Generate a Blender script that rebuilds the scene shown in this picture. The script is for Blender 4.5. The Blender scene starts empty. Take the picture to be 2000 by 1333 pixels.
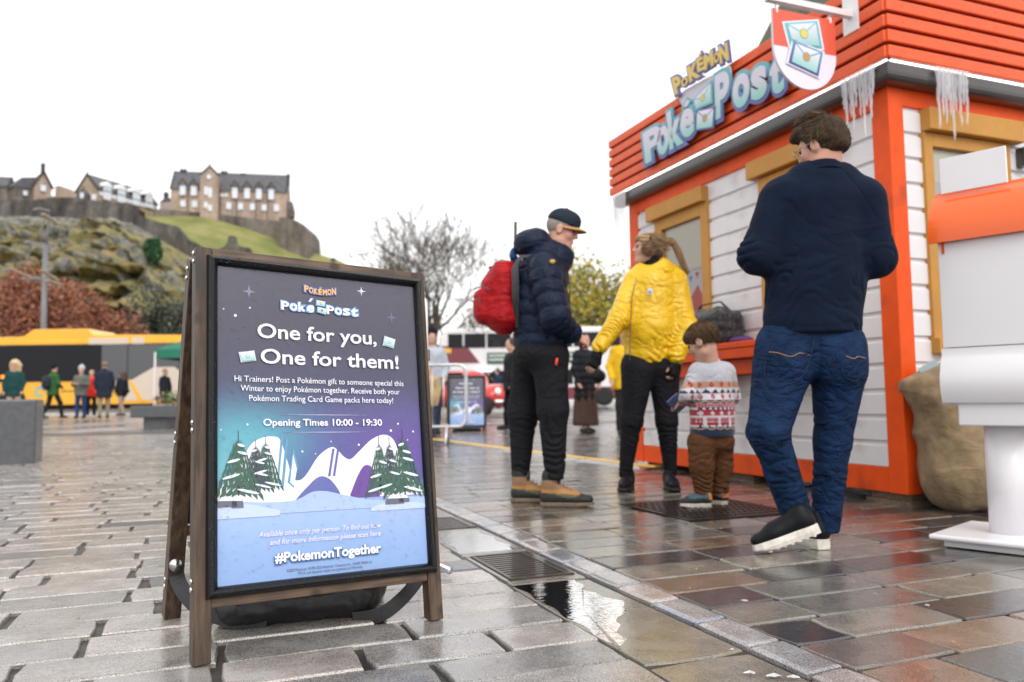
import bpy, bmesh, math, random
import numpy as np
from mathutils import Vector, Matrix
random.seed(7); RNG = np.random.default_rng(11)
SC = bpy.context.scene
COL = SC.collection

# ------------------------------------------------------------------ camera
F = 1555.6; CAMH = .65; PITCH = math.atan((783 - 666.5) / F); ROLL = math.radians(-.8)
GX, GY = -.006, .0078
_cp, _sp = math.cos(PITCH), math.sin(PITCH)
FWD = np.array([0, _cp, _sp]); _u0 = np.array([0, -_sp, _cp]); _r0 = np.array([1., 0, 0])
_c, _s = math.cos(ROLL), math.sin(ROLL)
RIGHT = _c * _r0 + _s * _u0; UPV = -_s * _r0 + _c * _u0
CPOS = np.array([0, 0, CAMH])
cam = bpy.data.cameras.new('camera'); camo = bpy.data.objects.new('camera', cam); COL.objects.link(camo)
cam.sensor_width = 36; cam.lens = 28.0; cam.clip_start = .05; cam.clip_end = 3000
camo.matrix_world = Matrix(((RIGHT[0], UPV[0], -FWD[0], 0), (RIGHT[1], UPV[1], -FWD[1], 0), (RIGHT[2], UPV[2], -FWD[2], CAMH), (0, 0, 0, 1)))
cam.dof.use_dof = True; cam.dof.focus_distance = 2.12; cam.dof.aperture_fstop = 2.8; cam.dof.aperture_blades = 9
SC.camera = camo
# ------------------------------------------------------------------ overcast sky and soft sun
W = bpy.data.worlds.new('World'); SC.world = W; W.use_nodes = True
nt = W.node_tree; nt.nodes.clear()
SUN_EL, SUN_AZ = math.radians(42), math.radians(160)      # high, behind the camera's right shoulder
out = nt.nodes.new('ShaderNodeOutputWorld'); bg = nt.nodes.new('ShaderNodeBackground'); bg2 = nt.nodes.new('ShaderNodeBackground')
add = nt.nodes.new('ShaderNodeAddShader'); sky = nt.nodes.new('ShaderNodeTexSky'); hs = nt.nodes.new('ShaderNodeHueSaturation')
sky.sky_type = 'NISHITA'; sky.sun_disc = False; sky.sun_elevation = SUN_EL; sky.sun_rotation = SUN_AZ
sky.air_density = 1.5; sky.dust_density = 4.0; sky.ozone_density = 1.0
hs.inputs['Saturation'].default_value = .15
nt.links.new(sky.outputs[0], hs.inputs['Color']); nt.links.new(hs.outputs[0], bg.inputs[0]); bg.inputs[1].default_value = .055
bg2.inputs[0].default_value = (1.0, .985, .99, 1); bg2.inputs[1].default_value = 1.12      # the even cloud deck
nt.links.new(bg.outputs[0], add.inputs[0]); nt.links.new(bg2.outputs[0], add.inputs[1]); nt.links.new(add.outputs[0], out.inputs[0])
sun = bpy.data.lights.new('sun', 'SUN'); suno = bpy.data.objects.new('sun', sun); COL.objects.link(suno)
sun.energy = 1.0; sun.angle = math.radians(35); sun.color = (1, .97, .93)
_sd = Vector((math.sin(SUN_AZ) * math.cos(SUN_EL), math.cos(SUN_AZ) * math.cos(SUN_EL), math.sin(SUN_EL)))
suno.rotation_euler = _sd.to_track_quat('Z', 'Y').to_euler()
vs = SC.view_settings; vs.view_transform = 'Standard'; vs.look = 'None'; vs.exposure = .05; vs.gamma = 1; vs.use_curve_mapping = False
SC.display_settings.display_device = 'sRGB'
SC.render.engine = 'CYCLES'
try:
    SC.cycles.use_denoising = True; SC.cycles.max_bounces = 8; SC.cycles.caustics_reflective = False; SC.cycles.caustics_refractive = False
    SC.cycles.sample_clamp_indirect = 6
except Exception: pass

# ------------------------------------------------------------------ pixel of the photograph -> place
def ray(x, y): return (x - 1000) / F * RIGHT - (y - 666.5) / F * UPV + FWD
def at(x, y, Y): d = ray(x, y); return CPOS + d * Y / d[1]
def gz(x, y): return GX * x + GY * y
def ground(x, y, h=0):
    d = ray(x, y); t = (h - CAMH) / (d[2] - GY * d[1] - GX * d[0]); return CPOS + t * d
def proj(p):
    q = np.asarray(p, float) - CPOS; z = q @ FWD
    return np.stack([1000 + F * (q @ RIGHT) / z, 666.5 - F * (q @ UPV) / z], -1)

# ------------------------------------------------------------------ object helpers
def link(o, parent=None):
    COL.objects.link(o)
    if parent is not None: o.parent = parent
    return o
def tag(o, label=None, cat=None, group=None, kind=None):
    if label: o['label'] = label
    if cat: o['category'] = cat
    if group: o['group'] = group
    if kind: o['kind'] = kind
    return o
def empty(name, label=None, cat=None, group=None, M=None, kind=None):
    o = link(bpy.data.objects.new(name, None)); o.empty_display_size = .05
    if M is not None: o.matrix_world = M if isinstance(M, Matrix) else Matrix.Translation(Vector(M))
    return tag(o, label, cat, group, kind)
def frame(o, x, y, z):
    return Matrix(((x[0], y[0], z[0], o[0]), (x[1], y[1], z[1], o[1]), (x[2], y[2], z[2], o[2]), (0, 0, 0, 1)))
def meshobj(name, V, Fs, mat, parent=None, smooth=False, col=None, loc=None, bevel=0, mats=None, fmat=None):
    me = bpy.data.meshes.new(name)
    me.from_pydata([tuple(map(float, v)) for v in V], [], Fs)
    if mats:
        for m in mats: me.materials.append(m)
        me.polygons.foreach_set('material_index', fmat)
    elif mat: me.materials.append(mat)
    if col is not None:
        a = me.color_attributes.new('Col', 'FLOAT_COLOR', 'POINT')
        c = np.ones((len(V), 4), np.float32); c[:, :3] = np.asarray(col, np.float32)[:, :3] if np.ndim(col) == 2 else col
        a.data.foreach_set('color', c.ravel())
    if smooth: me.polygons.foreach_set('use_smooth', [True] * len(me.polygons))
    me.update()
    o = bpy.data.objects.new(name, me); link(o, parent)
    if loc is not None: o.location = loc
    if bevel:
        b = o.modifiers.new('bevel', 'BEVEL'); b.width = bevel; b.segments = 2; b.limit_method = 'ANGLE'; b.angle_limit = math.radians(40)
    return o
def copyobj(o, parent=None, M=None):
    c = o.copy(); COL.objects.link(c); c.parent = parent
    if M is not None: c.matrix_basis = M
    for k in ('category', 'label'):
        if parent is not None and k in c: del c[k]
    for ch in list(o.children): copyobj(ch, c, ch.matrix_basis.copy())
    return c

class MB:
    def __init__(s): s.V = []; s.F = []; s.C = []; s.n = 0; s.M = None; s.c = (1, 1, 1)
    def add(s, V, Fs, c=None):
        V = np.asarray(V, float)
        if s.M is not None: V = V @ np.array(s.M.to_3x3()).T + np.array(s.M.translation)
        s.V.append(V); s.F += [tuple(i + s.n for i in f) for f in Fs]
        s.C.append(np.tile(c if c is not None else s.c, (len(V), 1))); s.n += len(V); return s
    def box(s, lo, hi, c=None):
        (a, b, d), (e, f, g) = lo, hi
        return s.add([(a, b, d), (e, b, d), (e, f, d), (a, f, d), (a, b, g), (e, b, g), (e, f, g), (a, f, g)],
                     [(3, 2, 1, 0), (4, 5, 6, 7), (0, 1, 5, 4), (1, 2, 6, 5), (2, 3, 7, 6), (3, 0, 4, 7)], c)
    def beam(s, p, q, wx, wy, side=(0, 0, 1), c=None, t=1.0):
        """bar from p to q; wx across 'side x axis', wy along side"""
        p, q = np.array(p, float), np.array(q, float); a = q - p; a /= np.linalg.norm(a)
        u = np.array(side, float); u -= a * (u @ a); u /= np.linalg.norm(u); r = np.cross(a, u)
        V = []
        for P, k in ((p, 1), (q, t)):
            for i, j in ((-1, -1), (1, -1), (1, 1), (-1, 1)): V.append(P + r * i * wx / 2 * k + u * j * wy / 2 * k)
        return s.add(V, [(3, 2, 1, 0), (4, 5, 6, 7), (0, 1, 5, 4), (1, 2, 6, 5), (2, 3, 7, 6), (3, 0, 4, 7)], c)
    def tube(s, pts, rad, n=8, cap=True, c=None, flat=1.0):
        pts = np.array(pts, float); m = len(pts); rad = np.broadcast_to(rad, (m,))
        tan = np.gradient(pts, axis=0); tan /= np.linalg.norm(tan, axis=1)[:, None] + 1e-12
        u = np.cross(tan[0], (0, 0, 1.)); 
        if np.linalg.norm(u) < .1: u = np.cross(tan[0], (1., 0, 0))
        u /= np.linalg.norm(u); V = []
        ang = np.linspace(0, 2 * math.pi, n, endpoint=False)
        for i in range(m):
            u = u - tan[i] * (u @ tan[i]); u /= np.linalg.norm(u); w = np.cross(tan[i], u)
            for a in ang: V.append(pts[i] + rad[i] * (math.cos(a) * u + flat * math.sin(a) * w))
        Fs = [(i * n + j, i * n + (j + 1) % n, (i + 1) * n + (j + 1) % n, (i + 1) * n + j) for i in range(m - 1) for j in range(n)]
        if cap: Fs += [tuple(range(n - 1, -1, -1)), tuple(range((m - 1) * n, m * n))]
        return s.add(V, Fs, c)
    def lathe(s, prof, n=24, o=(0, 0, 0), c=None, cap=True):
        V = []; ang = np.linspace(0, 2 * math.pi, n, endpoint=False)
        for r, z in prof:
            for a in ang: V.append((o[0] + r * math.cos(a), o[1] + r * math.sin(a), o[2] + z))
        m = len(prof)
        Fs = [(i * n + j, i * n + (j + 1) % n, (i + 1) * n + (j + 1) % n, (i + 1) * n + j) for i in range(m - 1) for j in range(n)]
        if cap: Fs += [tuple(range(n - 1, -1, -1)), tuple(range((m - 1) * n, m * n))]
        return s.add(V, Fs, c)
    def prism(s, poly, z0, z1, c=None, M=None):
        """poly in xy, extruded z0..z1 (then local matrix M)"""
        n = len(poly); V = [(x, y, z0) for x, y in poly] + [(x, y, z1) for x, y in poly]
        if M is not None:
            V = np.array(V) @ np.array(M.to_3x3()).T + np.array(M.translation)
        return s.add(V, [tuple(range(n - 1, -1, -1)), tuple(range(n, 2 * n))] + [(i, (i + 1) % n, n + (i + 1) % n, n + i) for i in range(n)], c)
    def ball(s, o, r, n=10, m=6, c=None):
        r = np.broadcast_to(r, (3,)); prof = [(math.sin(math.pi * k / m), -math.cos(math.pi * k / m)) for k in range(m + 1)]
        V = []; Fs = []
        for a, z in prof:
            for j in range(n):
                t = 2 * math.pi * j / n; V.append((o[0] + r[0] * a * math.cos(t), o[1] + r[1] * a * math.sin(t), o[2] + r[2] * z))
        for i in range(m):
            for j in range(n): Fs.append((i * n + j, i * n + (j + 1) % n, (i + 1) * n + (j + 1) % n, (i + 1) * n + j))
        return s.add(V, Fs, c)
    def build(s, name, mat, parent=None, smooth=False, bevel=0, col=False, loc=None):
        V = np.concatenate(s.V) if s.V else np.zeros((0, 3))
        return meshobj(name, V, s.F, mat, parent, smooth, np.concatenate(s.C) if col else None, loc, bevel)

# ------------------------------------------------------------------ materials
def nd(t, k, **kw):
    n = t.nodes.new(k)
    for a, v in kw.items(): setattr(n, a, v)
    return n
def material(name, col=(.5, .5, .5), rough=.5, metal=0, var=0, vscale=8, bump=0, bscale=60, coat=0, coatr=.1, vcol=False, stretch=None,
             rvar=0, trans=0, ior=1.45, emit=0, spec=.5, sheen=0, space='Object', dirt=None, bdist=.002, alpha=1, crease=None):
    m = bpy.data.materials.new(name); m.use_nodes = True; t = m.node_tree; b = t.nodes['Principled BSDF']
    c4 = tuple(col) + (1,)
    b.inputs['Base Color'].default_value = c4; b.inputs['Roughness'].default_value = rough; b.inputs['Metallic'].default_value = metal
    b.inputs['IOR'].default_value = ior; b.inputs['Coat Weight'].default_value = coat; b.inputs['Coat Roughness'].default_value = coatr
    b.inputs['Transmission Weight'].default_value = trans; b.inputs['Specular IOR Level'].default_value = spec
    b.inputs['Sheen Weight'].default_value = sheen; b.inputs['Sheen Roughness'].default_value = .5; b.inputs['Alpha'].default_value = alpha
    if emit: b.inputs['Emission Color'].default_value = c4; b.inputs['Emission Strength'].default_value = emit
    if space == 'World': vec = nd(t, 'ShaderNodeNewGeometry').outputs['Position']
    else: vec = nd(t, 'ShaderNodeTexCoord').outputs['Object']
    if stretch:
        mp = nd(t, 'ShaderNodeMapping'); mp.inputs['Scale'].default_value = stretch; t.links.new(vec, mp.inputs[0]); vec = mp.outputs[0]
    src = None
    if vcol:
        a = nd(t, 'ShaderNodeVertexColor', layer_name='Col'); src = a.outputs[0]
        if not (col[0] == col[1] == col[2] == .5):
            pass
        t.links.new(src, b.inputs['Base Color'])
    if var:
        n = nd(t, 'ShaderNodeTexNoise'); n.inputs['Scale'].default_value = vscale; n.inputs['Detail'].default_value = 5
        n.inputs['Roughness'].default_value = .6; t.links.new(vec, n.inputs['Vector'])
        mr = nd(t, 'ShaderNodeMapRange'); mr.inputs[1].default_value = .3; mr.inputs[2].default_value = .7
        mr.inputs[3].default_value = 1 - var; mr.inputs[4].default_value = 1 + var; t.links.new(n.outputs[0], mr.inputs[0])
        mx = nd(t, 'ShaderNodeVectorMath', operation='SCALE'); t.links.new(mr.outputs[0], mx.inputs['Scale'])
        if src: t.links.new(src, mx.inputs[0])
        else: mx.inputs[0].default_value = col
        src = mx.outputs[0]
        if dirt:
            n2 = nd(t, 'ShaderNodeTexNoise'); n2.inputs['Scale'].default_value = dirt[1]; n2.inputs['Detail'].default_value = 6; t.links.new(vec, n2.inputs['Vector'])
            r2 = nd(t, 'ShaderNodeMapRange'); r2.inputs[1].default_value = dirt[2]; r2.inputs[2].default_value = dirt[3]; t.links.new(n2.outputs[0], r2.inputs[0])
            mm = nd(t, 'ShaderNodeMix', data_type='RGBA'); t.links.new(r2.outputs[0], mm.inputs[0]); t.links.new(src, mm.inputs[6]); mm.inputs[7].default_value = tuple(dirt[0]) + (1,)
            src = mm.outputs[2]
        t.links.new(src, b.inputs['Base Color'])
        if rvar:
            rr = nd(t, 'ShaderNodeMapRange'); rr.inputs[1].default_value = .3; rr.inputs[2].default_value = .7
            rr.inputs[3].default_value = max(0, rough - rvar); rr.inputs[4].default_value = rough + rvar; t.links.new(n.outputs[0], rr.inputs[0])
            t.links.new(rr.outputs[0], b.inputs['Roughness'])
    if bump:
        n = nd(t, 'ShaderNodeTexNoise'); n.inputs['Scale'].default_value = bscale; n.inputs['Detail'].default_value = 4; t.links.new(vec, n.inputs['Vector'])
        bp = nd(t, 'ShaderNodeBump'); bp.inputs['Strength'].default_value = bump; bp.inputs['Distance'].default_value = bdist
        t.links.new(n.outputs[0], bp.inputs['Height']); t.links.new(bp.outputs[0], b.inputs['Normal'])
        if crease:                                  # sharp-bottomed cloth creases: distance from the mid level of a stretched noise
            mp = nd(t, 'ShaderNodeMapping'); mp.inputs['Scale'].default_value = (1, 1, 1.7); mp.inputs['Rotation'].default_value = (.5, .4, 0); t.links.new(vec, mp.inputs[0])
            n = nd(t, 'ShaderNodeTexNoise'); n.inputs['Scale'].default_value = crease[0]; n.inputs['Detail'].default_value = 3; n.inputs['Distortion'].default_value = .8; t.links.new(mp.outputs[0], n.inputs['Vector'])
            s1 = nd(t, 'ShaderNodeMath', operation='SUBTRACT'); s1.inputs[1].default_value = .5; t.links.new(n.outputs[0], s1.inputs[0]); s2 = nd(t, 'ShaderNodeMath', operation='ABSOLUTE'); t.links.new(s1.outputs[0], s2.inputs[0])
            b2 = nd(t, 'ShaderNodeBump'); b2.inputs['Strength'].default_value = 1; b2.inputs['Distance'].default_value = crease[1]; t.links.new(s2.outputs[0], b2.inputs['Height']); t.links.new(bp.outputs[0], b2.inputs['Normal']); t.links.new(b2.outputs[0], b.inputs['Normal'])
    return m

def wood_material(name, dark, light, axis=(1, 1, .06), scale=60, rough=.55, knots=True, coat=0, blot=.32):
    m = bpy.data.materials.new(name); m.use_nodes = True; t = m.node_tree; b = t.nodes['Principled BSDF']; b.inputs['Roughness'].default_value = rough
    b.inputs['Coat Weight'].default_value = coat
    tc = nd(t, 'ShaderNodeTexCoord'); mp = nd(t, 'ShaderNodeMapping'); mp.inputs['Scale'].default_value = axis; t.links.new(tc.outputs['Object'], mp.inputs[0])
    n = nd(t, 'ShaderNodeTexNoise'); n.inputs['Scale'].default_value = scale; n.inputs['Detail'].default_value = 6; n.inputs['Distortion'].default_value = .6; t.links.new(mp.outputs[0], n.inputs['Vector'])
    n2 = nd(t, 'ShaderNodeTexNoise'); n2.inputs['Scale'].default_value = 7; n2.inputs['Detail'].default_value = 3; t.links.new(tc.outputs['Object'], n2.inputs['Vector'])
    cr = nd(t, 'ShaderNodeValToRGB'); cr.color_ramp.elements[0].position = .36; cr.color_ramp.elements[0].color = tuple(dark) + (1,); cr.color_ramp.elements[1].position = .66; cr.color_ramp.elements[1].color = tuple(light) + (1,)
    t.links.new(n.outputs[0], cr.inputs[0])
    mr = nd(t, 'ShaderNodeMapRange'); mr.inputs[1].default_value = .3; mr.inputs[2].default_value = .7; mr.inputs[3].default_value = 1 - blot * 1.1; mr.inputs[4].default_value = 1 + blot * .8; t.links.new(n2.outputs[0], mr.inputs[0])
    sc = nd(t, 'ShaderNodeVectorMath', operation='SCALE'); t.links.new(cr.outputs[0], sc.inputs[0]); t.links.new(mr.outputs[0], sc.inputs['Scale']); src = sc.outputs[0]
    if knots:
        mp2 = nd(t, 'ShaderNodeMapping'); mp2.inputs['Scale'].default_value = (9, 9, 4.5); t.links.new(tc.outputs['Object'], mp2.inputs[0])
        v = nd(t, 'ShaderNodeTexVoronoi'); v.inputs['Scale'].default_value = 1; t.links.new(mp2.outputs[0], v.inputs['Vector'])
        r = nd(t, 'ShaderNodeMapRange'); r.inputs[1].default_value = .1; r.inputs[2].default_value = .2; r.inputs[3].default_value = .85; r.inputs[4].default_value = 0; t.links.new(v.outputs['Distance'], r.inputs[0])
        mm = nd(t, 'ShaderNodeMix', data_type='RGBA'); t.links.new(r.outputs[0], mm.inputs[0]); t.links.new(src, mm.inputs[6]); mm.inputs[7].default_value = (.035, .016, .008, 1); src = mm.outputs[2]
    t.links.new(src, b.inputs['Base Color'])
    bp = nd(t, 'ShaderNodeBump'); bp.inputs['Strength'].default_value = .35; bp.inputs['Distance'].default_value = .001; t.links.new(n.outputs[0], bp.inputs['Height']); t.links.new(bp.outputs[0], b.inputs['Normal'])
    return m

def thin_glass(name, ior=1.45, bumpn=None, rough=.02, tint=(1, 1, 1)):
    m = bpy.data.materials.new(name); m.use_nodes = True; t = m.node_tree; t.nodes.clear(); o = nd(t, 'ShaderNodeOutputMaterial'); mx = nd(t, 'ShaderNodeMixShader'); tr = nd(t, 'ShaderNodeBsdfTransparent'); gl = nd(t, 'ShaderNodeBsdfGlossy'); fr = nd(t, 'ShaderNodeFresnel')
    tr.inputs[0].default_value = tuple(tint) + (1,); gl.inputs['Roughness'].default_value = rough; fr.inputs['IOR'].default_value = ior
    t.links.new(fr.outputs[0], mx.inputs[0]); t.links.new(tr.outputs[0], mx.inputs[1]); t.links.new(gl.outputs[0], mx.inputs[2]); t.links.new(mx.outputs[0], o.inputs[0])
    if bumpn:
        P = nd(t, 'ShaderNodeNewGeometry').outputs['Position']; mp = nd(t, 'ShaderNodeMapping'); mp.inputs['Rotation'].default_value = (0, 0, -.376); mp.inputs['Scale'].default_value = (.7, 2.0, 1); t.links.new(P, mp.inputs[0])
        n = nd(t, 'ShaderNodeTexNoise'); n.inputs['Scale'].default_value = bumpn[0]; n.inputs['Detail'].default_value = 3; t.links.new(mp.outputs[0], n.inputs['Vector'])
        bp = nd(t, 'ShaderNodeBump'); bp.inputs['Strength'].default_value = bumpn[1]; bp.inputs['Distance'].default_value = .006; t.links.new(n.outputs[0], bp.inputs['Height'])
        t.links.new(bp.outputs[0], gl.inputs['Normal']); t.links.new(bp.outputs[0], fr.inputs['Normal'])
    return m
# ------------------------------------------------------------------ noise on arrays
_LAT = np.random.default_rng(5).random((32, 32, 32)).astype(np.float32)
def vnoise(P, scale=1.0, seed=0):
    P = np.asarray(P, np.float32) * scale + seed * 7.31; i = np.floor(P).astype(int); f = P - i; f = f * f * (3 - 2 * f)
    r = 0
    for dx in (0, 1):
        for dy in (0, 1):
            for dz in (0, 1):
                w = (f[..., 0] if dx else 1 - f[..., 0]) * (f[..., 1] if dy else 1 - f[..., 1]) * (f[..., 2] if dz else 1 - f[..., 2])
                r = r + w * _LAT[(i[..., 0] + dx) % 32, (i[..., 1] + dy) % 32, (i[..., 2] + dz) % 32]
    return r * 2 - 1
def fbm(P, scale=1, seed=0, oct=4):
    r = 0; a = 1
    for k in range(oct): r = r + a * vnoise(P, scale * 2 ** k, seed + k); a *= .5
    return r

# ------------------------------------------------------------------ soft solids: smooth unions of tapered capsules and ellipsoids, meshed
class Soft:
    def __init__(s, lo, hi, vox):
        s.lo = np.array(lo, float); s.vox = vox; s.n = np.maximum(4, np.ceil((np.array(hi) - s.lo) / vox).astype(int) + 1)
        s.d = np.full(s.n, .5, np.float32)
    def _sl(s, lo, hi, pad):
        a = np.maximum(0, np.floor((lo - pad - s.lo) / s.vox).astype(int)); b = np.minimum(s.n, np.ceil((hi + pad - s.lo) / s.vox).astype(int) + 1)
        if (b <= a).any(): return None, None
        sl = tuple(slice(i, j) for i, j in zip(a, b)); g = [(np.arange(i, j) * s.vox + l).astype(np.float32) for i, j, l in zip(a, b, s.lo)]
        return sl, (g[0][:, None, None], g[1][None, :, None], g[2][None, None, :])
    def _mix(s, sl, v, k, op):
        c = s.d[sl]
        if op == 'sub': v = -v; h = np.maximum(k - np.abs(c - v), 0) / k; s.d[sl] = np.maximum(c, v) + h * h * k / 4
        else: h = np.maximum(k - np.abs(c - v), 0) / k; s.d[sl] = np.minimum(c, v) - h * h * k / 4
    def cap(s, p, q, r0, r1=None, k=.02, flat=None, op='add'):
        """tapered capsule; flat=(unit axis, factor<1) squashes the section along axis"""
        r1 = r0 if r1 is None else r1; p, q = np.array(p, float), np.array(q, float); R = max(r0, r1)
        f = 1.0
        if flat is not None and flat[1] > 1: f = flat[1]
        sl, g = s._sl(np.minimum(p, q) - R * f, np.maximum(p, q) + R * f, k + .03)
        if sl is None: return s
        x, y, z = g[0] - p[0], g[1] - p[1], g[2] - p[2]; a = q - p
        L = a @ a + 1e-12; t = np.clip((x * a[0] + y * a[1] + z * a[2]) / L, 0, 1)
        x, y, z = x - t * a[0], y - t * a[1], z - t * a[2]
        if flat is not None:
            n, fa = np.array(flat[0], float), flat[1]; dt = x * n[0] + y * n[1] + z * n[2]; e = (1 / fa - 1) * dt
            x, y, z = x + n[0] * e, y + n[1] * e, z + n[2] * e
        v = np.sqrt(x * x + y * y + z * z) - (r0 + (r1 - r0) * t)
        if flat is not None: v = v * min(1, flat[1])
        s._mix(sl, v, k, op); return s
    def ell(s, c, r, k=.02, R=None, op='add'):
        c = np.array(c, float); r = np.array(np.broadcast_to(r, (3,)), float); m = r.max()
        sl, g = s._sl(c - m, c + m, k + .03)
        if sl is None: return s
        x, y, z = g[0] - c[0], g[1] - c[1], g[2] - c[2]
        if R is not None:
            R = np.array(R); x, y, z = (x * R[0][0] + y * R[0][1] + z * R[0][2], x * R[1][0] + y * R[1][1] + z * R[1][2], x * R[2][0] + y * R[2][1] + z * R[2][2])
        k0 = np.sqrt((x / r[0]) ** 2 + (y / r[1]) ** 2 + (z / r[2]) ** 2); k1 = np.sqrt((x / r[0] ** 2) ** 2 + (y / r[1] ** 2) ** 2 + (z / r[2] ** 2) ** 2) + 1e-6
        s._mix(sl, k0 * (k0 - 1) / k1, k, op); return s
    def cut(s, p, n, k=.006):
        """remove everything on the side n points to from p"""
        g = [(np.arange(m) * s.vox + l).astype(np.float32) for m, l in zip(s.n, s.lo)]
        v = -((g[0][:, None, None] - p[0]) * n[0] + (g[1][None, :, None] - p[1]) * n[1] + (g[2][None, None, :] - p[2]) * n[2])
        h = np.maximum(k - np.abs(s.d + v), 0) / k; s.d = (np.maximum(s.d, -v) + h * h * k / 4).astype(np.float32); return s
    def mesh(s):
        d = s.d; d[0] = d[-1] = .1; d[:, 0] = d[:, -1] = .1; d[:, :, 0] = d[:, :, -1] = .1
        ins = d < 0; nx, ny, nz = d.shape
        c = np.zeros((nx - 1, ny - 1, nz - 1), np.int8)
        for i in (0, 1):
            for j in (0, 1):
                for k in (0, 1): c += ins[i:nx - 1 + i, j:ny - 1 + j, k:nz - 1 + k]
        act = (c > 0) & (c < 8); idx = np.argwhere(act); ids = np.full(act.shape, -1, np.int32); ids[act] = np.arange(len(idx))
        acc = np.zeros((len(idx), 3)); cnt = np.zeros(len(idx)); ix, iy, iz = idx.T
        co = [(i, j, k) for i in (0, 1) for j in (0, 1) for k in (0, 1)]
        for a in co:
            for b in co:
                if sum(b) - sum(a) == 1 and all(x <= y for x, y in zip(a, b)):
                    da = d[ix + a[0], iy + a[1], iz + a[2]]; db = d[ix + b[0], iy + b[1], iz + b[2]]; m = (da < 0) != (db < 0)
                    t = np.where(m, da / np.where(m, da - db, 1), 0)[:, None]; pt = np.array(a) + t * (np.array(b) - np.array(a))
                    acc += pt * m[:, None]; cnt += m
        V = (idx + acc / cnt[:, None]) * s.vox + s.lo
        Q = []
        for ax in range(3):
            sl0 = [slice(None)] * 3; sl1 = [slice(None)] * 3; sl0[ax] = slice(0, -1); sl1[ax] = slice(1, None)
            a, b = ins[tuple(sl0)], ins[tuple(sl1)]; e = np.argwhere(a != b); 
            if not len(e): continue
            u, w = (ax + 1) % 3, (ax + 2) % 3; fl = a[tuple(e.T)]
            def cell(du, dw): q = e.copy(); q[:, u] -= du; q[:, w] -= dw; return ids[tuple(q.T)]
            q = np.stack([cell(1, 1), cell(0, 1), cell(0, 0), cell(1, 0)], 1); q[~fl] = q[~fl][:, ::-1]; Q.append(q)
        return V, np.concatenate(Q)
def vnormals(V, Q):
    n = np.cross(V[Q[:, 2]] - V[Q[:, 0]], V[Q[:, 3]] - V[Q[:, 1]]); N = np.zeros_like(V)
    for k in range(4): np.add.at(N, Q[:, k], n)
    return N / (np.linalg.norm(N, axis=1)[:, None] + 1e-12)
def relax(V, Q, it=1, a=.5):
    for _ in range(it):
        S = np.zeros_like(V); c = np.zeros(len(V))
        for k in range(4):
            np.add.at(S, Q[:, k], V[Q[:, (k + 1) % 4]] + V[Q[:, (k + 3) % 4]]); np.add.at(c, Q[:, k], 2)
        V = V * (1 - a) + a * S / c[:, None]
    return V
def segparam(V, p, q):
    p, q = np.array(p, float), np.array(q, float); a = q - p; L = np.linalg.norm(a); t = np.clip((V - p) @ a / L / L, 0, 1)
    return t, np.linalg.norm(V - p - t[:, None] * a, axis=1), t * L
def folds(V, N, limbs, amp=.006, seed=0, rings=()):
    """cloth: soft broad wrinkles plus ring creases gathered near joints. limbs: (p,q,amp at p,amp at q,period)"""
    dsp = amp * .22 * fbm(V, 7, seed, 3) + amp * .05 * (.5 - np.abs(fbm(V, 22, seed + 4, 2)))
    best = np.full(len(V), 9.); add_ = np.zeros(len(V))
    for i, (p, q, a0, a1, per) in enumerate(limbs):
        t, d, l = segparam(V, p, q); w = vnoise(V, 6.5, seed + i) * 2.1 + vnoise(V, 17, seed + 3 + i) * .6
        ph = l / per + w; sn = (1 - np.abs(np.sin(math.pi * ph)) ** .75) ** 1.3 * 1.5 - .35; a = a0 + (a1 - a0) * t; m = np.clip(vnoise(V, 10, seed + 9 + i) * 1.3 + .45, 0, 1.1)
        v = -a * sn * m; sel = d < best; add_[sel] = v[sel]; best = np.minimum(best, d)
    return V + N * (dsp + add_)[:, None]
def soft_obj(name, s, mat, parent=None, org=(0, 0, 0), disp=None, colf=None, smooth_it=1):
    V, Q = s.mesh(); V = relax(V, Q, smooth_it, .4)
    if disp: V = disp(V, vnormals(V, Q))
    col = colf(V) if colf else None
    return meshobj(name, V - np.array(org), [tuple(map(int, q)) for q in Q], mat, parent, True, col)
# ================================================================== GROUND
YAW = math.radians(21.54)
LV = np.array([-math.sin(YAW), math.cos(YAW), 0]); RV = np.array([math.cos(YAW), math.sin(YAW), 0])   # course-across / course-along
def st(s_, t_, h=0): p = LV * s_ + RV * t_; return np.array([p[0], p[1], gz(p[0], p[1]) + h])
def far_gz(x, y): return gz(np.clip(x, -60, 60), np.clip(y, -20, 75))

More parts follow.
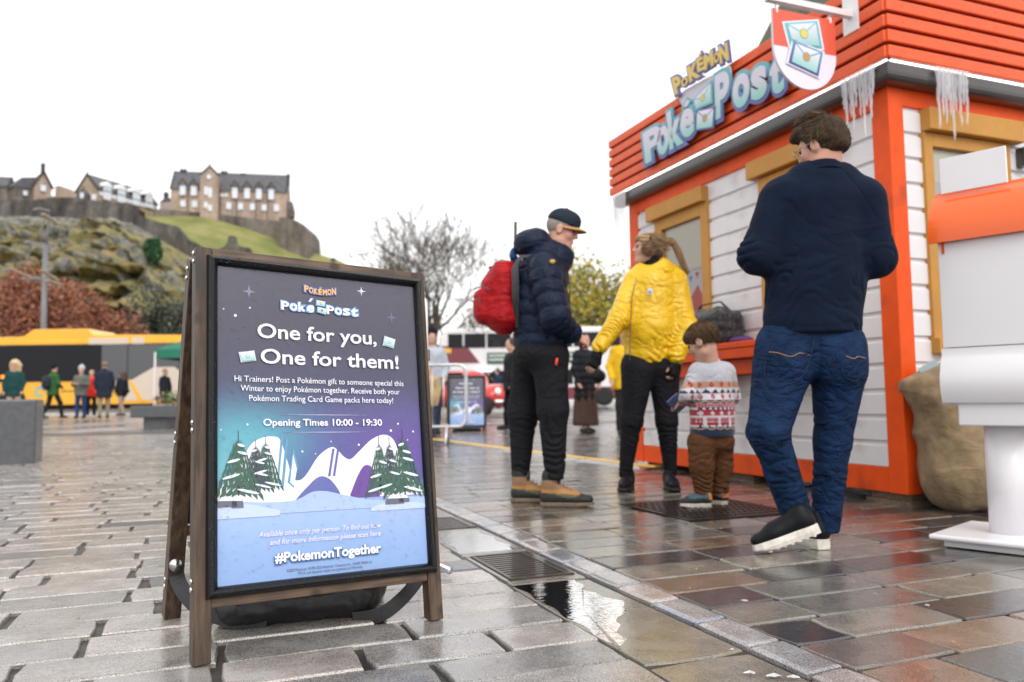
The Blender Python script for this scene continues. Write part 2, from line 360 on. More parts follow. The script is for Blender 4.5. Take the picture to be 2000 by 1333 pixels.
def stone_material(name, gran=1.0, wet=.2, base=None, cw=.85):
    m = bpy.data.materials.new(name); m.use_nodes = True; t = m.node_tree; b = t.nodes['Principled BSDF']
    P = nd(t, 'ShaderNodeNewGeometry').outputs['Position']
    if base is None: col = nd(t, 'ShaderNodeVertexColor', layer_name='Col').outputs[0]
    else: rg = nd(t, 'ShaderNodeRGB'); rg.outputs[0].default_value = tuple(base) + (1,); col = rg.outputs[0]
    def noise(sc, det=3, rg=.5):
        n = nd(t, 'ShaderNodeTexNoise'); n.inputs['Scale'].default_value = sc; n.inputs['Detail'].default_value = det; n.inputs['Roughness'].default_value = rg; t.links.new(P, n.inputs['Vector']); return n.outputs[0]
    def mapr(v, a, b_, c, d): r = nd(t, 'ShaderNodeMapRange'); [setattr(r.inputs[i], 'default_value', x) for i, x in ((1, a), (2, b_), (3, c), (4, d))]; t.links.new(v, r.inputs[0]); return r.outputs[0]
    def mul(a, b_): n = nd(t, 'ShaderNodeMath', operation='MULTIPLY'); t.links.new(a, n.inputs[0]); t.links.new(b_, n.inputs[1]); return n.outputs[0]
    g = noise(260, 2, .7); blot = noise(9, 5, .6); big = noise(1.3, 3)
    f = mul(mapr(g, .36, .64, 1 - .55 * gran, 1 + .6 * gran), mapr(blot, .3, .7, .72, 1.22))
    sc = nd(t, 'ShaderNodeVectorMath', operation='SCALE'); t.links.new(col, sc.inputs[0]); t.links.new(f, sc.inputs['Scale']); t.links.new(sc.outputs[0], b.inputs['Base Color'])
    wetm = nd(t, 'ShaderNodeMath', operation='ADD'); t.links.new(mapr(blot, .35, .65, -.08, .10), wetm.inputs[0]); t.links.new(mapr(big, .35, .65, wet - .05, wet + .10), wetm.inputs[1])
    t.links.new(wetm.outputs[0], b.inputs['Roughness']); b.inputs['IOR'].default_value = 1.5
    b.inputs['Coat Weight'].default_value = cw; b.inputs['Coat Roughness'].default_value = .17; b.inputs['Coat IOR'].default_value = 1.5
    h = nd(t, 'ShaderNodeMath', operation='ADD'); t.links.new(g, h.inputs[0]); m3 = nd(t, 'ShaderNodeMath', operation='MULTIPLY'); m3.inputs[1].default_value = 2.2; t.links.new(noise(48, 4), m3.inputs[0]); t.links.new(m3.outputs[0], h.inputs[1])
    bp = nd(t, 'ShaderNodeBump'); bp.inputs['Strength'].default_value = .55; bp.inputs['Distance'].default_value = .0016; t.links.new(h.outputs[0], bp.inputs['Height']); t.links.new(bp.outputs[0], b.inputs['Normal'])
    bc = nd(t, 'ShaderNodeBump'); bc.inputs['Strength'].default_value = .25; bc.inputs['Distance'].default_value = .0014; t.links.new(noise(70, 3), bc.inputs['Height']); t.links.new(bc.outputs[0], b.inputs['Coat Normal'])
    return m
M_stone = stone_material('wet_granite')
M_mortar = stone_material('wet_mortar', .9, .42, (.030, .023, .017), .12)

def far_paving_material():
    m = bpy.data.materials.new('wet_paving_far'); m.use_nodes = True; t = m.node_tree; b = t.nodes['Principled BSDF']
    P = nd(t, 'ShaderNodeNewGeometry').outputs['Position']; mp = nd(t, 'ShaderNodeMapping'); mp.inputs['Rotation'].default_value = (0, 0, -YAW); t.links.new(P, mp.inputs[0])
    br = nd(t, 'ShaderNodeTexBrick'); br.inputs['Scale'].default_value = 1; br.inputs['Brick Width'].default_value = .42; br.inputs['Row Height'].default_value = .19; br.inputs['Mortar Size'].default_value = .008
    br.inputs['Color1'].default_value = (.13, .12, .11, 1); br.inputs['Color2'].default_value = (.24, .22, .21, 1); br.inputs['Mortar'].default_value = (.07, .06, .055, 1); t.links.new(mp.outputs[0], br.inputs['Vector'])
    n = nd(t, 'ShaderNodeTexNoise'); n.inputs['Scale'].default_value = .5; n.inputs['Detail'].default_value = 6; t.links.new(P, n.inputs['Vector'])
    sc = nd(t, 'ShaderNodeVectorMath', operation='SCALE'); t.links.new(br.outputs[0], sc.inputs[0]); t.links.new(n.outputs[0], sc.inputs['Scale'])
    ml = nd(t, 'ShaderNodeVectorMath', operation='SCALE'); ml.inputs['Scale'].default_value = 2.6; t.links.new(sc.outputs[0], ml.inputs[0]); t.links.new(ml.outputs[0], b.inputs['Base Color'])
    r = nd(t, 'ShaderNodeMapRange'); r.inputs[1].default_value = .35; r.inputs[2].default_value = .65; r.inputs[3].default_value = .12; r.inputs[4].default_value = .34; t.links.new(n.outputs[0], r.inputs[0]); t.links.new(r.outputs[0], b.inputs['Roughness'])
    n3 = nd(t, 'ShaderNodeTexNoise'); n3.inputs['Scale'].default_value = 9; n3.inputs['Detail'].default_value = 4; t.links.new(P, n3.inputs['Vector'])
    bp = nd(t, 'ShaderNodeBump'); bp.inputs['Strength'].default_value = .5; bp.inputs['Distance'].default_value = .01; t.links.new(n3.outputs[0], bp.inputs['Height']); t.links.new(bp.outputs[0], b.inputs['Normal'])
    return m
M_farpave = far_paving_material()

def sheet(name, xs, ys, zf, mat, parent=None, smooth=True, colf=None):
    V = np.array([(x, y, zf(x, y)) for y in ys for x in xs]); nx = len(xs)
    Fs = [(j * nx + i, j * nx + i + 1, (j + 1) * nx + i + 1, (j + 1) * nx + i) for j in range(len(ys) - 1) for i in range(nx - 1)]
    return meshobj(name, V, Fs, mat, parent, smooth, colf(V) if colf else None)
# one sheet to the horizon, mortar bed in front of it
g = sheet('ground', [-1500, -300, -60, -20, 0, 20, 60, 300, 1500], [-40, -5, 5, 20, 40, 75, 150, 400, 1800], lambda x, y: far_gz(x, y) - .022, M_farpave); tag(g, kind='structure')
def rel(pts, z=0): return [(p[0], p[1], gz(p[0], p[1]) + z) for p in pts]
bed = [st(a, b) for a, b in ((.4, -7), (.4, 7), (17, 10), (17, -14))]
g = meshobj('paved_square', rel(bed, -.0150), [(0, 1, 2, 3)], M_mortar); tag(g, kind='structure'); square = g

# --- stones
def stone_mesh(L, Wd, rng, wob=.0028, bev=.0045, dome=0):
    """one sett, centred; L along courses (t), Wd across (s). 48 or so triangles"""
    ring = []
    for (x, y) in ((-1, -1), (-.35, -1), (.35, -1), (1, -1), (1, 0), (1, 1), (.35, 1), (-.35, 1), (-1, 1), (-1, 0)):
        r = .93 if abs(x) == 1 and abs(y) == 1 else 1
        ring.append((x * L / 2 * (1 - (1 - r) * .25) + rng.normal(0, wob), y * Wd / 2 * (1 - (1 - r) * .4) + rng.normal(0, wob)))
    n = 10; V = []
    for k, (dz, ins) in enumerate(((-.03, 0), (-.006, 0), (-.0015, bev * .45), (0, bev))):
        for x, y in ring:
            q = math.hypot(x, y); V.append((x - math.copysign(min(ins, abs(x)), x) * (1 if abs(x) > L / 2 * .8 else 0), y - math.copysign(min(ins, abs(y)), y) * (1 if abs(y) > Wd / 2 * .8 else 0), dz))
    Fs = [(k * n + i, k * n + (i + 1) % n, (k + 1) * n + (i + 1) % n, (k + 1) * n + i) for k in (0, 1, 2) for i in range(n)] + [tuple(range(3 * n, 4 * n))]
    return V, Fs
PAL_L = [(.30, .275, .25), (.34, .31, .285), (.27, .255, .24), (.32, .285, .26), (.24, .23, .22), (.37, .34, .31), (.07, .07, .075)]
PAL_R = [(.17, .155, .13), (.19, .17, .14), (.035, .035, .038), (.048, .036, .036), (.15, .125, .105), (.20, .18, .15), (.09, .09, .085), (.045, .042, .044), (.19, .13, .09), (.13, .125, .11), (.055, .045, .048), (.18, .165, .14), (.16, .15, .13)]
rs = np.random.default_rng(21)
stones = []          # (s, t, L, W, z, tilt, color, rot)
def clear(s_, t_, L, W_):
    if t_ + L / 2 > 2.33 and t_ - L / 2 < 3.04 and s_ + W_ / 2 > 3.50 and s_ - W_ / 2 < 4.20: return False
    return True
s_ = 1.02; 
while s_ < 15.5:                                  # left field
    W_ = .183 + rs.uniform(-.008, .008); t_ = 1.005 - rs.uniform(0, .012)
    first = True
    while t_ > -12:
        L = rs.choice([.26, .30, .34, .38, .42, .46]) + rs.uniform(-.015, .015)
        if first: L = rs.uniform(.24, .5); first = False
        gap = .0145 + rs.uniform(-.006, .007)
        pal = PAL_L[rs.integers(len(PAL_L) - (0 if t_ > -.2 and rs.random() < .6 else 1))]
        stones.append((s_ + W_ / 2, t_ - L / 2, L - .004, W_ - .011, rs.normal(0, .001), rs.normal(0, .0025, 2), pal)); t_ -= L + gap
    s_ += W_
s_ = 1.10
while s_ < 15.5:                                  # right field
    W_ = .197 + rs.uniform(-.006, .006); t_ = 1.436 + rs.uniform(0, .008); first = True
    while t_ < 11:
        L = rs.uniform(.36, .50)
        if first: L = rs.uniform(.18, .5); first = False
        a, b = t_, t_ + L
        if s_ + W_ > 3.50 and s_ < 4.20 and b > 2.33 and a < 3.04:      # stop at the manhole and start again behind it
            if 2.33 - a > .08: stones.append((s_ + W_ / 2, (a + 2.33) / 2, 2.33 - a - .008, W_ - .009, 0, (0, 0), PAL_R[rs.integers(len(PAL_R))]))
            t_ = 3.045; continue
        stones.append((s_ + W_ / 2, t_ + L / 2, L - .007, W_ - .009, rs.normal(0, .0011), rs.normal(0, .004, 2), PAL_R[rs.integers(len(PAL_R))])); t_ = b
    s_ += W_
vis = []
for k, q in enumerate(stones):
    p = st(q[0], q[1]); 
    if p[1] < .6: continue
    x, y = proj(p); 
    if -260 < x < 2260 and y < 1480: vis.append((p[1], k, x, y))
vis.sort()
def inpic(v): return -20 < v[2] < 2020 and v[3] < 1360
near = [v for v in vis if inpic(v)][:292]; nk = {v[1] for v in near}
rot_s = Matrix.Rotation(YAW, 4, 'Z')
tiltM = Matrix(((1, 0, 0, 0), (0, 1, 0, 0), (GX, GY, 1, 0), (0, 0, 0, 1)))
def stone_verts(q):
    V, Fs = stone_mesh(q[2], q[3], rs); V = np.array(V); V[:, 2] += q[4] + V[:, 0] * q[5][0] + V[:, 1] * q[5][1]; return V, Fs
for v in near:
    q = stones[v[1]]; V, Fs = stone_verts(q); c = np.array(q[6]) * rs.uniform(.85, 1.15)
    o = meshobj('paving_stone', V, Fs, M_stone, square, False, c)
    p = st(q[0], q[1]); o.matrix_basis = Matrix.Translation(Vector(p)) @ tiltM @ rot_s
mb = MB()
for v in vis:
    if v[1] in nk: continue
    q = stones[v[1]]; V, Fs = stone_verts(q); p = st(q[0], q[1]); mb.M = Matrix.Translation(Vector(p)) @ tiltM @ rot_s
    mb.add(V, Fs, np.array(q[6]) * rs.uniform(.85, 1.15))
o = mb.build('paving_stone_field', M_stone, square, col=True); tag(o, kind='stuff')

# --- drainage channel: long flat slabs, a low row of kerb setts on its right
ch = meshobj('drainage_channel', rel([st(a, b) for a, b in ((.4, 1.005), (.4, 1.32), (16, 1.32), (16, 1.005))], -.0125), [(0, 1, 2, 3)], M_mortar); tag(ch, kind='structure')
def slab_material():
    m = stone_material('channel_granite', .8, .22, (.20, .18, .145)); t = m.node_tree; b = t.nodes['Principled BSDF']
    src = b.inputs['Base Color'].links[0].from_socket; P = nd(t, 'ShaderNodeNewGeometry').outputs['Position']
    n = nd(t, 'ShaderNodeTexNoise'); n.inputs['Scale'].default_value = 3.2; n.inputs['Detail'].default_value = 5; t.links.new(P, n.inputs['Vector'])
    cr = nd(t, 'ShaderNodeMapRange'); cr.inputs[1].default_value = .50; cr.inputs[2].default_value = .68; cr.inputs[4].default_value = .75; t.links.new(n.outputs[0], cr.inputs[0])
    sx = nd(t, 'ShaderNodeSeparateXYZ'); t.links.new(P, sx.inputs[0]); r2 = nd(t, 'ShaderNodeMapRange'); r2.inputs[1].default_value = 2.5; r2.inputs[2].default_value = 2.1; t.links.new(sx.outputs['Y'], r2.inputs[0])
    mu = nd(t, 'ShaderNodeMath', operation='MULTIPLY'); t.links.new(cr.outputs[0], mu.inputs[0]); t.links.new(r2.outputs[0], mu.inputs[1])
    mm = nd(t, 'ShaderNodeMix', data_type='RGBA'); t.links.new(mu.outputs[0], mm.inputs[0]); t.links.new(src, mm.inputs[6]); mm.inputs[7].default_value = (.30, .17, .045, 1)
    t.links.new(mm.outputs[2], b.inputs['Base Color']); return m
M_slab = slab_material()
a = .6; cuts = [.62, 1.16, 1.72, 2.615, 3.16, 3.79, 4.17, 4.8, 5.6, 6.4, 7.2, 8.0, 9, 10, 11, 12, 13]
for i in range(len(cuts) - 1):
    if i in (3, 5):                              # the two grates sit here, in a rim of slab
        a0, a1, t0, t1 = ((2.615, 3.16, 1.04, 1.29) if i == 3 else (3.79, 4.17, 1.03, 1.30)); g0_, g1_ = ((2.68, 3.13) if i == 3 else (3.80, 4.16))
        for (sa, sb, ta, tb) in ((a0, g0_, 1.018, 1.308), (g1_, a1, 1.018, 1.308), (g0_, g1_, 1.018, t0), (g0_, g1_, t1, 1.308)):
            V, Fs = stone_mesh(tb - ta - .002, sb - sa - .002, rs, .0005, .002); o = meshobj('channel_slab', V, Fs, M_slab, ch); o.matrix_basis = Matrix.Translation(Vector(st((sa + sb) / 2, (ta + tb) / 2, -.0075))) @ tiltM @ rot_s
        continue
    s0, s1 = cuts[i] + .004, cuts[i + 1] - .004; W_ = .295; L = s1 - s0
    V, Fs = stone_mesh(W_, L, rs, .0015, .004); o = meshobj('channel_slab', V, Fs, M_slab, ch); p = st((s0 + s1) / 2, 1.163, -.0085)
    o.matrix_basis = Matrix.Translation(Vector(p)) @ tiltM @ rot_s
s_ = .85; k = 0
while s_ < 13:
    L = .215 + rs.uniform(-.02, .025); W_ = .104; V, Fs = stone_mesh(W_, L - .007, rs, .0018, .014); V = np.array(V); V[:, 2] += .006 + .05 * (V[:, 0])
    c = [(.34, .32, .32), (.25, .26, .29), (.36, .31, .29), (.28, .27, .27)][k % 4] ; o = meshobj('kerb_stone', V, Fs, M_stone, ch, False, np.array(c) * rs.uniform(.9, 1.1))
    p = st(s_ + L / 2, 1.374); o.matrix_basis = Matrix.Translation(Vector(p)) @ tiltM @ rot_s; s_ += L; k += 1
def water_material(name, ripple=.35, sc=26):
    m = material(name, (.9, .95, .95), .02, trans=1, ior=1.33); t = m.node_tree; b = t.nodes['Principled BSDF']
    P = nd(t, 'ShaderNodeNewGeometry').outputs['Position']; mp = nd(t, 'ShaderNodeMapping'); mp.inputs['Rotation'].default_value = (0, 0, -YAW); mp.inputs['Scale'].default_value = (.7, 2.0, 1); t.links.new(P, mp.inputs[0])
    n = nd(t, 'ShaderNodeTexNoise'); n.inputs['Scale'].default_value = sc; n.inputs['Detail'].default_value = 3; t.links.new(mp.outputs[0], n.inputs['Vector'])
    bp = nd(t, 'ShaderNodeBump'); bp.inputs['Strength'].default_value = ripple; bp.inputs['Distance'].default_value = .006; t.links.new(n.outputs[0], bp.inputs['Height']); t.links.new(bp.outputs[0], b.inputs['Normal']); return m
M_water = thin_glass('rain_water', 1.33, (34, .20), .02, (.93, .93, .9))
def puddle(name, pts, h, parent=None):
    n = len(pts); V = rel([st(a, b) for a, b in pts], h); c = np.mean(np.array(pts), 0); V.append(tuple(st(c[0], c[1], h)))
    o = meshobj(name, V, [(i, (i + 1) % n, n) for i in range(n)], M_water, parent); return tag(o, kind='structure')
wl = [(s, 1.022 + .008 * math.sin(s * 31) ) for s in np.linspace(1.86, 2.6, 24)]
wr = [(s, 1.24 - .24 * max(0, (2.25 - s) / .40) ** 1.2 + .018 * math.sin(s * 17 + 1) + .012 * math.sin(s * 53)) for s in np.linspace(2.6, 1.86, 24)]
puddle('water_puddle', wl + wr, -.0065)
puddle('water_puddle', [(s, 1.03 + .01 * math.sin(s * 23)) for s in np.linspace(3.2, 3.77, 14)] + [(s, 1.27 + .012 * math.sin(s * 29)) for s in np.linspace(3.77, 3.2, 14)], -.0065)
# water lying in the wide cross joints and hollows of the left field
M_iron = material('drain_iron', (.045, .032, .026), .38, .4, var=.4, vscale=30, bump=.5, bscale=90, coat=.4)
def grate(s0, s1, t0, t1, bars, label):
    M = Matrix.Translation(Vector(st((s0 + s1) / 2, (t0 + t1) / 2, -.002))) @ tiltM @ rot_s
    r = empty('drain_grate', label, 'drain cover', None, M); L, Wd = t1 - t0, s1 - s0
    f = MB(); b = .014
    f.box((-L / 2, -Wd / 2, -.02), (L / 2, -Wd / 2 + b, 0)).box((-L / 2, Wd / 2 - b, -.02), (L / 2, Wd / 2, 0)).box((-L / 2, -Wd / 2 + b, -.02), (-L / 2 + b, Wd / 2 - b, 0)).box((L / 2 - b * 2.2, -Wd / 2 + b, -.02), (L / 2, Wd / 2 - b, 0))
    f.build('frame', M_iron, r, bevel=.002)
    pitch = (Wd - 2 * b) / bars; barb = MB().box((-L / 2 + b + .001, -pitch * .28, -.02), (L / 2 - b * 2.2 - .001, pitch * .28, -.003)); b0 = None
    for i in range(bars):
        if b0 is None: b0 = barb.build('bar', M_iron, r, bevel=.0015); o = b0
        else: o = copyobj(b0, r)
        o.location = (0, -Wd / 2 + b + pitch * (i + .5), 0)
    MB().box((-L / 2 + .004, -Wd / 2 + .004, -.045), (L / 2 - .004, Wd / 2 - .004, -.04)).build('gully', material('gully_dark', (.01, .009, .008), .2), r)
# channel bed is open under the grates: cover sits a little lower than the slabs
grate(2.68, 3.13, 1.04, 1.29, 12, 'rusty slotted iron drain grate in the channel just right of the big advertising board')
grate(3.80, 4.16, 1.03, 1.30, 9, 'farther, paler slotted drain grate in the channel beyond the shallow puddle')
# manhole cover under the child
M = Matrix.Translation(Vector(st(3.85, 2.685, .001))) @ tiltM @ rot_s
r = empty('manhole_cover', 'square ribbed iron manhole cover under the feet of the small child', 'manhole cover', None, M)
MB().box((-.345, -.34, -.03), (.345, .34, -.002)).build('plate', M_iron, r)
f = MB(); f.box((-.35, -.345, -.03), (.35, -.325, .003)).box((-.35, .325, -.03), (.35, .345, .003)).box((-.35, -.325, -.03), (-.33, .325, .003)).box((.33, -.325, -.03), (.35, .325, .003)); f.build('frame', M_iron, r)
f = MB()
for i in range(17):
    for j in range(9):
        x, y = -.31 + i * .0385, -.30 + j * .0745
        f.box((x, y, -.002), (x + .02, y + .052, .005))
tag(f.build('tread_rib', M_iron, r), kind='stuff')
# chewing gum and small leaves
M_gum = material('old_gum', (.42, .42, .40), .5)
for (px, py, rr, cl) in ((1454, 1174, .012, 'pale flat gum spot on a dark stone near the kerb'), (1811, 1183, .008, 'small white spot on a dark red paving stone')):
    mbg = MB().lathe([(rr, 0), (rr * .8, .0015), (.0005, .002)], 12); p = ground(px, py)
    o = mbg.build('gum_spot', M_gum, None, True, loc=(p[0], p[1], p[2] + .0012)); tag(o, cl, 'gum spot')
mb = MB(); M_leaf = material('leaf_litter', (.45, .33, .14), .5, vcol=True)
rl = np.random.default_rng(3)
for i in range(150):
    s0, t0 = rl.uniform(1.3, 6), rl.uniform(-2, 4.5); p = st(s0, t0, .003); a = rl.uniform(0, 6.3); sz = rl.uniform(.003, .008)
    q = [p + sz * np.array([math.cos(a + k), math.sin(a + k), 0]) * (1 if k % 2 < 1 else .6) + np.array([0, 0, rl.uniform(0, .003)]) for k in (0, 1.6, 3.1, 4.7)]
    mb.add(q, [(0, 1, 2, 3)], [(.5, .38, .16), (.45, .42, .36), (.3, .2, .08)][i % 3])
tag(mb.build('leaf_litter', M_leaf, col=True), kind='stuff')
# crushed wet paper in the channel near the camera
mb = MB(); p0 = ground(1512, 1318)
for j, (dx, dy, L) in enumerate(((0, 0, .022), (.04, -.012, .018), (-.05, .02, .02))):
    n = 12; V = [(p0[0] + dx + L * rl.uniform(.6, 1) * math.cos(k * 6.283 / n), p0[1] + dy + L * .35 * rl.uniform(.6, 1) * math.sin(k * 6.283 / n), p0[2] - .004 + rl.uniform(0, .004)) for k in range(n)] + [(p0[0] + dx, p0[1] + dy, p0[2] + .004)]
    mb.add(V, [(k, (k + 1) % n, n) for k in range(n)])
tag(mb.build('wet_paper', material('wet_paper', (.5, .49, .5), .3, var=.3, vscale=60)), 'shredded wet white paper lying in the channel at the bottom of the picture', 'litter')

# --- road, kerb strip and yellow cable cover
M_road = material('wet_asphalt', (.07, .068, .07), .16, var=.25, vscale=3, bump=.5, bscale=40, space='World', rvar=.06, bdist=.004)
def strip(name, pts, mat, h=.0, kind='structure'):
    o = meshobj(name, [(p[0], p[1], far_gz(p[0], p[1]) + h) for p in pts], [tuple(range(len(pts)))], mat); return tag(o, kind=kind)
strip('road', [(-70, 29.5), (0, 31.0), (60, 36), (60, 50), (-70, 50)], M_road, -.01)
mb = MB()
for a in range(44):
    x0, x1 = -66 + a * 1.5, -66 + a * 1.5 + 1.48; y = 29.1 + (x0 + 70) * .0215
    mb.add([(x0, y, far_gz(x0, y) - .05), (x1, y + .032, far_gz(x1, y) - .05), (x1, y + .33, far_gz(x1, y) - .05), (x0, y + .3, far_gz(x0, y) - .05), (x0, y, far_gz(x0, y) + .1), (x1, y + .032, far_gz(x1, y) + .1), (x1, y + .33, far_gz(x1, y) + .1), (x0, y + .3, far_gz(x0, y) + .1)],
           [(4, 5, 6, 7), (0, 1, 5, 4), (2, 3, 7, 6), (1, 2, 6, 5), (3, 0, 4, 7)])
tag(mb.build('road_kerb', material('kerb_granite', (.5, .49, .47), .3, var=.15, vscale=5)), kind='structure')
# ================================================================== CASTLE ROCK
def crest(px):   # photo row of the top of the crag for a photo column
    return np.interp(px, [-400, 0, 130, 250, 300, 360, 410, 470, 560, 640, 700, 780, 900, 1100], [470, 428, 430, 436, 462, 498, 520, 545, 560, 575, 610, 670, 735, 765])
def rock_material():
    m = bpy.data.materials.new('crag_rock'); m.use_nodes = True; t = m.node_tree; b = t.nodes['Principled BSDF']; b.inputs['Roughness'].default_value = .9
    P = nd(t, 'ShaderNodeNewGeometry').outputs['Position']
    def noise(sc, det=6, rg=.6, ds=0):
        n = nd(t, 'ShaderNodeTexNoise'); n.inputs['Scale'].default_value = sc; n.inputs['Detail'].default_value = det; n.inputs['Roughness'].default_value = rg; n.inputs['Distortion'].default_value = ds; t.links.new(P, n.inputs['Vector']); return n.outputs[0]
    def ramp(v, *st_):
        r = nd(t, 'ShaderNodeValToRGB'); e = r.color_ramp.elements
        while len(e) < len(st_): e.new(.5)
        for k, (p, c) in enumerate(st_): e[k].position = p; e[k].color = tuple(c) + (1,)
        t.links.new(v, r.inputs[0]); return r.outputs[0]
    rock = ramp(noise(.42, 8, .75, .6), (.36, (.04, .045, .038)), (.44, (.13, .135, .11)), (.53, (.26, .255, .215)), (.64, (.40, .39, .34)))
    grass = ramp(noise(.25, 7, .65), (.3, (.13, .14, .05)), (.46, (.27, .24, .09)), (.6, (.38, .30, .11)), (.72, (.34, .22, .10)))
    a = nd(t, 'ShaderNodeVertexColor', layer_name='Col').outputs[0]; sp = nd(t, 'ShaderNodeSeparateColor'); t.links.new(a, sp.inputs[0])
    ad = nd(t, 'ShaderNodeMath', operation='ADD'); t.links.new(sp.outputs[0], ad.inputs[0]); t.links.new(noise(.22, 8, .8, .5), ad.inputs[1])
    f = nd(t, 'ShaderNodeMapRange'); f.inputs[1].default_value = .99; f.inputs[2].default_value = 1.11; t.links.new(ad.outputs[0], f.inputs[0])
    mm = nd(t, 'ShaderNodeMix', data_type='RGBA'); t.links.new(f.outputs[0], mm.inputs[0]); t.links.new(rock, mm.inputs[6]); t.links.new(grass, mm.inputs[7])
    t.links.new(mm.outputs[2], b.inputs['Base Color'])
    bp = nd(t, 'ShaderNodeBump'); bp.inputs['Strength'].default_value = 1; bp.inputs['Distance'].default_value = 1.6; t.links.new(noise(.5, 8, .7), bp.inputs['Height']); t.links.new(bp.outputs[0], b.inputs['Normal'])
    return m
nx, ny = 420, 200
us = np.linspace(-420, 1100, nx); vsn = np.linspace(0, 1, ny); V = np.zeros((ny, nx, 3)); colr = np.zeros((ny, nx, 3))
for j, v in enumerate(vsn):
    Y = 92 + v * 103; d = np.array([ray(u, 700) for u in us]); X = d[:, 0] / d[:, 1] * Y
    ztop = np.array([at(u, crest(u), 195)[2] for u in us])
    prof = np.interp(v, [0, .12, .3, .55, .8, 1], [0, .10, .32, .60, .84, 1])
    V[j, :, 0] = X; V[j, :, 1] = Y; V[j, :, 2] = 1.0 + (ztop - 1) * prof
Pn = V.reshape(-1, 3)
n1 = fbm(Pn * np.array([1, 1, .6]), .035, 3, 5).reshape(ny, nx); n2 = (1 - np.abs(fbm(Pn, .10, 8, 4))).reshape(ny, nx); n3 = fbm(Pn, .35, 2, 3).reshape(ny, nx)
env = np.sin(np.clip(vsn, 0, 1) * math.pi)[:, None] ** .5
V[:, :, 1] -= (n1 * 10 + n2 * 8 + n3 * 2.4) * env; V[:, :, 2] += (n1 * 1.4 - n2 * 2.2 + n3 * 1.3) * env
# grassiness: where the slope is gentler
dz = np.gradient(V[:, :, 2], axis=0); dy = np.gradient(V[:, :, 1], axis=0); sl = dz / (np.abs(dy) + .15)
gr = np.clip(.62 - .22 * (sl - .5), .15, .8); low = np.clip((us - 230) / 120, 0, 1)[None, :] * np.clip(1 - vsn / .42, 0, 1)[:, None]
top = np.clip((vsn - .86) / .1, 0, 1)[:, None] * np.clip((330 - us) / 60, 0, 1)[None, :]
colr[:, :, 0] = gr - low * .4 - top * .5
Fs = [(j * nx + i, j * nx + i + 1, (j + 1) * nx + i + 1, (j + 1) * nx + i) for j in range(ny - 1) for i in range(nx - 1)]
hill = meshobj('rocky_hill', V.reshape(-1, 3), Fs, rock_material(), None, True, colr.reshape(-1, 3)); tag(hill, kind='structure')
# upper grass terrace between the curtain wall and the barrack wall
M_grass = material('hill_grass', (.19, .205, .06), .9, var=.35, vscale=.12, bump=.8, bscale=1.5, space='World', bdist=.2, dirt=((.27, .24, .09), .12, .5, .7))
def ribbon(name, top, bot, Yt, Yb, mat, n=60, kind='structure', rough=0):
    xs = np.linspace(max(top[0][0], bot[0][0]) , min(top[-1][0], bot[-1][0]), n); V = []
    for x in xs:
        yt = np.interp(x, *zip(*top)); yb = np.interp(x, *zip(*bot))
        for k in range(9): f = k / 8; V.append(at(x, yb + (yt - yb) * f, (Yb if np.isscalar(Yb) else np.interp(x, *zip(*Yb))) * (1 - f) + Yt * f))
    V = np.array(V); 
    if rough: V[:, 1] += fbm(V, .1, 4) * rough
    Fs = [(i * 9 + k, (i + 1) * 9 + k, (i + 1) * 9 + k + 1, i * 9 + k + 1) for i in range(n - 1) for k in range(8)]
    return tag(meshobj(name, V, Fs, mat, None, True), kind=kind)
ribbon('castle_lawn', [(262, 420), (400, 424), (480, 446), (600, 490), (660, 508), (760, 560)], [(262, 436), (340, 462), (400, 500), (480, 535), (600, 560), (760, 620)], 226, 196, M_grass)
ribbon('castle_lawn', [(-60, 372), (50, 374), (110, 384)], [(-60, 398), (50, 404), (110, 404)], 232, 205, M_grass, 20)
ribbon('castle_lawn', [(-300, 392), (190, 392), (262, 418), (330, 440), (400, 480)], [(-300, 470), (190, 470), (262, 480), (330, 500), (400, 530)], 214, 198, M_grass, 30)

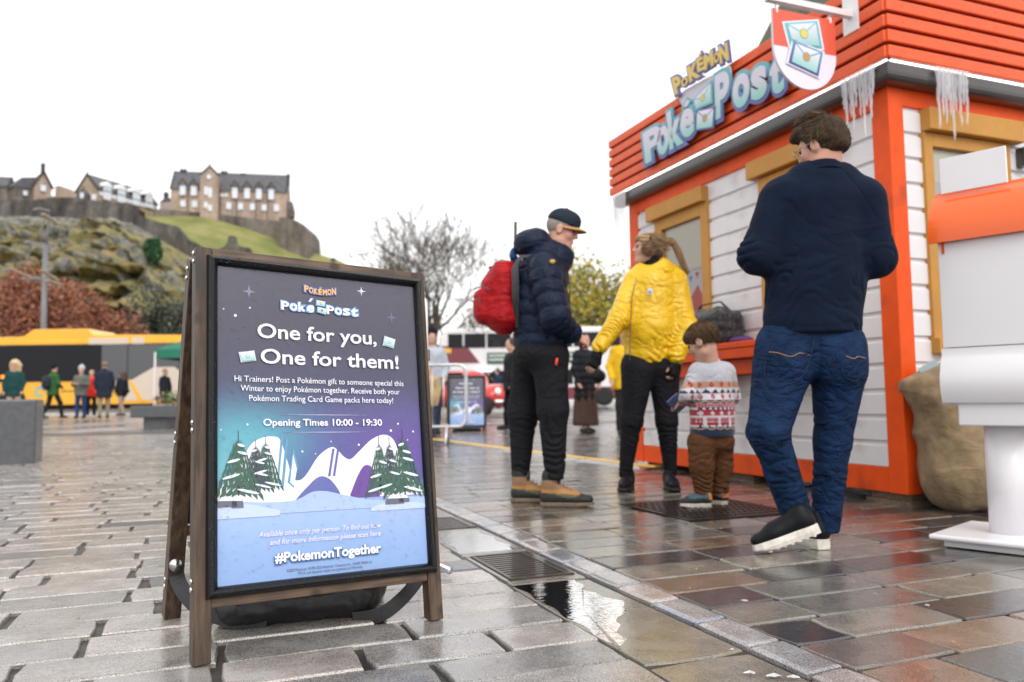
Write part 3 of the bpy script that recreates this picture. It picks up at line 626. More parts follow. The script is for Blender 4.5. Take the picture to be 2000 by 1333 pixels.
def masonry(name, c1, c2, mort, sc=1.0, streak=.35):
    m = bpy.data.materials.new(name); m.use_nodes = True; t = m.node_tree; b = t.nodes['Principled BSDF']; b.inputs['Roughness'].default_value = .9
    tc = nd(t, 'ShaderNodeTexCoord').outputs['Object']; mp = nd(t, 'ShaderNodeMapping'); mp.inputs['Rotation'].default_value = (math.radians(90), 0, 0); t.links.new(tc, mp.inputs[0])
    br = nd(t, 'ShaderNodeTexBrick'); br.inputs['Scale'].default_value = sc; br.inputs['Brick Width'].default_value = .9; br.inputs['Row Height'].default_value = .42; br.inputs['Mortar Size'].default_value = .03
    br.inputs['Color1'].default_value = tuple(c1) + (1,); br.inputs['Color2'].default_value = tuple(c2) + (1,); br.inputs['Mortar'].default_value = tuple(mort) + (1,); t.links.new(mp.outputs[0], br.inputs['Vector'])
    mp2 = nd(t, 'ShaderNodeMapping'); mp2.inputs['Scale'].default_value = (1, 1, .25); t.links.new(tc, mp2.inputs[0])
    n = nd(t, 'ShaderNodeTexNoise'); n.inputs['Scale'].default_value = .28; n.inputs['Detail'].default_value = 7; n.inputs['Roughness'].default_value = .7; t.links.new(mp2.outputs[0], n.inputs['Vector'])
    r = nd(t, 'ShaderNodeMapRange'); r.inputs[1].default_value = .32; r.inputs[2].default_value = .68; r.inputs[3].default_value = 1 - streak; r.inputs[4].default_value = 1 + streak; t.links.new(n.outputs[0], r.inputs[0])
    s2 = nd(t, 'ShaderNodeVectorMath', operation='SCALE'); t.links.new(br.outputs[0], s2.inputs[0]); t.links.new(r.outputs[0], s2.inputs['Scale']); t.links.new(s2.outputs[0], b.inputs['Base Color'])
    bp = nd(t, 'ShaderNodeBump'); bp.inputs['Strength'].default_value = .6; bp.inputs['Distance'].default_value = .1; t.links.new(n.outputs[0], bp.inputs['Height']); t.links.new(bp.outputs[0], b.inputs['Normal'])
    return m
M_sand = masonry('pink_sandstone', (.42, .32, .25), (.33, .25, .20), (.25, .19, .16)); M_dark = masonry('sooty_stone', (.075, .066, .06), (.11, .098, .085), (.05, .045, .04), 1, .9)
M_mid = masonry('weathered_stone', (.16, .135, .11), (.12, .105, .088), (.08, .07, .06), 1, .8)
M_slate = material('wet_slate', (.085, .088, .098), .45, var=.25, vscale=.8, space='Object', stretch=(1, 1, .3)); M_white = material('white_window_paint', (.78, .80, .84), .5)
M_wglass = material('window_pane', (.62, .67, .75), .12, coat=.3); M_sooty = material('sooty_chimney', (.06, .052, .05), .9, var=.3, vscale=1)

def wall(name, top, bot, Y, th, mat, label=None, cat=None, crenel=0, Y1=None, parent=None):
    """wall following a line on the hill: outline read off the photograph, set at its own distance and thickness"""
    mb = MB(); xs = sorted({x for x, _ in top} | {x for x, _ in bot}); xs = [x for x in xs if x >= max(top[0][0], bot[0][0]) and x <= min(top[-1][0], bot[-1][0])]
    xx = []
    for a, b in zip(xs[:-1], xs[1:]): xx += list(np.linspace(a, b, max(2, int((b - a) / 9) + 1))[:-1])
    xx.append(xs[-1]); Y1 = Y if Y1 is None else Y1; x0, x1 = xx[0], xx[-1]; P = []
    for x in xx:
        y_ = Y + (Y1 - Y) * (x - x0) / (x1 - x0); a = at(x, np.interp(x, *zip(*top)), y_); b = at(x, np.interp(x, *zip(*bot)), y_); b[0] = a[0]; P.append((a, b))
    for i in range(len(P) - 1):
        (a, b), (c, d) = P[i], P[i + 1]; k = np.array([0, th, 0])
        mb.add([b, d, c, a, b + k, d + k, c + k, a + k], [(0, 1, 2, 3), (5, 4, 7, 6), (3, 2, 6, 7), (1, 0, 4, 5), (0, 3, 7, 4), (2, 1, 5, 6)])
    if crenel:
        for i in range(0, len(P) - 1):
            (a, b), (c, d) = P[i], P[i + 1]; L = c - a; n = max(1, int(np.linalg.norm(L) / crenel))
            for q in range(n):
                p = a + L * (q + .25) / n; w = L / n * .5; mb.add([p, p + w, p + w + (0, 0, .7), p + (0, 0, .7), p + (0, .8, 0), p + w + (0, .8, 0), p + w + (0, .8, .7), p + (0, .8, .7)], [(0, 1, 2, 3), (3, 2, 6, 7), (0, 3, 7, 4), (2, 1, 5, 6), (5, 4, 7, 6)])
    org = P[0][1]; V = np.concatenate(mb.V) - org; o = meshobj(name, V, mb.F, mat, parent, loc=tuple(org)); return tag(o, label, cat)

wall('curtain_wall', [(246, 396), (262, 402), (266, 420), (310, 434), (345, 442), (362, 466), (385, 476), (402, 488), (430, 520), (520, 560)], [(246, 500), (300, 510), (402, 575), (520, 640)], 196, 2.5, M_dark, 'dark curved curtain wall stepping down the hillside in front of the green slope', 'wall')
wall('bastion_wall', [(128, 405), (150, 394), (178, 392), (246, 396), (262, 404)], [(128, 480), (262, 490)], 195, 6, M_dark, 'dark rounded bastion wall below the low gabled hall', 'wall')
wall('upper_rampart', [(-80, 388), (60, 392), (98, 386), (150, 386), (190, 392)], [(-80, 470), (190, 470)], 199, 5, M_dark, 'long dark rampart wall at the left end of the hilltop', 'wall')
wall('rampart_parapet', [(262, 402), (300, 408), (340, 411), (440, 420), (520, 430), (548, 432)], [(262, 470), (330, 470), (440, 480), (520, 490), (548, 520)], 224, 3, M_mid, 'weathered retaining wall under the long gabled barrack', 'wall', Y1=231)
wall('battery_wall', [(545, 425), (560, 425), (580, 432), (594, 440), (601, 452), (603, 475)], [(545, 530), (603, 530)], 221, 14, M_mid, 'tall battery wall at the right end of the castle', 'wall', Y1=219)
wall('sally_port', [(420, 489), (436, 484), (444, 475), (446, 461), (457, 461), (459, 474), (470, 482), (486, 484), (490, 495)], [(420, 505), (490, 512)], 205, 2, M_dark, 'small dark gabled gateway standing on the grass slope', 'gateway')
wall('round_battery', [(108, 364), (116, 363), (138, 370), (147, 384)], [(108, 392), (147, 392)], 222, 10, M_sand, 'low pale round battery between the two small gabled houses', 'wall')

def bldg(name, label, cat, xl, xr, Yl, Yr, base_l, base_r, eave_l, eave_r, ridge_l, ridge_r, depth, wallm, roofm=None, group=None):
    """gabled range seen along its length. returns root + function (u 0..1, photo row) -> local point on the front"""
    org = at(xl, base_l, Yl); org[2] -= 4
    L_, R_ = at(xl, base_l, Yl), at(xr, base_r, Yr); ax = R_ - L_; ax[2] = 0; length = np.linalg.norm(ax); ax /= length; nrm = np.array([-ax[1], ax[0], 0])
    eav = ((at(xl, eave_l, Yl)[2] + at(xr, eave_r, Yr)[2]) / 2) - org[2]; rdg = ((at(xl, ridge_l, Yl + depth / 2)[2] + at(xr, ridge_r, Yr + depth / 2)[2]) / 2) - org[2]
    r = empty(name, label, cat, group, frame(org, ax, nrm, (0, 0, 1)))
    mb = MB().box((0, 0, -8), (length, depth, eav)); mb.add([(0, 0, eav), (0, depth, eav), (0, depth / 2, rdg), (length, 0, eav), (length, depth, eav), (length, depth / 2, rdg)], [(0, 2, 1), (3, 4, 5)])
    mb.build('wall', wallm, r)
    rf = MB(); h = .35
    for sy in (0, 1):
        y0 = -.35 if sy == 0 else depth + .35; rf.add([(.15, y0, eav - .2), (length - .15, y0, eav - .2), (length - .15, depth / 2, rdg + .1), (.15, depth / 2, rdg + .1), (.15, y0, eav - .2 + h), (length - .15, y0, eav - .2 + h), (length - .15, depth / 2, rdg + .1 + h), (.15, depth / 2, rdg + .1 + h)],
               [(0, 1, 5, 4), (4, 5, 6, 7), (3, 2, 1, 0), (1, 2, 6, 5), (0, 4, 7, 3)])
    roof = rf.build('roof', roofm or M_slate, r)
    for x0 in (-.25, length - .2):                                 # gable copings
        cp = MB(); 
        for y0 in (-.4, depth + .4): cp.beam((x0 + .22, y0, eav - .1), (x0 + .22, depth / 2, rdg + .35), .5, .45, (1, 0, 0))
        cp.build('gable_coping', M_sooty, r)
    def loc(px, py):
        d = ray(px, py); t = ((org - CPOS) @ nrm) / (d @ nrm); p = CPOS + t * d - org; return float(p @ ax), float(p[2])
    return r, loc, length, eav, rdg, depth, roof
def window(r, x, z, w, h, y=0, pane=True):
    f = MB(); t = .16
    f.box((x - w / 2, y - .08, z - h / 2), (x - w / 2 + t, y + .1, z + h / 2)).box((x + w / 2 - t, y - .08, z - h / 2), (x + w / 2, y + .1, z + h / 2)).box((x - w / 2 + t, y - .08, z + h / 2 - t), (x + w / 2 - t, y + .1, z + h / 2)).box((x - w / 2 + t, y - .08, z - h / 2), (x + w / 2 - t, y + .1, z - h / 2 + t)).box((x - w / 2 + t, y - .07, z - .06), (x + w / 2 - t, y + .1, z + .06))
    o = f.build('window', M_white, r); MB().box((x - w / 2 + t, y - .03, z - h / 2 + t), (x + w / 2 - t, y + .02, z + h / 2 - t)).build('pane', M_wglass, o)
    MB().box((x - w / 2 - .1, y - .18, z - h / 2 - .2), (x + w / 2 + .1, y + .05, z - h / 2 - .01)).build('sill', M_mid, o)
def chimney(r, x, y, z0, z1, w=1.3, d=1.0):
    mb = MB().box((x - w / 2, y - d / 2, z0), (x + w / 2, y + d / 2, z1)).box((x - w / 2 - .12, y - d / 2 - .12, z1), (x + w / 2 + .12, y + d / 2 + .12, z1 + .25))
    for k in (-.3, .3): mb.lathe([(.18, 0), (.15, .6)], 8, (x + k * w, y, z1 + .25))
    mb.build('chimney', M_sooty, r)
# --- the big barrack block
r, loc, L, eav, rdg, dep, roof = bldg('castle_barrack', 'largest castle block with slate roof, central gabled bay and tall white windows', 'castle building', 333, 559, 226, 232, 412, 424, 367, 378, 337, 346, 9.5, M_sand)
for px, y0, y1 in ((357.5, 363, 382), (379, 364, 383), (459, 367, 388), (483, 368, 389), (506, 369, 390), (530, 370, 391)):
    x, zt = loc(px, y0); _, zb = loc(px, y1); window(r, x, (zt + zb) / 2, 1.5, zt - zb, -.35)
    mb = MB(); mb.prism([(-1.1, 0), (1.1, 0), (0, 1.6)], -2.4, .5, M=frame((x, -.3, zt + .15), (1, 0, 0), (0, 0, 1), (0, -1, 0))); dm = mb.build('dormer_gable', M_mid, r)
    MB().box((x - 1.0, -.25, zb + .3), (x + 1.0, 2.2, zt + .15)).build('dormer_cheek', M_sand, r)
    cp = MB(); [cp.beam((x + sx * 1.25, -.75, zt), (x, -.75, zt + 1.9), .3, .3, (0, 1, 0)) for sx in (-1, 1)]; cp.build('dormer_coping', M_sooty, r)
for px, y0, y1, w in ((357.5, 392, 404, 1.35), (380, 393, 405, 1.35), (447, 396, 409, 1.35), (470, 397, 410, 1.35), (493, 398, 411, 1.35), (516, 400, 412, 1.35), (540, 400, 413, 1.35), (434, 379, 385, .8), (442, 379, 385, .8)):
    x, zt = loc(px, y0); _, zb = loc(px, y1); window(r, x, (zt + zb) / 2, w, zt - zb, -.02)
x0, _ = loc(393, 400); x1, _ = loc(428, 400); _, zs = loc(410, 344); _, za = loc(410, 329)
bay = MB().box((x0, -1.6, -6), (x1, 5, zs)); bay.prism([(x0, zs), (x1, zs), ((x0 + x1) / 2, za)], -5, 1.6, M=frame((0, 0, 0), (1, 0, 0), (0, 0, 1), (0, -1, 0))); bay.build('gabled_bay', M_sand, r)
cp = MB(); [cp.beam((xx, -1.5, zs - .3), ((x0 + x1) / 2, -1.5, za + .2), .5, .5, (0, 1, 0)) for xx in (x0 - .2, x1 + .2)]; cp.ball(((x0 + x1) / 2, -1.5, za + .7), .3); cp.build('bay_coping', M_sooty, r)
for px, y0, y1, w in ((404.5, 368, 384, .95), (412.5, 370, 389, .95), (404, 398, 409, .95), (412, 403, 415, .95), (410, 345, 353, 1.0)):
    x, zt = loc(px, y0); _, zb = loc(px, y1); window(r, x, (zt + zb) / 2, w, zt - zb, -1.62)
for px in (367, 391.5, 430, 462, 500, 522):
    x, _ = loc(px, 400); MB().tube([(x, -.12, -2), (x, -.12, eav - .2)], .11, 6).build('downpipe', M_sooty, r)
for px, yt in ((351, 327), (398, 328), (431, 331), (468, 336), (556, 338)):
    x, z = loc(px, yt); chimney(r, x * (1 + .02), dep / 2, rdg - 2.6, z * 1.02, 1.6 if px != 556 else .9)
MB().box((L, 1.2, -6), (L + 1.6, dep - 1, eav - 2.4)).build('stair_turret', M_mid, r)
# lean-to on its right, small block on its left
t = MB().box((0, 0, 0), (1.6, 2, 2.3)); p = at(562, 424, 229); tag(t.build('stone_hut', M_mid, loc=tuple(p)), 'small grey hut at the right foot of the largest castle block', 'hut')
p = at(312, 412, 228); r = empty('gate_lodge', 'pale low lodge with a chimney between the long hall and the largest block', 'castle building', None, p)
MB().box((0, 0, -2), (4.6, 4, 2.6)).build('wall', masonry('pale_render', (.5, .4, .37), (.44, .36, .33), (.3, .25, .2)), r); MB().prism([(-.2, 2.6), (4.8, 2.6), (2.2, 4.1)], -4, .1, M=frame((0, 0, 0), (1, 0, 0), (0, 0, 1), (0, -1, 0))).build('roof', M_slate, r); chimney(r, .9, 2, 2.4, 5.4, 1.1)
# --- low hall with white dormers
r, loc, L, eav, rdg, dep, roof = bldg('castle_hall', 'long low castle hall with four white dormers in its slate roof', 'castle building', 190, 306, 208, 226, 393, 410, 374, 397, 352, 377, 8, masonry('buff_stone', (.40, .31, .20), (.34, .26, .17), (.25, .2, .14)))
for k, px in enumerate((208, 236, 265, 290)):
    y0 = 366 + k * 5.2; x, zt = loc(px, y0); _, zb = loc(px, y0 + 25); w = 2.3
    window(r, x, (zt + zb) / 2, w, zt - zb, -.3); MB().prism([(-w * .62, 0), (w * .62, 0), (w * .35, 1.0), (0, 1.5), (-w * .35, 1.0)], -3, .4, M=frame((x, -.2, zt), (1, 0, 0), (0, 0, 1), (0, -1, 0))).build('dormer_gable', M_white, r)
for k in range(14):
    x = L * (.06 + k * .067); window(r, x, eav - .95, 1.1, 1.1, -.02)
x, z = loc(182, 354); MB().box((-.4, .2, 0), (-.1, 7, eav - 1.4)).build('white_gable_panel', M_white, r); MB().lathe([(.3, 0), (.05, 1.4)], 6, (0, dep / 2, rdg + .2)).build('finial', M_sooty, r)
# --- small gabled house
r, loc, L, eav, rdg, dep, roof = bldg('castle_house', 'small gabled stone house on the rampart, second building from the left', 'castle building', 66, 100, 203, 206, 386, 386, 366, 367, 352, 352, 5, M_sand)
for ch_ in [c for c in r.children if c.name.startswith(('roof', 'gable_coping'))]: bpy.data.objects.remove(ch_)
MB().prism([(-.3, eav), (L + .3, eav), (L / 2, rdg + 1.5)], -5, 0, M=frame((0, 0, 0), (1, 0, 0), (0, 0, 1), (0, -1, 0))).build('gable', M_sand, r)
cp = MB(); [cp.beam((xx, -.2, eav - .1), (L / 2, -.2, rdg + 1.7), .5, .35, (0, 1, 0)) for xx in (-.4, L + .4)]; cp.build('gable_coping', M_sooty, r); chimney(r, L / 2, .4, rdg + .8, rdg + 3.2, .8, .8)
MB().prism([(-4.6, 0), (1.2, 0), (1.2, 3.4), (-2.6, 2.6)], -7, -1.2, M=frame((0, 0, eav - .6), (1, 0, 0), (0, 0, 1), (0, -1, 0))).build('roof', M_slate, r)
MB().box((-4.2, 1.4, -2), (0, 6.5, eav - .5)).build('side_wall', M_mid, r); window(r, L * .52, eav - .2, 1.2, 1.6, -.06); window(r, -1.6, eav - 1.9, 1.0, 1.2, 1.35)
r, *_ = bldg('castle_store', 'leftmost castle building, cut by the left edge of the picture', 'castle building', -40, 16, 204, 206, 388, 388, 362, 364, 348, 349, 5, M_mid)
p = at(150, 392, 203); r = empty('watch_turret', 'tiny pointed stone turret left of the low castle hall', 'turret', None, p)
MB().box((0, 0, 0), (2.6, 2, 1.8)).build('base', M_dark, r); MB().prism([(0, 1.8), (2.6, 1.8), (1.3, 3.2)], -2, 0, M=frame((0, 0, 0), (1, 0, 0), (0, 0, 1), (0, -1, 0))).build('roof', M_slate, r); window(r, 1.3, 1.3, .9, 1.4, -.05); MB().lathe([(.12, 0), (.2, .5), (.02, 1.1)], 6, (1.1, 1, 3.1)).build('finial', M_sooty, r)
p = at(651, 514, 190); r = empty('stone_pavilion', 'small round-topped stone pillar on the skyline above the advertising board', 'turret', None, p)
MB().lathe([(.55, -6), (.55, .3), (.7, .35), (.7, .5)], 10).build('shaft', M_mid, r); MB().ball((0, 0, .7), (.65, .65, .6)).build('dome', M_sooty, r, True)

# ================================================================== TREES
def leafmesh(pts, size, rng, cols, up=.3):
    n = len(pts); d = rng.normal(size=(n, 3)); d /= np.linalg.norm(d, axis=1)[:, None]; e = np.cross(d, rng.normal(size=(n, 3))); e /= np.linalg.norm(e, axis=1)[:, None]
    s = size * rng.uniform(.6, 1.4, n)[:, None]; V = np.stack([pts - d * s, pts + e * s * .55, pts + d * s, pts - e * s * .55], 1).reshape(-1, 3)
    Fs = [(4 * i, 4 * i + 1, 4 * i + 2, 4 * i + 3) for i in range(n)]; c = np.array(cols)[rng.integers(0, len(cols), n)] * rng.uniform(.7, 1.3, (n, 1)); return V, Fs, np.repeat(c, 4, 0)
M_leafc = material('foliage', (.1, .1, .05), .7, vcol=True); M_bark = material('bark', (.085, .068, .050), .9, var=.4, vscale=6)
def branches(mb, p, d, L, r, lvl, rng, tips, mx=5, spread=.55, upb=.12, nf=6):
    n = 4; pts = [p]; rad = [r]
    for i in range(n):
        d = d + rng.normal(0, .14, 3); d[2] += upb * .3; d /= np.linalg.norm(d); p = p + d * L / n; pts.append(p); rad.append(max(.016, r * (1 - .38 * (i + 1) / n)))
    mb.tube(pts, rad, nf if lvl < 2 else 4 if lvl < 4 else 3, cap=False)
    if lvl >= mx: tips.append(p); return
    for k in range(3 if lvl < (5 if mx > 6 else 4) else 2):
        a = rng.normal(size=3); a -= d * (a @ d); a /= np.linalg.norm(a); nd_ = d * math.cos(spread) + a * math.sin(spread) * rng.uniform(.7, 1.35); nd_[2] += upb
        q = pts[-1] if k < 2 else pts[rng.integers(2, 4)]
        branches(mb, q, nd_ / np.linalg.norm(nd_), L * rng.uniform(.62, .86), rad[-1] * rng.uniform(.55, .8), lvl + 1, rng, tips, mx, spread, upb, nf)
def tree(name, label, base, H_, trunk_h, rng, mx, leaves, lsz, cols, spread=.55, tr=.28, group=None, per=3, Lf=.30):
    r = empty(name, label, 'tree', group, base); mb = MB(); tips = []
    mb.tube([(0, 0, -.3), (0.03, 0, trunk_h * .5), (0, .05, trunk_h)], [tr * 1.3, tr, tr * .85], 10)
    for k in range(5):
        a = k * 1.257 + rng.uniform(-.4, .4); q_ = .25 if k == 0 else .72; d = np.array([math.cos(a) * q_, math.sin(a) * q_, .8]); branches(mb, np.array([0, 0, trunk_h * .96]), d / np.linalg.norm(d), H_ * Lf, tr * .62, 1, rng, tips, mx, spread)
    mb.build('trunk', M_bark, r, True)
    if leaves:
        T = np.array(tips); pts = np.repeat(T, per, 0) + rng.normal(0, leaves, (len(T) * per, 3)); V, Fs, c = leafmesh(pts, lsz, rng, cols); meshobj('crown', V, Fs, M_leafc, r, col=c)
    return r
def onfar(px, Y): d = ray(px, 770); x = d[0] / d[1] * Y; return (float(x), Y, float(far_gz(x, Y)))
tr_ = np.random.default_rng(4)
tree('bare_tree', 'tall nearly bare tree with a wide spreading crown behind the red car', onfar(830, 47), 11.5, 2.3, tr_, 7, .10, .055, [(.16, .15, .05), (.22, .18, .06), (.10, .11, .04)], .56, .42, per=1, Lf=.255)
tree('autumn_tree', 'yellow green autumn tree between the two standing adults', onfar(1160, 58), 10.5, 2.0, tr_, 5, .7, .17, [(.42, .31, .04), (.30, .29, .05), (.20, .23, .05), (.46, .36, .06)], .60, .30, per=40, Lf=.26)
tree('bare_tree', 'thin bare tree behind the backpack and the coach at picture centre', onfar(962, 64), 8.0, 2.0, tr_, 5, .5, .13, [(.14, .13, .05), (.2, .17, .06)], .55, .2, per=3, Lf=.24)
tree('olive_tree', 'dull olive tree right of the bare trees, above the white bus roof', onfar(1075, 62), 7.5, 1.8, tr_, 5, .6, .18, [(.15, .14, .06), (.22, .18, .06), (.12, .12, .05)], .55, .2, per=8, Lf=.25)
tree('olive_tree', 'dull olive tree low behind the yellow jacket beside the kiosk', onfar(1222, 66), 7.5, 1.8, tr_, 5, .6, .18, [(.20, .17, .06), (.30, .24, .07), (.12, .12, .05)], .55, .2, per=7, Lf=.25)
def bush(name, label, base, rad, n, size, cols, rng, group=None, cat='shrub'):
    r = empty(name, label, cat, group, base); lob = [(rng.uniform(-.55, .55) * rad[0], rng.uniform(-.5, .5) * rad[1], rad[2] * rng.uniform(.45, .85), rng.uniform(.35, .6)) for _ in range(9)]
    P = []
    for x, y, z, q in lob:
        m = n // 9; v = rng.normal(size=(m, 3)); v /= np.linalg.norm(v, axis=1)[:, None]; v *= rng.uniform(.55, 1.05, (m, 1)); P.append(v * np.array(rad) * q + (x, y, z))
    P = np.concatenate(P); P = P[P[:, 2] > .05]; V, Fs, c = leafmesh(P, size, rng, cols); meshobj('crown', V, Fs, M_leafc, r, col=c)
    mb = MB(); 
    for k in range(7): q = lob[k]; mb.tube([(q[0] * .1, q[1] * .1, -.2), (q[0] * .5, q[1] * .5, q[2] * .5), (q[0], q[1], q[2] * 1.2)], [.12, .08, .03], 5)
    mb.build('trunk', M_bark, r); return r
red = [(.34, .13, .07), (.27, .10, .06), (.42, .17, .09), (.22, .09, .06), (.33, .16, .10)]
bush('copper_beech', 'red brown autumn tree at the left edge behind the yellow bus', onfar(5, 74), (5.0, 3, 10.2), 20000, .17, red, tr_, 'red autumn trees behind the bus')
bush('copper_beech', 'red brown autumn tree directly behind the grey lamp mast', onfar(88, 77), (5.2, 3, 9.8), 20000, .17, red, tr_, 'red autumn trees behind the bus')
bush('copper_beech', 'red brown autumn tree at the right end of the red group, nearest the green canopy', onfar(185, 80), (5.0, 3, 9.0), 20000, .17, red, tr_, 'red autumn trees behind the bus')
bush('evergreen_tree', 'dark green ivy covered tree left of the advertising board top', onfar(300, 86), (4.2, 3, 9.6), 12000, .2, [(.05, .06, .042), (.08, .09, .06), (.13, .14, .10), (.03, .04, .03)], tr_, cat='tree')
bush('evergreen_tree', 'dark green tree half hidden behind the left leg of the advertising board', onfar(372, 84), (5, 3, 9.8), 12000, .2, [(.05, .06, .042), (.08, .09, .06), (.13, .14, .10), (.03, .04, .03)], tr_, cat='tree')
p = at(295, 513, 150); bush('holly_bush', 'bright dark green bush clinging to the crag below the curtain wall', (p[0], p[1], p[2] - .4), (2.2, 1.6, 3.9), 3500, .3, [(.03, .10, .04), (.05, .14, .05), (.025, .07, .03)], tr_)

# ================================================================== VEHICLES, MAST, STREET THINGS
M_yel = material('yellow_bus_paint', (.85, .42, .015), .3, coat=.6, var=.03, vscale=1); M_cream = material('cream_bus_paint', (.62, .52, .42), .3, coat=.6); M_blackg = material('dark_bus_glass', (.010, .011, .014), .08, spec=.25)
M_whitep = material('white_bus_paint', (.78, .76, .77), .3, coat=.5); M_maroon = material('maroon_bus_paint', (.17, .02, .03), .3, coat=.5); M_tyre = material('tyre_rubber', (.015, .015, .016), .7); M_metal = material('bright_metal', (.6, .6, .62), .3, 1)
M_redp = material('red_car_paint', (.62, .015, .015), .25, coat=.8); M_headl = material('lamp_glass', (.9, .85, .75), .1, coat=1); M_amber = material('amber_lamp', (1, .28, .02), .3, emit=1.2); M_grey = material('grey_plastic', (.12, .12, .13), .5)
def wheel(r, x, y, z, R, w=.28, ax='y'):
    mb = MB(); mb.lathe([(R * .62, -w / 2), (R * .95, -w / 2), (R, -w / 2 + .04), (R, w / 2 - .04), (R * .95, w / 2), (R * .62, w / 2)], 24)
    M = Matrix.Translation((x, y, z)) @ Matrix.Rotation(math.radians(90), 4, 'X'); o = mb.build('wheel', M_tyre, r, True); o.matrix_basis = M
    rim = MB().lathe([(R * .62, -w * .3), (R * .55, w * .36), (R * .3, w * .30), (R * .25, w * .45), (.001, w * .45)], 18, cap=False).build('rim', M_metal, o, True)
M_sheen = material('sky_lit_bus_glass', (.02, .024, .028), .05, coat=1, spec=.9)
# yellow coach: long side towards the camera
Y0 = 36.0; a = at(-150, 800, Y0); b = at(470, 800, Y0); z0 = float(far_gz(-20, Y0)); r = empty('coach', 'long yellow coach with dark windows and cream tail parked across the left background', 'bus', None, (0, Y0, z0))
def bx(px): return float(at(px, 760, Y0)[0])
def bz(py, px=180): return float(at(px, py, Y0)[2]) - z0
zb, zf, zw, zt = .35, bz(743), bz(674), bz(660)
xl, xr = bx(-190), bx(520)
MB().box((xl, 0, zb), (xr, 2.5, zt - .05)).build('body', M_yel, r, bevel=.08)
roof = MB().prism([(xl, zt - .1), (xr, zt - .1), (xr, zt + .03), (bx(180), zt + .14), (bx(168), zt + .42), (bx(60), zt + .42), (bx(40), zt + .1), (xl, zt + .03)], -2.4, -.05, M=frame((0, 0, 0), (1, 0, 0), (0, 0, 1), (0, -1, 0))).build('roof', M_yel, r, bevel=.05)
for a0, a1 in ((172, 248), (256, 280)): MB().box((bx(a0), -.012, zw + .02), (bx(a1), .05, zt - .02)).build('roof_panel', M_cream, r)
for a0, a1 in ((-188, -60), (-59, 60), (61, 158), (159, 196), (197, 248), (249, 350), (351, 450)): MB().box((bx(a0) + .01, -.02, zf), (bx(a1) - .01, .06, zw)).build('window', M_blackg if a0 < 190 else M_sheen, r)
MB().box((xl + .1, -.008, zf - .05), (xr - .1, .03, zw + .04)).build('window_band', M_tyre, r)
MB().prism([(bx(262), zb + .15), (bx(235), zb + .15), (bx(222), zf - .01), (bx(258), zf - .01), (bx(300), zf + .55), (bx(340), zf + .55), (bx(360), zf + .2), (bx(360), zb + .15)], 0, .03, M=frame((0, 0, 0), (1, 0, 0), (0, 0, 1), (0, -1, 0))).build('cream_panel', M_cream, r)
MB().prism([(bx(282), zb + .1), (bx(272), zb + .1), (bx(250), zf - .05), (bx(257), zf - .05)], 0, .045, M=frame((0, 0, 0), (1, 0, 0), (0, 0, 1), (0, -1, 0))).build('yellow_stripe', M_yel, r)
for px in (24, 430):
    MB().lathe([(.62, -.01), (.62, .02)], 24).build('wheel_arch', M_tyre, r).matrix_basis = Matrix.Translation((bx(px), .0, .55)) @ Matrix.Rotation(math.radians(90), 4, 'X'); wheel(r, bx(px), .12, .5, .5, .3)
for px in (8, 42): MB().box((bx(px) - .14, -.04, zf + .12), (bx(px) + .14, 0, zf + .28)).build('indicator_lamp', M_amber, r)
rg = MB(); 
for k in range(20): t0, t1 = k * .27, k * .27 + .25; rg.add([(.24 * math.cos(t0), 0, .24 * math.sin(t0)), (.24 * math.cos(t1), 0, .24 * math.sin(t1)), (.15 * math.cos(t1), 0, .15 * math.sin(t1)), (.15 * math.cos(t0), 0, .15 * math.sin(t0))], [(0, 1, 2, 3)], (.15, .35, .6) if k < 9 else (.1, .55, .45))
rg.build('ring_emblem', material('emblem_print', (.1, .3, .5), .4, vcol=True), r, col=True, loc=(bx(78), -.012, bz(764)))
for k in range(9): MB().box((bx(120) + k * .13, -.01, bz(764) - .03), (bx(120) + k * .13 + .08, 0, bz(764) + .03)).build('small_lettering', M_tyre, r)
MB().box((xl + .2, -.01, zb), (xr - .3, .02, zb + .22)).build('skirt', M_yel, r)
MB().box((xl, .3, .12), (xr - 1, 2.2, zb)).build('chassis', M_tyre, r)
# open-top double decker
Y0 = 42.0; z0 = float(far_gz(2, Y0)); r = empty('double_decker_bus', 'white and maroon double decker sightseeing bus in the centre background', 'bus', None, (0, Y0, z0))
zt = bz(640, 1000); xl, xr = bx(858), bx(1330)
MB().box((xl, 0, .35), (xr, 2.5, zt - .35)).build('body', M_whitep, r, bevel=.12)
MB().prism([(xl + .05, zt - .45), (xr, zt - .45), (xr, zt), (xl + .9, zt), (xl + .3, zt - .15)], -2.45, -.04, M=frame((0, 0, 0), (1, 0, 0), (0, 0, 1), (0, -1, 0))).build('roof', M_whitep, r, bevel=.1)
zl, zh = bz(680, 930), bz(652, 930)
for a0, a1 in ((875, 905), (907, 950), (952, 1000), (1002, 1060), (1062, 1120), (1122, 1180), (1182, 1240)): MB().box((bx(a0) + .02, -.03, zl), (bx(a1) - .02, .05, zh)).build('upper_window', M_blackg, r)
MB().prism([(bx(862), bz(686)), (bx(912), bz(686)), (bx(938), bz(720)), (bx(862), bz(720))], 0, .025, M=frame((0, 0, 0), (1, 0, 0), (0, 0, 1), (0, -1, 0))).build('maroon_sweep', M_maroon, r)
MB().box((xl + .1, -.02, .4), (xr, .03, bz(758, 1000))).build('lower_panel', M_maroon, r)
for a0, a1 in ((880, 940), (942, 1000), (1002, 1060), (1062, 1120), (1122, 1175)): MB().box((bx(a0) + .02, -.03, bz(752, 1000)), (bx(a1) - .02, .05, bz(724, 1000))).build('lower_window', M_blackg, r)
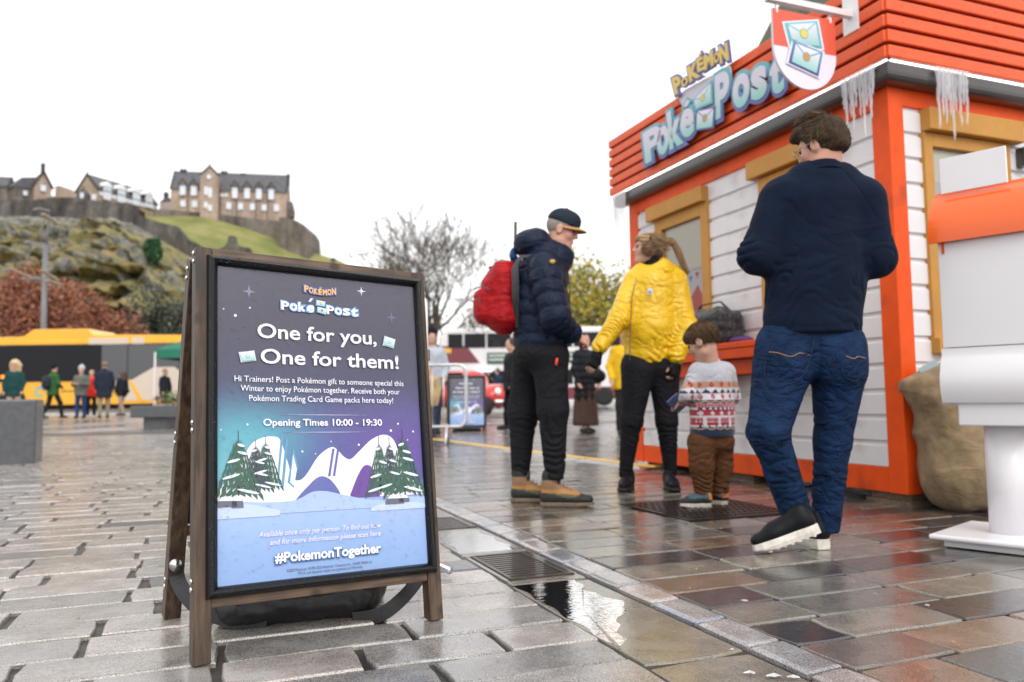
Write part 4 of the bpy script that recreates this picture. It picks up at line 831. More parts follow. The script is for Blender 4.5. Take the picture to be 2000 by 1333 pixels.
for a0, a1 in ((952, 993), (1090, 1160)):
    o = MB().box((bx(a0), -.04, bz(711, 980)), (bx(a1), -.005, bz(689, 980))).build('advert_panel', material('green_advert', (.03, .12, .07), .4), r)
    for row in (0, 1):
        for k in range(7): MB().box((bx(a0) + .12 + k * .14, -.05, bz(705 - row * 8, 980)), (bx(a0) + .21 + k * .14, -.04, bz(700.5 - row * 8, 980))).build('advert_lettering', M_whitep, o)
MB().box((bx(862), -.03, bz(700)), (bx(882), .02, bz(690))).build('destination_sign', material('destination_yellow', (.8, .45, .05), .4), r)
for px in (900, 1085, 1180): wheel(r, bx(px), .1, .5, .5)
MB().box((bx(931), -.2, bz(727, 950)), (bx(962), -.1, bz(721, 950))).build('lit_side_sign', material('lit_lettering', (.8, .8, 1), .5, emit=1.0), r)
# small red car, three quarter front, wheel on the right
p = ground(905, 812); r = empty('red_car', 'small rounded red car partly behind the far advertising board', 'car', None, Matrix.Translation(Vector((p[0] + .25, p[1], float(far_gz(p[0], p[1])))) ) @ Matrix.Rotation(math.radians(-38), 4, 'Z'))
s = Soft((-1.9, -.95, .1), (1.9, .95, 1.65), .05)
s.cap((-1.1, 0, .62), (1.15, 0, .58), .42, .38, flat=((0, 1, 0), 1.75)).cap((-.75, 0, 1.05), (.15, 0, 1.05), .40, .36, .15, flat=((0, 1, 0), 1.5)).cut((0, 0, .25), (0, 0, -1))
body = soft_obj('body', s, M_redp, r)
for sy in (-1, 1):
    MB().prism([(-.95, .98), (.45, .98), (.15, 1.33), (-.65, 1.35)], 0, .03, M=frame((0, sy * .63, 0), (1, 0, 0), (0, 0, 1), (0, -sy, 0))).build('side_window', M_blackg, r)
    for x in (-1.05, 1.1): wheel(r, x, sy * .68, .3, .3, .2)
    MB().ball((1.45, sy * .45, .72), (.09, .12, .12)).build('headlamp', M_headl, r, True)
MB().prism([(-.5, 1.0), (.5, 1.0), (.38, 1.32), (-.38, 1.32)], 0, .02, M=frame((.42, 0, .03), (0, 1, 0), (-.35, 0, .93), (.93, 0, .35))).build('windscreen', M_blackg, r)
MB().tube([(1.5, -.65, .42), (1.58, 0, .42), (1.5, .65, .42)], .06, 8).build('bumper', M_metal, r, True)
# red and white panel board left of it
p = ground(855, 812); r = empty('panel_board', 'red and white printed board standing left of the red car', 'sign', None, (p[0], p[1], float(far_gz(p[0], p[1]))))
MB().box((-.55, 0, .25), (.45, .08, 1.35)).build('panel', M_redp, r); MB().box((-.4, -.01, .4), (.35, 0, .75)).build('white_text_block', M_whitep, r)
for z in (.48, .60): MB().box((-.1, -.015, z), (.3, -.01, z + .05)).build('red_text_line', M_redp, r)
MB().box((-.5, .02, 0), (-.42, .06, .25)).box((.3, .02, 0), (.38, .06, .25)).build('leg', M_grey, r)
# lamp mast with angled arms
Y0 = 41; p = onfar(88, Y0); r = empty('lamp_mast', 'tall grey lamp mast with angled timber and steel arms left of the picture', 'lamp post', None, (p[0], p[1], p[2]))
M_mast = material('mast_paint', (.17, .175, .19), .45, coat=.2); M_plank = material('weathered_plank', (.36, .31, .25), .7, var=.2, vscale=6)
def lz(px, py, dy=0): q = at(px, py, Y0 + dy); return (q[0] - p[0], dy, q[2] - p[2])
MB().tube([(0, 0, -.1), lz(85, 640), lz(89, 480)], [.15, .14, .11], 12).build('pole', M_mast, r, True)
for k in (-1, 1): MB().tube([lz(86 + 5.5 * k, 476), lz(87 + 6.5 * k, 450), lz(93 + 1.5 * k, 412)], [.05, .06, .03], 8).build('fork_prong', M_mast, r, True)
for (a0, b0, dy) in (((56, 476), (110, 478), 0), ((58, 543), (112, 546), 0)): MB().beam(lz(*a0, -.3), lz(*b0, .3), .1, .12).build('cross_arm', M_mast, r)
for a0, b0 in (((17, 524), (58, 542)), ((82, 528), (112, 548)), ((84, 418), (113, 438)), ((92, 548), (118, 556))): MB().beam(lz(*a0, -.7), lz(*b0, .3), .22, .08).build('timber_plank', M_plank, r)
MB().beam(lz(70, 408, -.6), lz(93, 413), .4, .12).build('lamp_head', M_mast, r); MB().tube([lz(60, 474, -.3), lz(52, 475, -.3)], .12, 8).build('lamp_head', M_mast, r)
MB().tube([lz(40, 545, -.2), lz(86, 550)], .05, 6).build('stay', M_mast, r)
# granite block and bench
M_gran = material('dark_granite', (.085, .09, .098), .4, var=.22, vscale=14, bump=.3, bscale=90, coat=.25)
p = ground(68, 906); r = frame((p[0], p[1], gz(p[0], p[1])), RV, LV, (0, 0, 1))
mb = MB().prism([(-.52, -.02), (0, -.02), (.0, .64), (-.42, .64)], -.42, 0, M=frame((0, 0, 0), (1, 0, 0), (0, 0, 1), (0, -1, 0))); o = mb.build('granite_block', M_gran, None, bevel=.018); o.matrix_world = r
tag(o, 'dark grey granite seat block with a sloping left side at the left edge', 'stone block')
p = ground(300, 838); r = empty('stone_bench', 'grey granite slab bench on a narrow base beyond the granite block', 'bench', None, (p[0], p[1], gz(p[0], p[1])))
MB().box((-.5, 0, .23), (.46, 1.3, .48)).build('seat', M_gran, r, bevel=.02); MB().box((-.27, .12, -.02), (.22, 1.1, .23)).build('base', M_gran, r)
# green market canopy
Y0 = 29; x0 = onfar(302, Y0); r = empty('market_canopy', 'green pop-up canopy with pale legs at the left of the big board', 'gazebo', None, x0)
M_can = material('green_canvas', (.015, .16, .10), .7, var=.1, vscale=3); zz = float(at(302, 683, Y0)[2]) - x0[2]; W_ = 3.4
mb = MB(); c4 = [(0, 0), (W_, 0), (W_, W_), (0, W_)]; ap = (W_ / 2, W_ / 2, zz + 1.0)
for i in range(4):
    (ax_, ay_), (bx_, by_) = c4[i], c4[(i + 1) % 4]; mb.add([(ax_, ay_, zz), (bx_, by_, zz), (W_ / 2 + (bx_ - W_ / 2) * .45, W_ / 2 + (by_ - W_ / 2) * .45, zz + .48), (W_ / 2 + (ax_ - W_ / 2) * .45, W_ / 2 + (ay_ - W_ / 2) * .45, zz + .48)], [(0, 1, 2, 3)]); mb.add([(W_ / 2 + (ax_ - W_ / 2) * .45, W_ / 2 + (ay_ - W_ / 2) * .45, zz + .48), (W_ / 2 + (bx_ - W_ / 2) * .45, W_ / 2 + (by_ - W_ / 2) * .45, zz + .48), ap], [(0, 1, 2)])
mb.build('roof', M_can, r, True); mb = MB(); mb.box((0, -.01, zz - .32), (W_, .01, zz)).box((0, W_ - .01, zz - .32), (W_, W_ + .01, zz)).box((-.01, 0, zz - .32), (.01, W_, zz)).box((W_ - .01, 0, zz - .32), (W_ + .01, W_, zz)); mb.build('valance', M_can, r)
leg = MB().box((-.03, -.03, 0), (.03, .03, zz - .1)).build('leg', M_whitep, r)
for x, y in ((.2, W_ - .1), (W_ - .05, .05), (W_ - .05, W_ - .05)): copyobj(leg, r).location = (x, y, 0)
for k, px in enumerate((318, 336, 352)):
    p = onfar(px, 28.2); r = empty('flower_tub', ['wooden tub of pink flowers under the left end of the canopy', 'wooden tub with green plants in the middle of the canopy stall', 'wooden tub of red flowers beside the board leg under the canopy'][k], 'planter', None, p)
    MB().box((-.2, -.2, 0), (.2, .2, .42)).build('tub', M_plank, r); q = tr_.normal(0, 1, (120, 3)) * (.15, .12, .12) + (0, 0, .58); V, Fs, c = leafmesh(q, .06, tr_, [(.05, .14, .04), (.1, .2, .05), [(.6, .2, .3), (.1, .2, .05), (.5, .05, .05)][k]]); tag(meshobj('plant', V, Fs, M_leafc, r, col=c), kind='stuff')
# crowd barrier
M_galv = material('galvanised_tube', (.62, .63, .65), .32, .85, var=.1, vscale=8)
p = ground(873, 868); r = empty('crowd_barrier', 'galvanised crowd barrier end just right of the big advertising board', 'barrier', None, (p[0], p[1], gz(p[0], p[1])))
Wb, hb, lo_ = 2.3, 1.05, .23; pts = [(-Wb + .3, 0, hb)] + [(.26 - .11 + .11 * math.sin(a), 0, hb - .11 + .11 * math.cos(a)) for a in np.linspace(0, 1.57, 6)] + [(.26 - .11 + .11 * math.cos(a), 0, lo_ + .11 - .11 * math.sin(a)) for a in np.linspace(0, 1.57, 6)] + [(-Wb + .3, 0, lo_)]
MB().tube(pts, .021, 10).build('frame', M_galv, r, True)
b0 = MB().tube([(0, 0, lo_), (0, 0, hb)], .008, 6).build('bar', M_galv, r, True); b0.location = (-.04, 0, 0)
for k in range(1, 13): copyobj(b0, r).location = (-.04 - k * .15, 0, 0)
f0 = MB().tube([(0, -.22, 0), (0, -.02, lo_ + .02), (0, .02, lo_ + .02), (0, .22, 0)], .018, 8).build('foot', M_galv, r, True); copyobj(f0, r).location = (-1.5, 0, 0)
# white rounded board just behind the A-board, on a tube foot
q = at(828, 640, 3.0); r = empty('white_panel_sign', 'white round-cornered panel on a steel tube stand peeping from behind the big board', 'sign', None, (q[0], q[1], gz(q[0], q[1])))
pr = [(-.45, .35), (.015, .35), (.015, .95)] + [(.015 - .08 + .08 * math.cos(a), .98 + .08 * math.sin(a)) for a in np.linspace(.1, 1.57, 6)] + [(-.45, 1.06)]
MB().prism(pr, -.012, .012, M=frame((0, 0, 0), (1, 0, 0), (0, 0, 1), (0, -1, 0))).build('panel', material('white_plastic', (.85, .85, .87), .35), r, bevel=.004)
MB().tube([(-.02, .03, .93), (-.02, .03, .12), (-.0, .0, .04), (.10, -.1, .022)], .014, 8).build('stand', M_galv, r, True); MB().box((-.06, -.03, .78), (.02, .03, .82)).build('clamp', M_galv, r)
# yellow-striped cable cover
a, b = ground(700, 842), ground(1288, 917); d = (b - a); d[2] = 0; Lc = np.linalg.norm(d[:2]); d /= Lc
M_rub = material('black_rubber', (.02, .02, .022), .35, bump=.3, bscale=80); M_yrub = material('yellow_rubber', (.85, .50, .03), .35, var=.1, vscale=6)
r = empty('cable_cover', 'low rubber cable cover with a yellow stripe running along the ground to the kiosk', 'cable cover', None, Matrix.Translation(Vector((a[0], a[1], 0))))
mb, my = MB(), MB(); n = np.array([-d[1], d[0], 0])
for k in range(8):
    p, q = d * Lc * k / 8, d * (Lc * (k + 1) / 8 - .02); zz0 = gz(a[0] + p[0], a[1] + p[1]); zz1 = gz(a[0] + q[0], a[1] + q[1]); sg = MB()
    for mm, w, h in ((sg, .16, .018), (my, .05, .026)):
        off = n * .0
        V = [p - n * w, p - n * w * .55 + (0, 0, h), p + n * w * .55 + (0, 0, h), p + n * w]; V2 = [q - n * w, q - n * w * .55 + (0, 0, h), q + n * w * .55 + (0, 0, h), q + n * w]
        mm.add([v + (0, 0, zz0) for v in V] + [v + (0, 0, zz1) for v in V2], [(0, 4, 5, 1), (1, 5, 6, 2), (2, 6, 7, 3), (0, 1, 2, 3), (7, 6, 5, 4)])
    sg.build('ramp_section', material('ramp_grey', (.10, .10, .105), .25, coat=.5) if k == 0 else bpy.data.materials['ramp_grey'], r)
my.build('yellow_stripe', M_yrub, r)
# ================================================================== LETTERING
def srgb(*c): return tuple(((v / 255) / 12.92 if v / 255 <= .04045 else ((v / 255 + .055) / 1.055) ** 2.4) for v in c)
def text_geo(body, bold=0, shear=0, space=1.0, res=4, extr=0):
    c = bpy.data.curves.new('lettering', 'FONT'); c.body = body; c.offset = bold; c.shear = shear; c.space_character = space; c.resolution_u = res; c.extrude = extr
    o = bpy.data.objects.new('lettering', c); COL.objects.link(o); dg = bpy.context.evaluated_depsgraph_get(); me = bpy.data.meshes.new_from_object(o.evaluated_get(dg))
    V = np.array([v.co for v in me.vertices]) if len(me.vertices) else np.zeros((0, 3)); Fs = [tuple(p.vertices) for p in me.polygons]
    bpy.data.objects.remove(o); bpy.data.curves.remove(c); bpy.data.meshes.remove(me); return V, Fs
def text_box(body, x0, x1, ybase, z=0, h=None, rot=0, ref='H', **kw):
    """text set between x0 and x1 with its baseline on ybase; h = height of a capital (width fit alone if None)"""
    V, Fs = text_geo(body, **kw); R_, _ = text_geo(ref, bold=kw.get('bold', 0)); cap = R_[:, 1].max() - max(0, R_[:, 1].min()); lo, hi = V[:, 0].min(), V[:, 0].max()
    sx = (x1 - x0) / (hi - lo); sy = sx if h is None else h / cap; P = V.copy(); P[:, 0] = (V[:, 0] - lo) * sx; P[:, 1] = V[:, 1] * sy; P[:, 2] = z
    if rot: c_, s_ = math.cos(rot), math.sin(rot); P[:, 0], P[:, 1] = P[:, 0] * c_ - P[:, 1] * s_, P[:, 0] * s_ + P[:, 1] * c_
    P[:, 0] += x0; P[:, 1] += ybase; return P, Fs
# ================================================================== KIOSK
KS = 1.077; KO = np.array([2.2085, 4.5212, -.05]); KM = frame(KO, RV * KS, LV * KS, (0, 0, KS)); KL, KW, ZB = 2.79, 2.7, .13
def onleft(px, py, off=0):
    d = ray(px, py); t = ((KO - CPOS) @ RV + off * KS) / (d @ RV); p = (CPOS + t * d - KO) / KS; return float(p @ LV), float(p[2])
def onright(px, py, off=0):
    n = LV; d = ray(px, py); t = ((KO - CPOS) @ n + off * KS) / (d @ n); p = (CPOS + t * d - KO) / KS; return float(p @ RV), float(p[2])
M_or = material('orange_paint', (.80, .088, .008), .42, var=.07, vscale=9, bump=.25, bscale=50, spec=.25, dirt=((.42, .06, .015), 5, .56, .80))
M_orw = wood_material('orange_stained_board', (.76, .088, .010), (.82, .108, .015), (1, 1, 4), 16, .45, False, blot=.08)
M_sid = material('white_siding', (.76, .745, .76), .45, var=.05, vscale=3, bump=.2, bscale=30, dirt=((.50, .47, .44), 4, .56, .85))
M_och = material('ochre_trim_paint', (.52, .25, .045), .55, var=.08, vscale=7, bump=.3, bscale=60)
M_gut = material('black_gutter', (.05, .045, .042), .28, coat=.5, var=.15, vscale=5); M_led = material('led_strip', (1, 1, .97), .5, emit=3.2)
M_blind = material('cream_roller_blind', (.84, .80, .66), .8, bump=.2, bscale=200); M_glass = thin_glass('window_glass', 1.45)
kiosk = empty('kiosk', 'orange and white timber kiosk with a slatted fascia and counter', 'kiosk', None, KM)
# posts and rails
for (x0, x1, y0, y1) in ((0, .105, 0, .118), (0, .105, KL - .14, KL), (KW - .12, KW, 0, .118), (KW - .12, KW, KL - .14, KL)):
    MB().box((x0, y0, ZB), (x1, y1, 2.41)).build('post', M_or, kiosk, bevel=.004)
MB().box((.004, .120, ZB + .002), (.07, KL - .142, .265)).build('base_rail', M_or, kiosk, bevel=.004); MB().box((.107, .004, ZB + .002), (KW - .122, .07, .265)).build('base_rail', M_or, kiosk, bevel=.004)
MB().box((.004, .120, 2.225), (.07, KL - .142, 2.40)).build('header_rail', M_or, kiosk, bevel=.004); MB().box((.107, .004, 2.225), (KW - .122, .07, 2.40)).build('header_rail', M_or, kiosk, bevel=.004)
MB().box((KW - .05, .12, ZB), (KW, KL - .15, 2.4)).box((.12, KL - .05, ZB), (KW - .13, KL, 2.4)).build('rear_wall', M_sid, kiosk)
MB().box((.07, .07, ZB - .0), (KW - .07, KL - .07, ZB + .05)).build('floor', M_gut, kiosk)
inner = MB().box((.085, .085, ZB + .06), (.10, KL - .09, 2.39)).box((.10, .085, ZB + .06), (KW - .09, .10, 2.39)).build('inner_lining', material('dark_lining', (.05, .045, .04), .9), kiosk)
for x, y in ((.12, .12), (.12, KL - .3), (.12, KL / 2), (1.5, .12)): MB().box((x - .1, y - .12, .055), (x + .25, y + .18, .092)).box((x - .08, y - .1, .094), (x + .22, y + .16, ZB - .002)).build('timber_block', wood_material('block_wood', (.10, .07, .045), (.20, .14, .09), (1, 6, 6), 10, .8, False) if 'block_wood' not in bpy.data.materials else bpy.data.materials['block_wood'], kiosk)
# siding boards, each its own piece
PIT = .1422; nb = int(round((2.225 - .265) / PIT)); PIT = (2.225 - .265) / nb
prof = [(.045, 0), (.012, .0), (.006, .005), (.006, .112), (.022, .124), (.022, PIT), (.045, PIT)]
wins_l = [(1.646, 2.363, .98, 2.09), (.40, 1.075, .98, 2.09)]; wins_r = [(.233, .905, .93, 2.09)]
cache = {}
def siding(face, a0, a1, z):
    key = (face, round(a1 - a0, 3)); 
    if key in cache:
        o = bpy.data.objects.new('siding_board', cache[key]); link(o, kiosk)
    else:
        mb = MB(); n = len(prof)
        if face == 'L': V = [(o_, 0, zz) for o_, zz in prof] + [(o_, a1 - a0, zz) for o_, zz in prof]
        else: V = [(0, o_, zz) for o_, zz in prof] + [(a1 - a0, o_, zz) for o_, zz in prof]
        mb.add(V, [(i, i + 1, n + i + 1, n + i) for i in range(n - 1)] + [tuple(range(n)), tuple(range(2 * n - 1, n - 1, -1))]); o = mb.build('siding_board', M_sid, kiosk); cache[key] = o.data
    o.location = (0, a0, z) if face == 'L' else (a0, 0, z)
for i in range(nb):
    z = .265 + i * PIT
    for face, lo, hi, wins in (('L', .120, KL - .142, wins_l), ('R', .107, KW - .122, wins_r)):
        segs = [(lo, hi)]
        for (w0, w1, z0, z1) in wins:
            if z + PIT * .5 > z0 and z + PIT * .5 < z1:
                segs = [s for a, b in segs for s in (((a, w0), (w1, b)) if a < w0 and b > w1 else ((a, b),))]
        for a, b in segs: siding(face, a, b, z)
# windows
def kwindow(face, a0, a1, z0, z1, l0, l1, lz0, lz1, ga0, ga1, gtop, art):
    """face-local: along, up, outwards"""
    X, O = ((0, -1, 0), (-1, 0, 0)) if face == 'L' else ((1, 0, 0), (0, -1, 0)); s = -1 if face == 'L' else 1
    M = frame((0, 0, 0), X, (0, 0, 1), O); R2 = empty('window', None, None, None); R2.parent = kiosk; R2.matrix_basis = M
    f = lambda a: s * a
    A, B = sorted((f(a0), f(a1))); GA, GB = sorted((f(ga0), f(ga1))); LA, LB = sorted((f(l0), f(l1))); gb = z0 + .08
    for (x0, x1, y0, y1) in ((A, GA, z0, z1), (GB, B, z0, z1), (GA, GB, gtop, z1), (GA, GB, z0, gb)): MB().box((x0, y0, -.05), (x1, y1, .014)).build('frame_board', M_och, R2, bevel=.003)
    MB().box((LA, lz0, -.02), (LB, lz1, .06)).build('lintel', M_och, R2, bevel=.006)
    MB().add([(GA, gb, -.018), (GB, gb, -.018), (GB, gtop, -.018), (GA, gtop, -.018)], [(0, 1, 2, 3)]).build('pane', M_glass, R2)
    zb_ = z0 + .66; MB().box((GA, zb_, -.030), (GB, gtop, -.025)).build('roller_blind', M_blind, R2); MB().box((GA, zb_ - .02, -.036), (GB, zb_, -.024)).build('blind_bar', M_sid, R2)
    if art:
        p = MB().box((GA, gb, -.036), (GB, zb_ - .022, -.032)).build('window_poster', material('poster_white', (.75, .74, .78), .5), R2)
        P = MB(); w = GB - GA; red_ = (.70, .04, .02)
        P.add([(GA, gb, -.0735), (GB, gb, -.0735), (GB, gb + .45, -.0735), (GB - w * .12, gb + .36, -.0735), (GB - w * .22, gb + .44, -.0735), (GB - w * .5, gb + .30, -.0735), (GA + w * .2, gb + .42, -.0735), (GA, gb + .36, -.0735)], [tuple(range(8))], red_)
        for k in range(6): x = GA + w * (.08 + .16 * k); yy = zb_ - .06 - .02 * math.sin(k); P.add([(x, yy, -.073), (x + w * .11, yy, -.073), (x + w * .055, yy - .05, -.073)], [(2, 1, 0)], [(.35, .2, .55), (.65, .05, .03), (.1, .35, .4)][k % 3])
        for k in range(5): x = GA + w * (.1 + .2 * k); P.add([(x + .02 * math.cos(t), gb + .12 + .03 * (k % 2) + .02 * math.sin(t), -.0732) for t in np.linspace(0, 6.28, 9)[:-1]], [tuple(range(8))], (.8, .78, .8))
        [P.V.__setitem__(i, v + (0, 0, .042)) for i, v in enumerate(P.V)]; P.build('poster_print', material('poster_print', (.5, .5, .5), .5, vcol=True), R2, col=True)
    return R2
kwindow('L', 1.646, 2.363, .98, 2.09, 1.65, 2.425, 2.085, 2.20, 1.735, 2.268, 1.995, True)
kwindow('L', .40, 1.075, .98, 2.09, .36, 1.14, 2.095, 2.212, .48, .99, 1.995, True)
w3 = kwindow('R', .233, .905, .93, 2.09, .235, .975, 2.093, 2.218, .297, .812, 2.015, False)
MB().box((.228, .87, -.02), (.30, .955, .05)).box((.30, .87, -.02), (.95, .955, .05)).build('sill', M_och, w3, bevel=.004)
# small notice in the right window
n_ = MB().box((.31, 1.66, -.024), (.55, 1.83, -.021)).build('window_notice', material('notice_paper', (.7, .68, .72), .6), w3)
for k in range(3): MB().box((.40, 1.69 + k * .04, -.0208), (.46, 1.71 + k * .04, -.0202)).build('notice_block', material('purple_print', (.25, .15, .5), .5) if k == 0 else bpy.data.materials['purple_print'], w3)
# counter along the left face
ct = empty('counter'); ct.parent = kiosk
MB().box((-.27, .46, .965), (.003, 2.45, 1.005)).build('counter_top', M_or, ct, bevel=.006); MB().box((-.265, .47, .90), (-.235, 2.44, .963)).build('counter_apron', M_or, ct, bevel=.004); MB().box((-.20, .5, .80), (-.17, 2.4, .895)).build('counter_rail', M_or, ct, bevel=.004)
for a in (.55, 1.45, 2.35): MB().prism([(0, .64), (0, .96), (-.235, .96), (-.235, .90)], a - .02, a + .02, M=frame((0, 0, 0), (1, 0, 0), (0, 0, 1), (0, -1, 0))).build('counter_bracket', M_or, ct).location = (0, 2 * a, 0)
# gutter, LED, slats
E_ = .12; ZF = 2.422
def band(name, off, z0, z1, dep, mat, bevel=0, k0=0.):
    o1 = MB().box((-off, -off, z0), (-off + dep, KL + off, z1)).build(name, mat, kiosk, bevel=bevel); o2 = MB().box((-off + dep + .001, -off, z0), (KW + off, -off + dep, z1)).build(name, mat, kiosk, bevel=bevel); return o1, o2
gp = [(0, 0)] + [(-.045 - .045 * math.sin(t), .045 - .045 * math.cos(t)) for t in np.linspace(0, 1.57, 5)] + [(-.09, .095), (0, .095)]
for face in 'LR':
    P = [(x, z) for x, z in gp]; n = len(P); mb = MB(); zz = 2.318
    if face == 'L': V = [(x, x, z + zz) for x, z in P] + [(x, KL + .1, z + zz) for x, z in P]
    else: V = [(x, x, z + zz) for x, z in P] + [(KW + .1, x, z + zz) for x, z in P]
    Fs = [(i, (i + 1) % n, n + (i + 1) % n, n + i) for i in range(n)] + [tuple(range(n - 1, -1, -1)), tuple(range(n, 2 * n))]
    mb.add(V, Fs if face == 'L' else [tuple(reversed(f)) for f in Fs]); mb.build('gutter', M_gut, kiosk)
    if face == 'L': MB().box((-.098, -.09, 2.412), (-.084, KL + .1, 2.419)).build('led_strip', M_led, kiosk)
    else: MB().box((-.070, -.098, 2.411), (KW + .1, -.084, 2.419)).build('led_strip', M_led, kiosk)
MB().box((-.083, -.083, 2.414), (KW + .1, KL + .1, 2.421)).build('soffit', M_gut, kiosk)
NS = 6; SP = .0845
for k in range(9):
    z = ZF + k * SP; 
    top = k >= NS
    if k < NS:
        MB().box((-E_, -E_ + .016, z), (-E_ + .022, KL + .12, z + SP - .019)).build('fascia_slat', M_orw, kiosk, bevel=.006)
        MB().box((-E_ + .014, -E_, z), (KW + .12, -E_ + .022, z + SP - .019)).build('fascia_slat', M_orw, kiosk, bevel=.006)
sc_ = MB()
for k in range(NS):
    zc = ZF + k * SP + .032
    for a in (.0, .7, 1.4, 2.1, 2.8): sc_.add([(-E_ - .0006, a + .004 * math.cos(t), zc + .004 * math.sin(t)) for t in np.linspace(0, 6.283, 9)[:-1]], [tuple(range(8))]); sc_.add([(a + .004 * math.cos(t), -E_ - .0006, zc + .004 * math.sin(t)) for t in np.linspace(0, 6.283, 9)[:-1]], [tuple(range(8))])
tag(sc_.build('slat_screws', M_gut, kiosk), kind='stuff')
M_red2 = material('fascia_backing', (.22, .010, .004), .6)
MB().box((-E_ + .024, -E_ + .024, ZF), (-E_ + .04, KL + .11, ZF + NS * SP - .015)).box((-E_ + .042, -E_ + .024, ZF), (KW + .11, -E_ + .04, ZF + NS * SP - .015)).build('fascia_backing', M_red2, kiosk)
MB().box((-E_ + .05, KL + .09, ZF), (KW + .1, KL + .105, ZF + NS * SP - .02)).build('fascia_rear', M_red2, kiosk)
rf = MB(); rf.add([(.0, .0, 2.84), (KW, .0, 2.84), (KW, 1.22, 2.84), (.0, 1.22, 2.84), (1.1, .2, 5.0), (1.1, .8, 5.0)], [(0, 1, 4), (1, 2, 5, 4), (2, 3, 5), (3, 0, 4, 5), (3, 2, 1, 0)]); rf.build('roof', material('mossy_roof_felt', (.10, .115, .08), .9, var=.3, vscale=6), kiosk)
MB().box((-.05, 0, 2.80), (KW, KL, 2.83)).build('roof_deck', M_gut, kiosk)
# wall lamp on the right face
MB().box((.975, -.05, 1.965), (1.03, .006, 2.075)).build('lamp_bracket', M_gut, kiosk, bevel=.004); MB().tube([(1.0, -.05, 2.05), (1.02, -.16, 2.10), (1.06, -.18, 2.02)], .012, 8).build('lamp_arm', M_gut, kiosk, True); MB().lathe([(.02, .06), (.06, .03), (.055, -.08), (.03, -.1)], 10, (1.08, -.18, 1.96)).build('lantern', M_gut, kiosk, True)

# --- icicles
M_ice = material('clear_ice', (.86, .88, .92), .08, alpha=.34, bump=.6, bscale=60, bdist=.004)
ri = np.random.default_rng(8)
def icicles(label, items):
    r = empty('icicle_cluster', label, 'icicles', 'clear icicle clusters hanging from the kiosk gutter', KM)
    for (x, y, ztop, L) in items:
        n = 12; pts = [(x + ri.normal(0, .0015), y + ri.normal(0, .0015), ztop - L * i / n) for i in range(n + 1)]; rad = [.0125 * (1 - .62 * i / n) * ri.uniform(.8, 1.25) for i in range(n)] + [.002]
        MB().tube(pts, rad, 8).build('icicle', M_ice, r, True)
    mb = MB()
    xs, ys, zs = zip(*[(i[0], i[1], i[2]) for i in items]); 
    for k in range(7): t = k / 6; mb.ball((xs[0] + (xs[-1] - xs[0]) * t, ys[0] + (ys[-1] - ys[0]) * t, zs[0] + .0), (.02, .02, .014), 8, 6)
    mb.build('ice_crust', M_ice, r, True)
def run(face, px0, px1, lens):
    out = []
    for i, L in enumerate(lens):
        px = px0 + (px1 - px0) * i / (len(lens) - 1)
        if face == 'L': a, _ = onleft(px, 135, -.1); out.append((-.104 - ri.uniform(0, .014), a, 2.404, L))
        else: b, _ = onright(px, 135, -.1); out.append((b, -.104 - ri.uniform(0, .014), 2.404, L))
    return out
icicles('row of clear icicles just left of the near kiosk corner', run('L', 1648, 1706, [.16, .33, .22, .30, .18, .24, .36, .20, .27, .15]))
icicles('row of clear icicles right of the near kiosk corner above the ochre window', run('R', 1827, 1879, [.33, .26, .30, .17, .25, .38, .22, .30, .18, .29]))
out = []
for i, L in enumerate([.2, .34, .26, .42, .3, .22, .38, .25]): out.append((-.104 - ri.uniform(0, .015), KL + .07 - i * .028 - .0, 2.40, L))
icicles('row of clear icicles at the far left end of the kiosk gutter', out)

# --- logo on the left fascia
def prt(name, rough=.45, coat=.3): return material(name, (.5, .5, .5), rough, vcol=True, coat=coat)
M_print = prt('printed_board')
FX = lambda off: frame((-off, 0, 0), (0, -1, 0), (0, 0, 1), (-1, 0, 0))      # x = towards the near corner, y = up, z = out
def logo_pt(px, py, off=.16): a, z = onleft(px, py, -off); return (-a, z)
sign = empty('kiosk_name_sign', 'cut-out lettering sign with envelopes across the left fascia of the kiosk', 'sign', None, KM @ FX(0))
TEAL, IND, WHT, GRAD = srgb(95, 175, 185), srgb(85, 90, 160), srgb(214, 208, 222), srgb(140, 200, 195)
def place_glyph(ch, p0, p1, p2, bold, z, extr, colf, scale=1.0, name='letter', parent=None, mat=None, rot=0):
    """p0 lower left, p1 lower right, p2 upper left (fascia metres)"""
    V, Fs = text_geo(ch, bold=bold, extr=0); B, _ = text_geo(ch, bold=.045); lo, hi = B.min(0), B.max(0)
    u = (V[:, 0] - lo[0]) / (hi[0] - lo[0]); v = (V[:, 1] - lo[1]) / (hi[1] - lo[1]); p0, p1, p2 = map(np.array, (p0, p1, p2))
    P = p0 + u[:, None] * (p1 - p0) + v[:, None] * (p2 - p0); n = len(P); F3 = [tuple(f) for f in Fs]
    # front sheet + back sheet + walls on boundary edges
    cnt = {}
    for f in F3:
        for a, b in zip(f, f[1:] + f[:1]): cnt[(a, b)] = 1
    walls = [(a, b, b + n, a + n) for (a, b) in cnt if (b, a) not in cnt]; walls = [w[::-1] for w in walls]
    VV = np.concatenate([np.c_[P, np.full(n, z + extr)], np.c_[P, np.full(n, z)]]); c = colf(np.r_[v, v]); return VV, F3 + walls, c
def grad(c0, c1, a=0., b=1.): return lambda v: np.array(c0)[None] * (1 - np.clip((v - a) / (b - a), 0, 1)[:, None]) + np.array(c1)[None] * np.clip((v - a) / (b - a), 0, 1)[:, None]
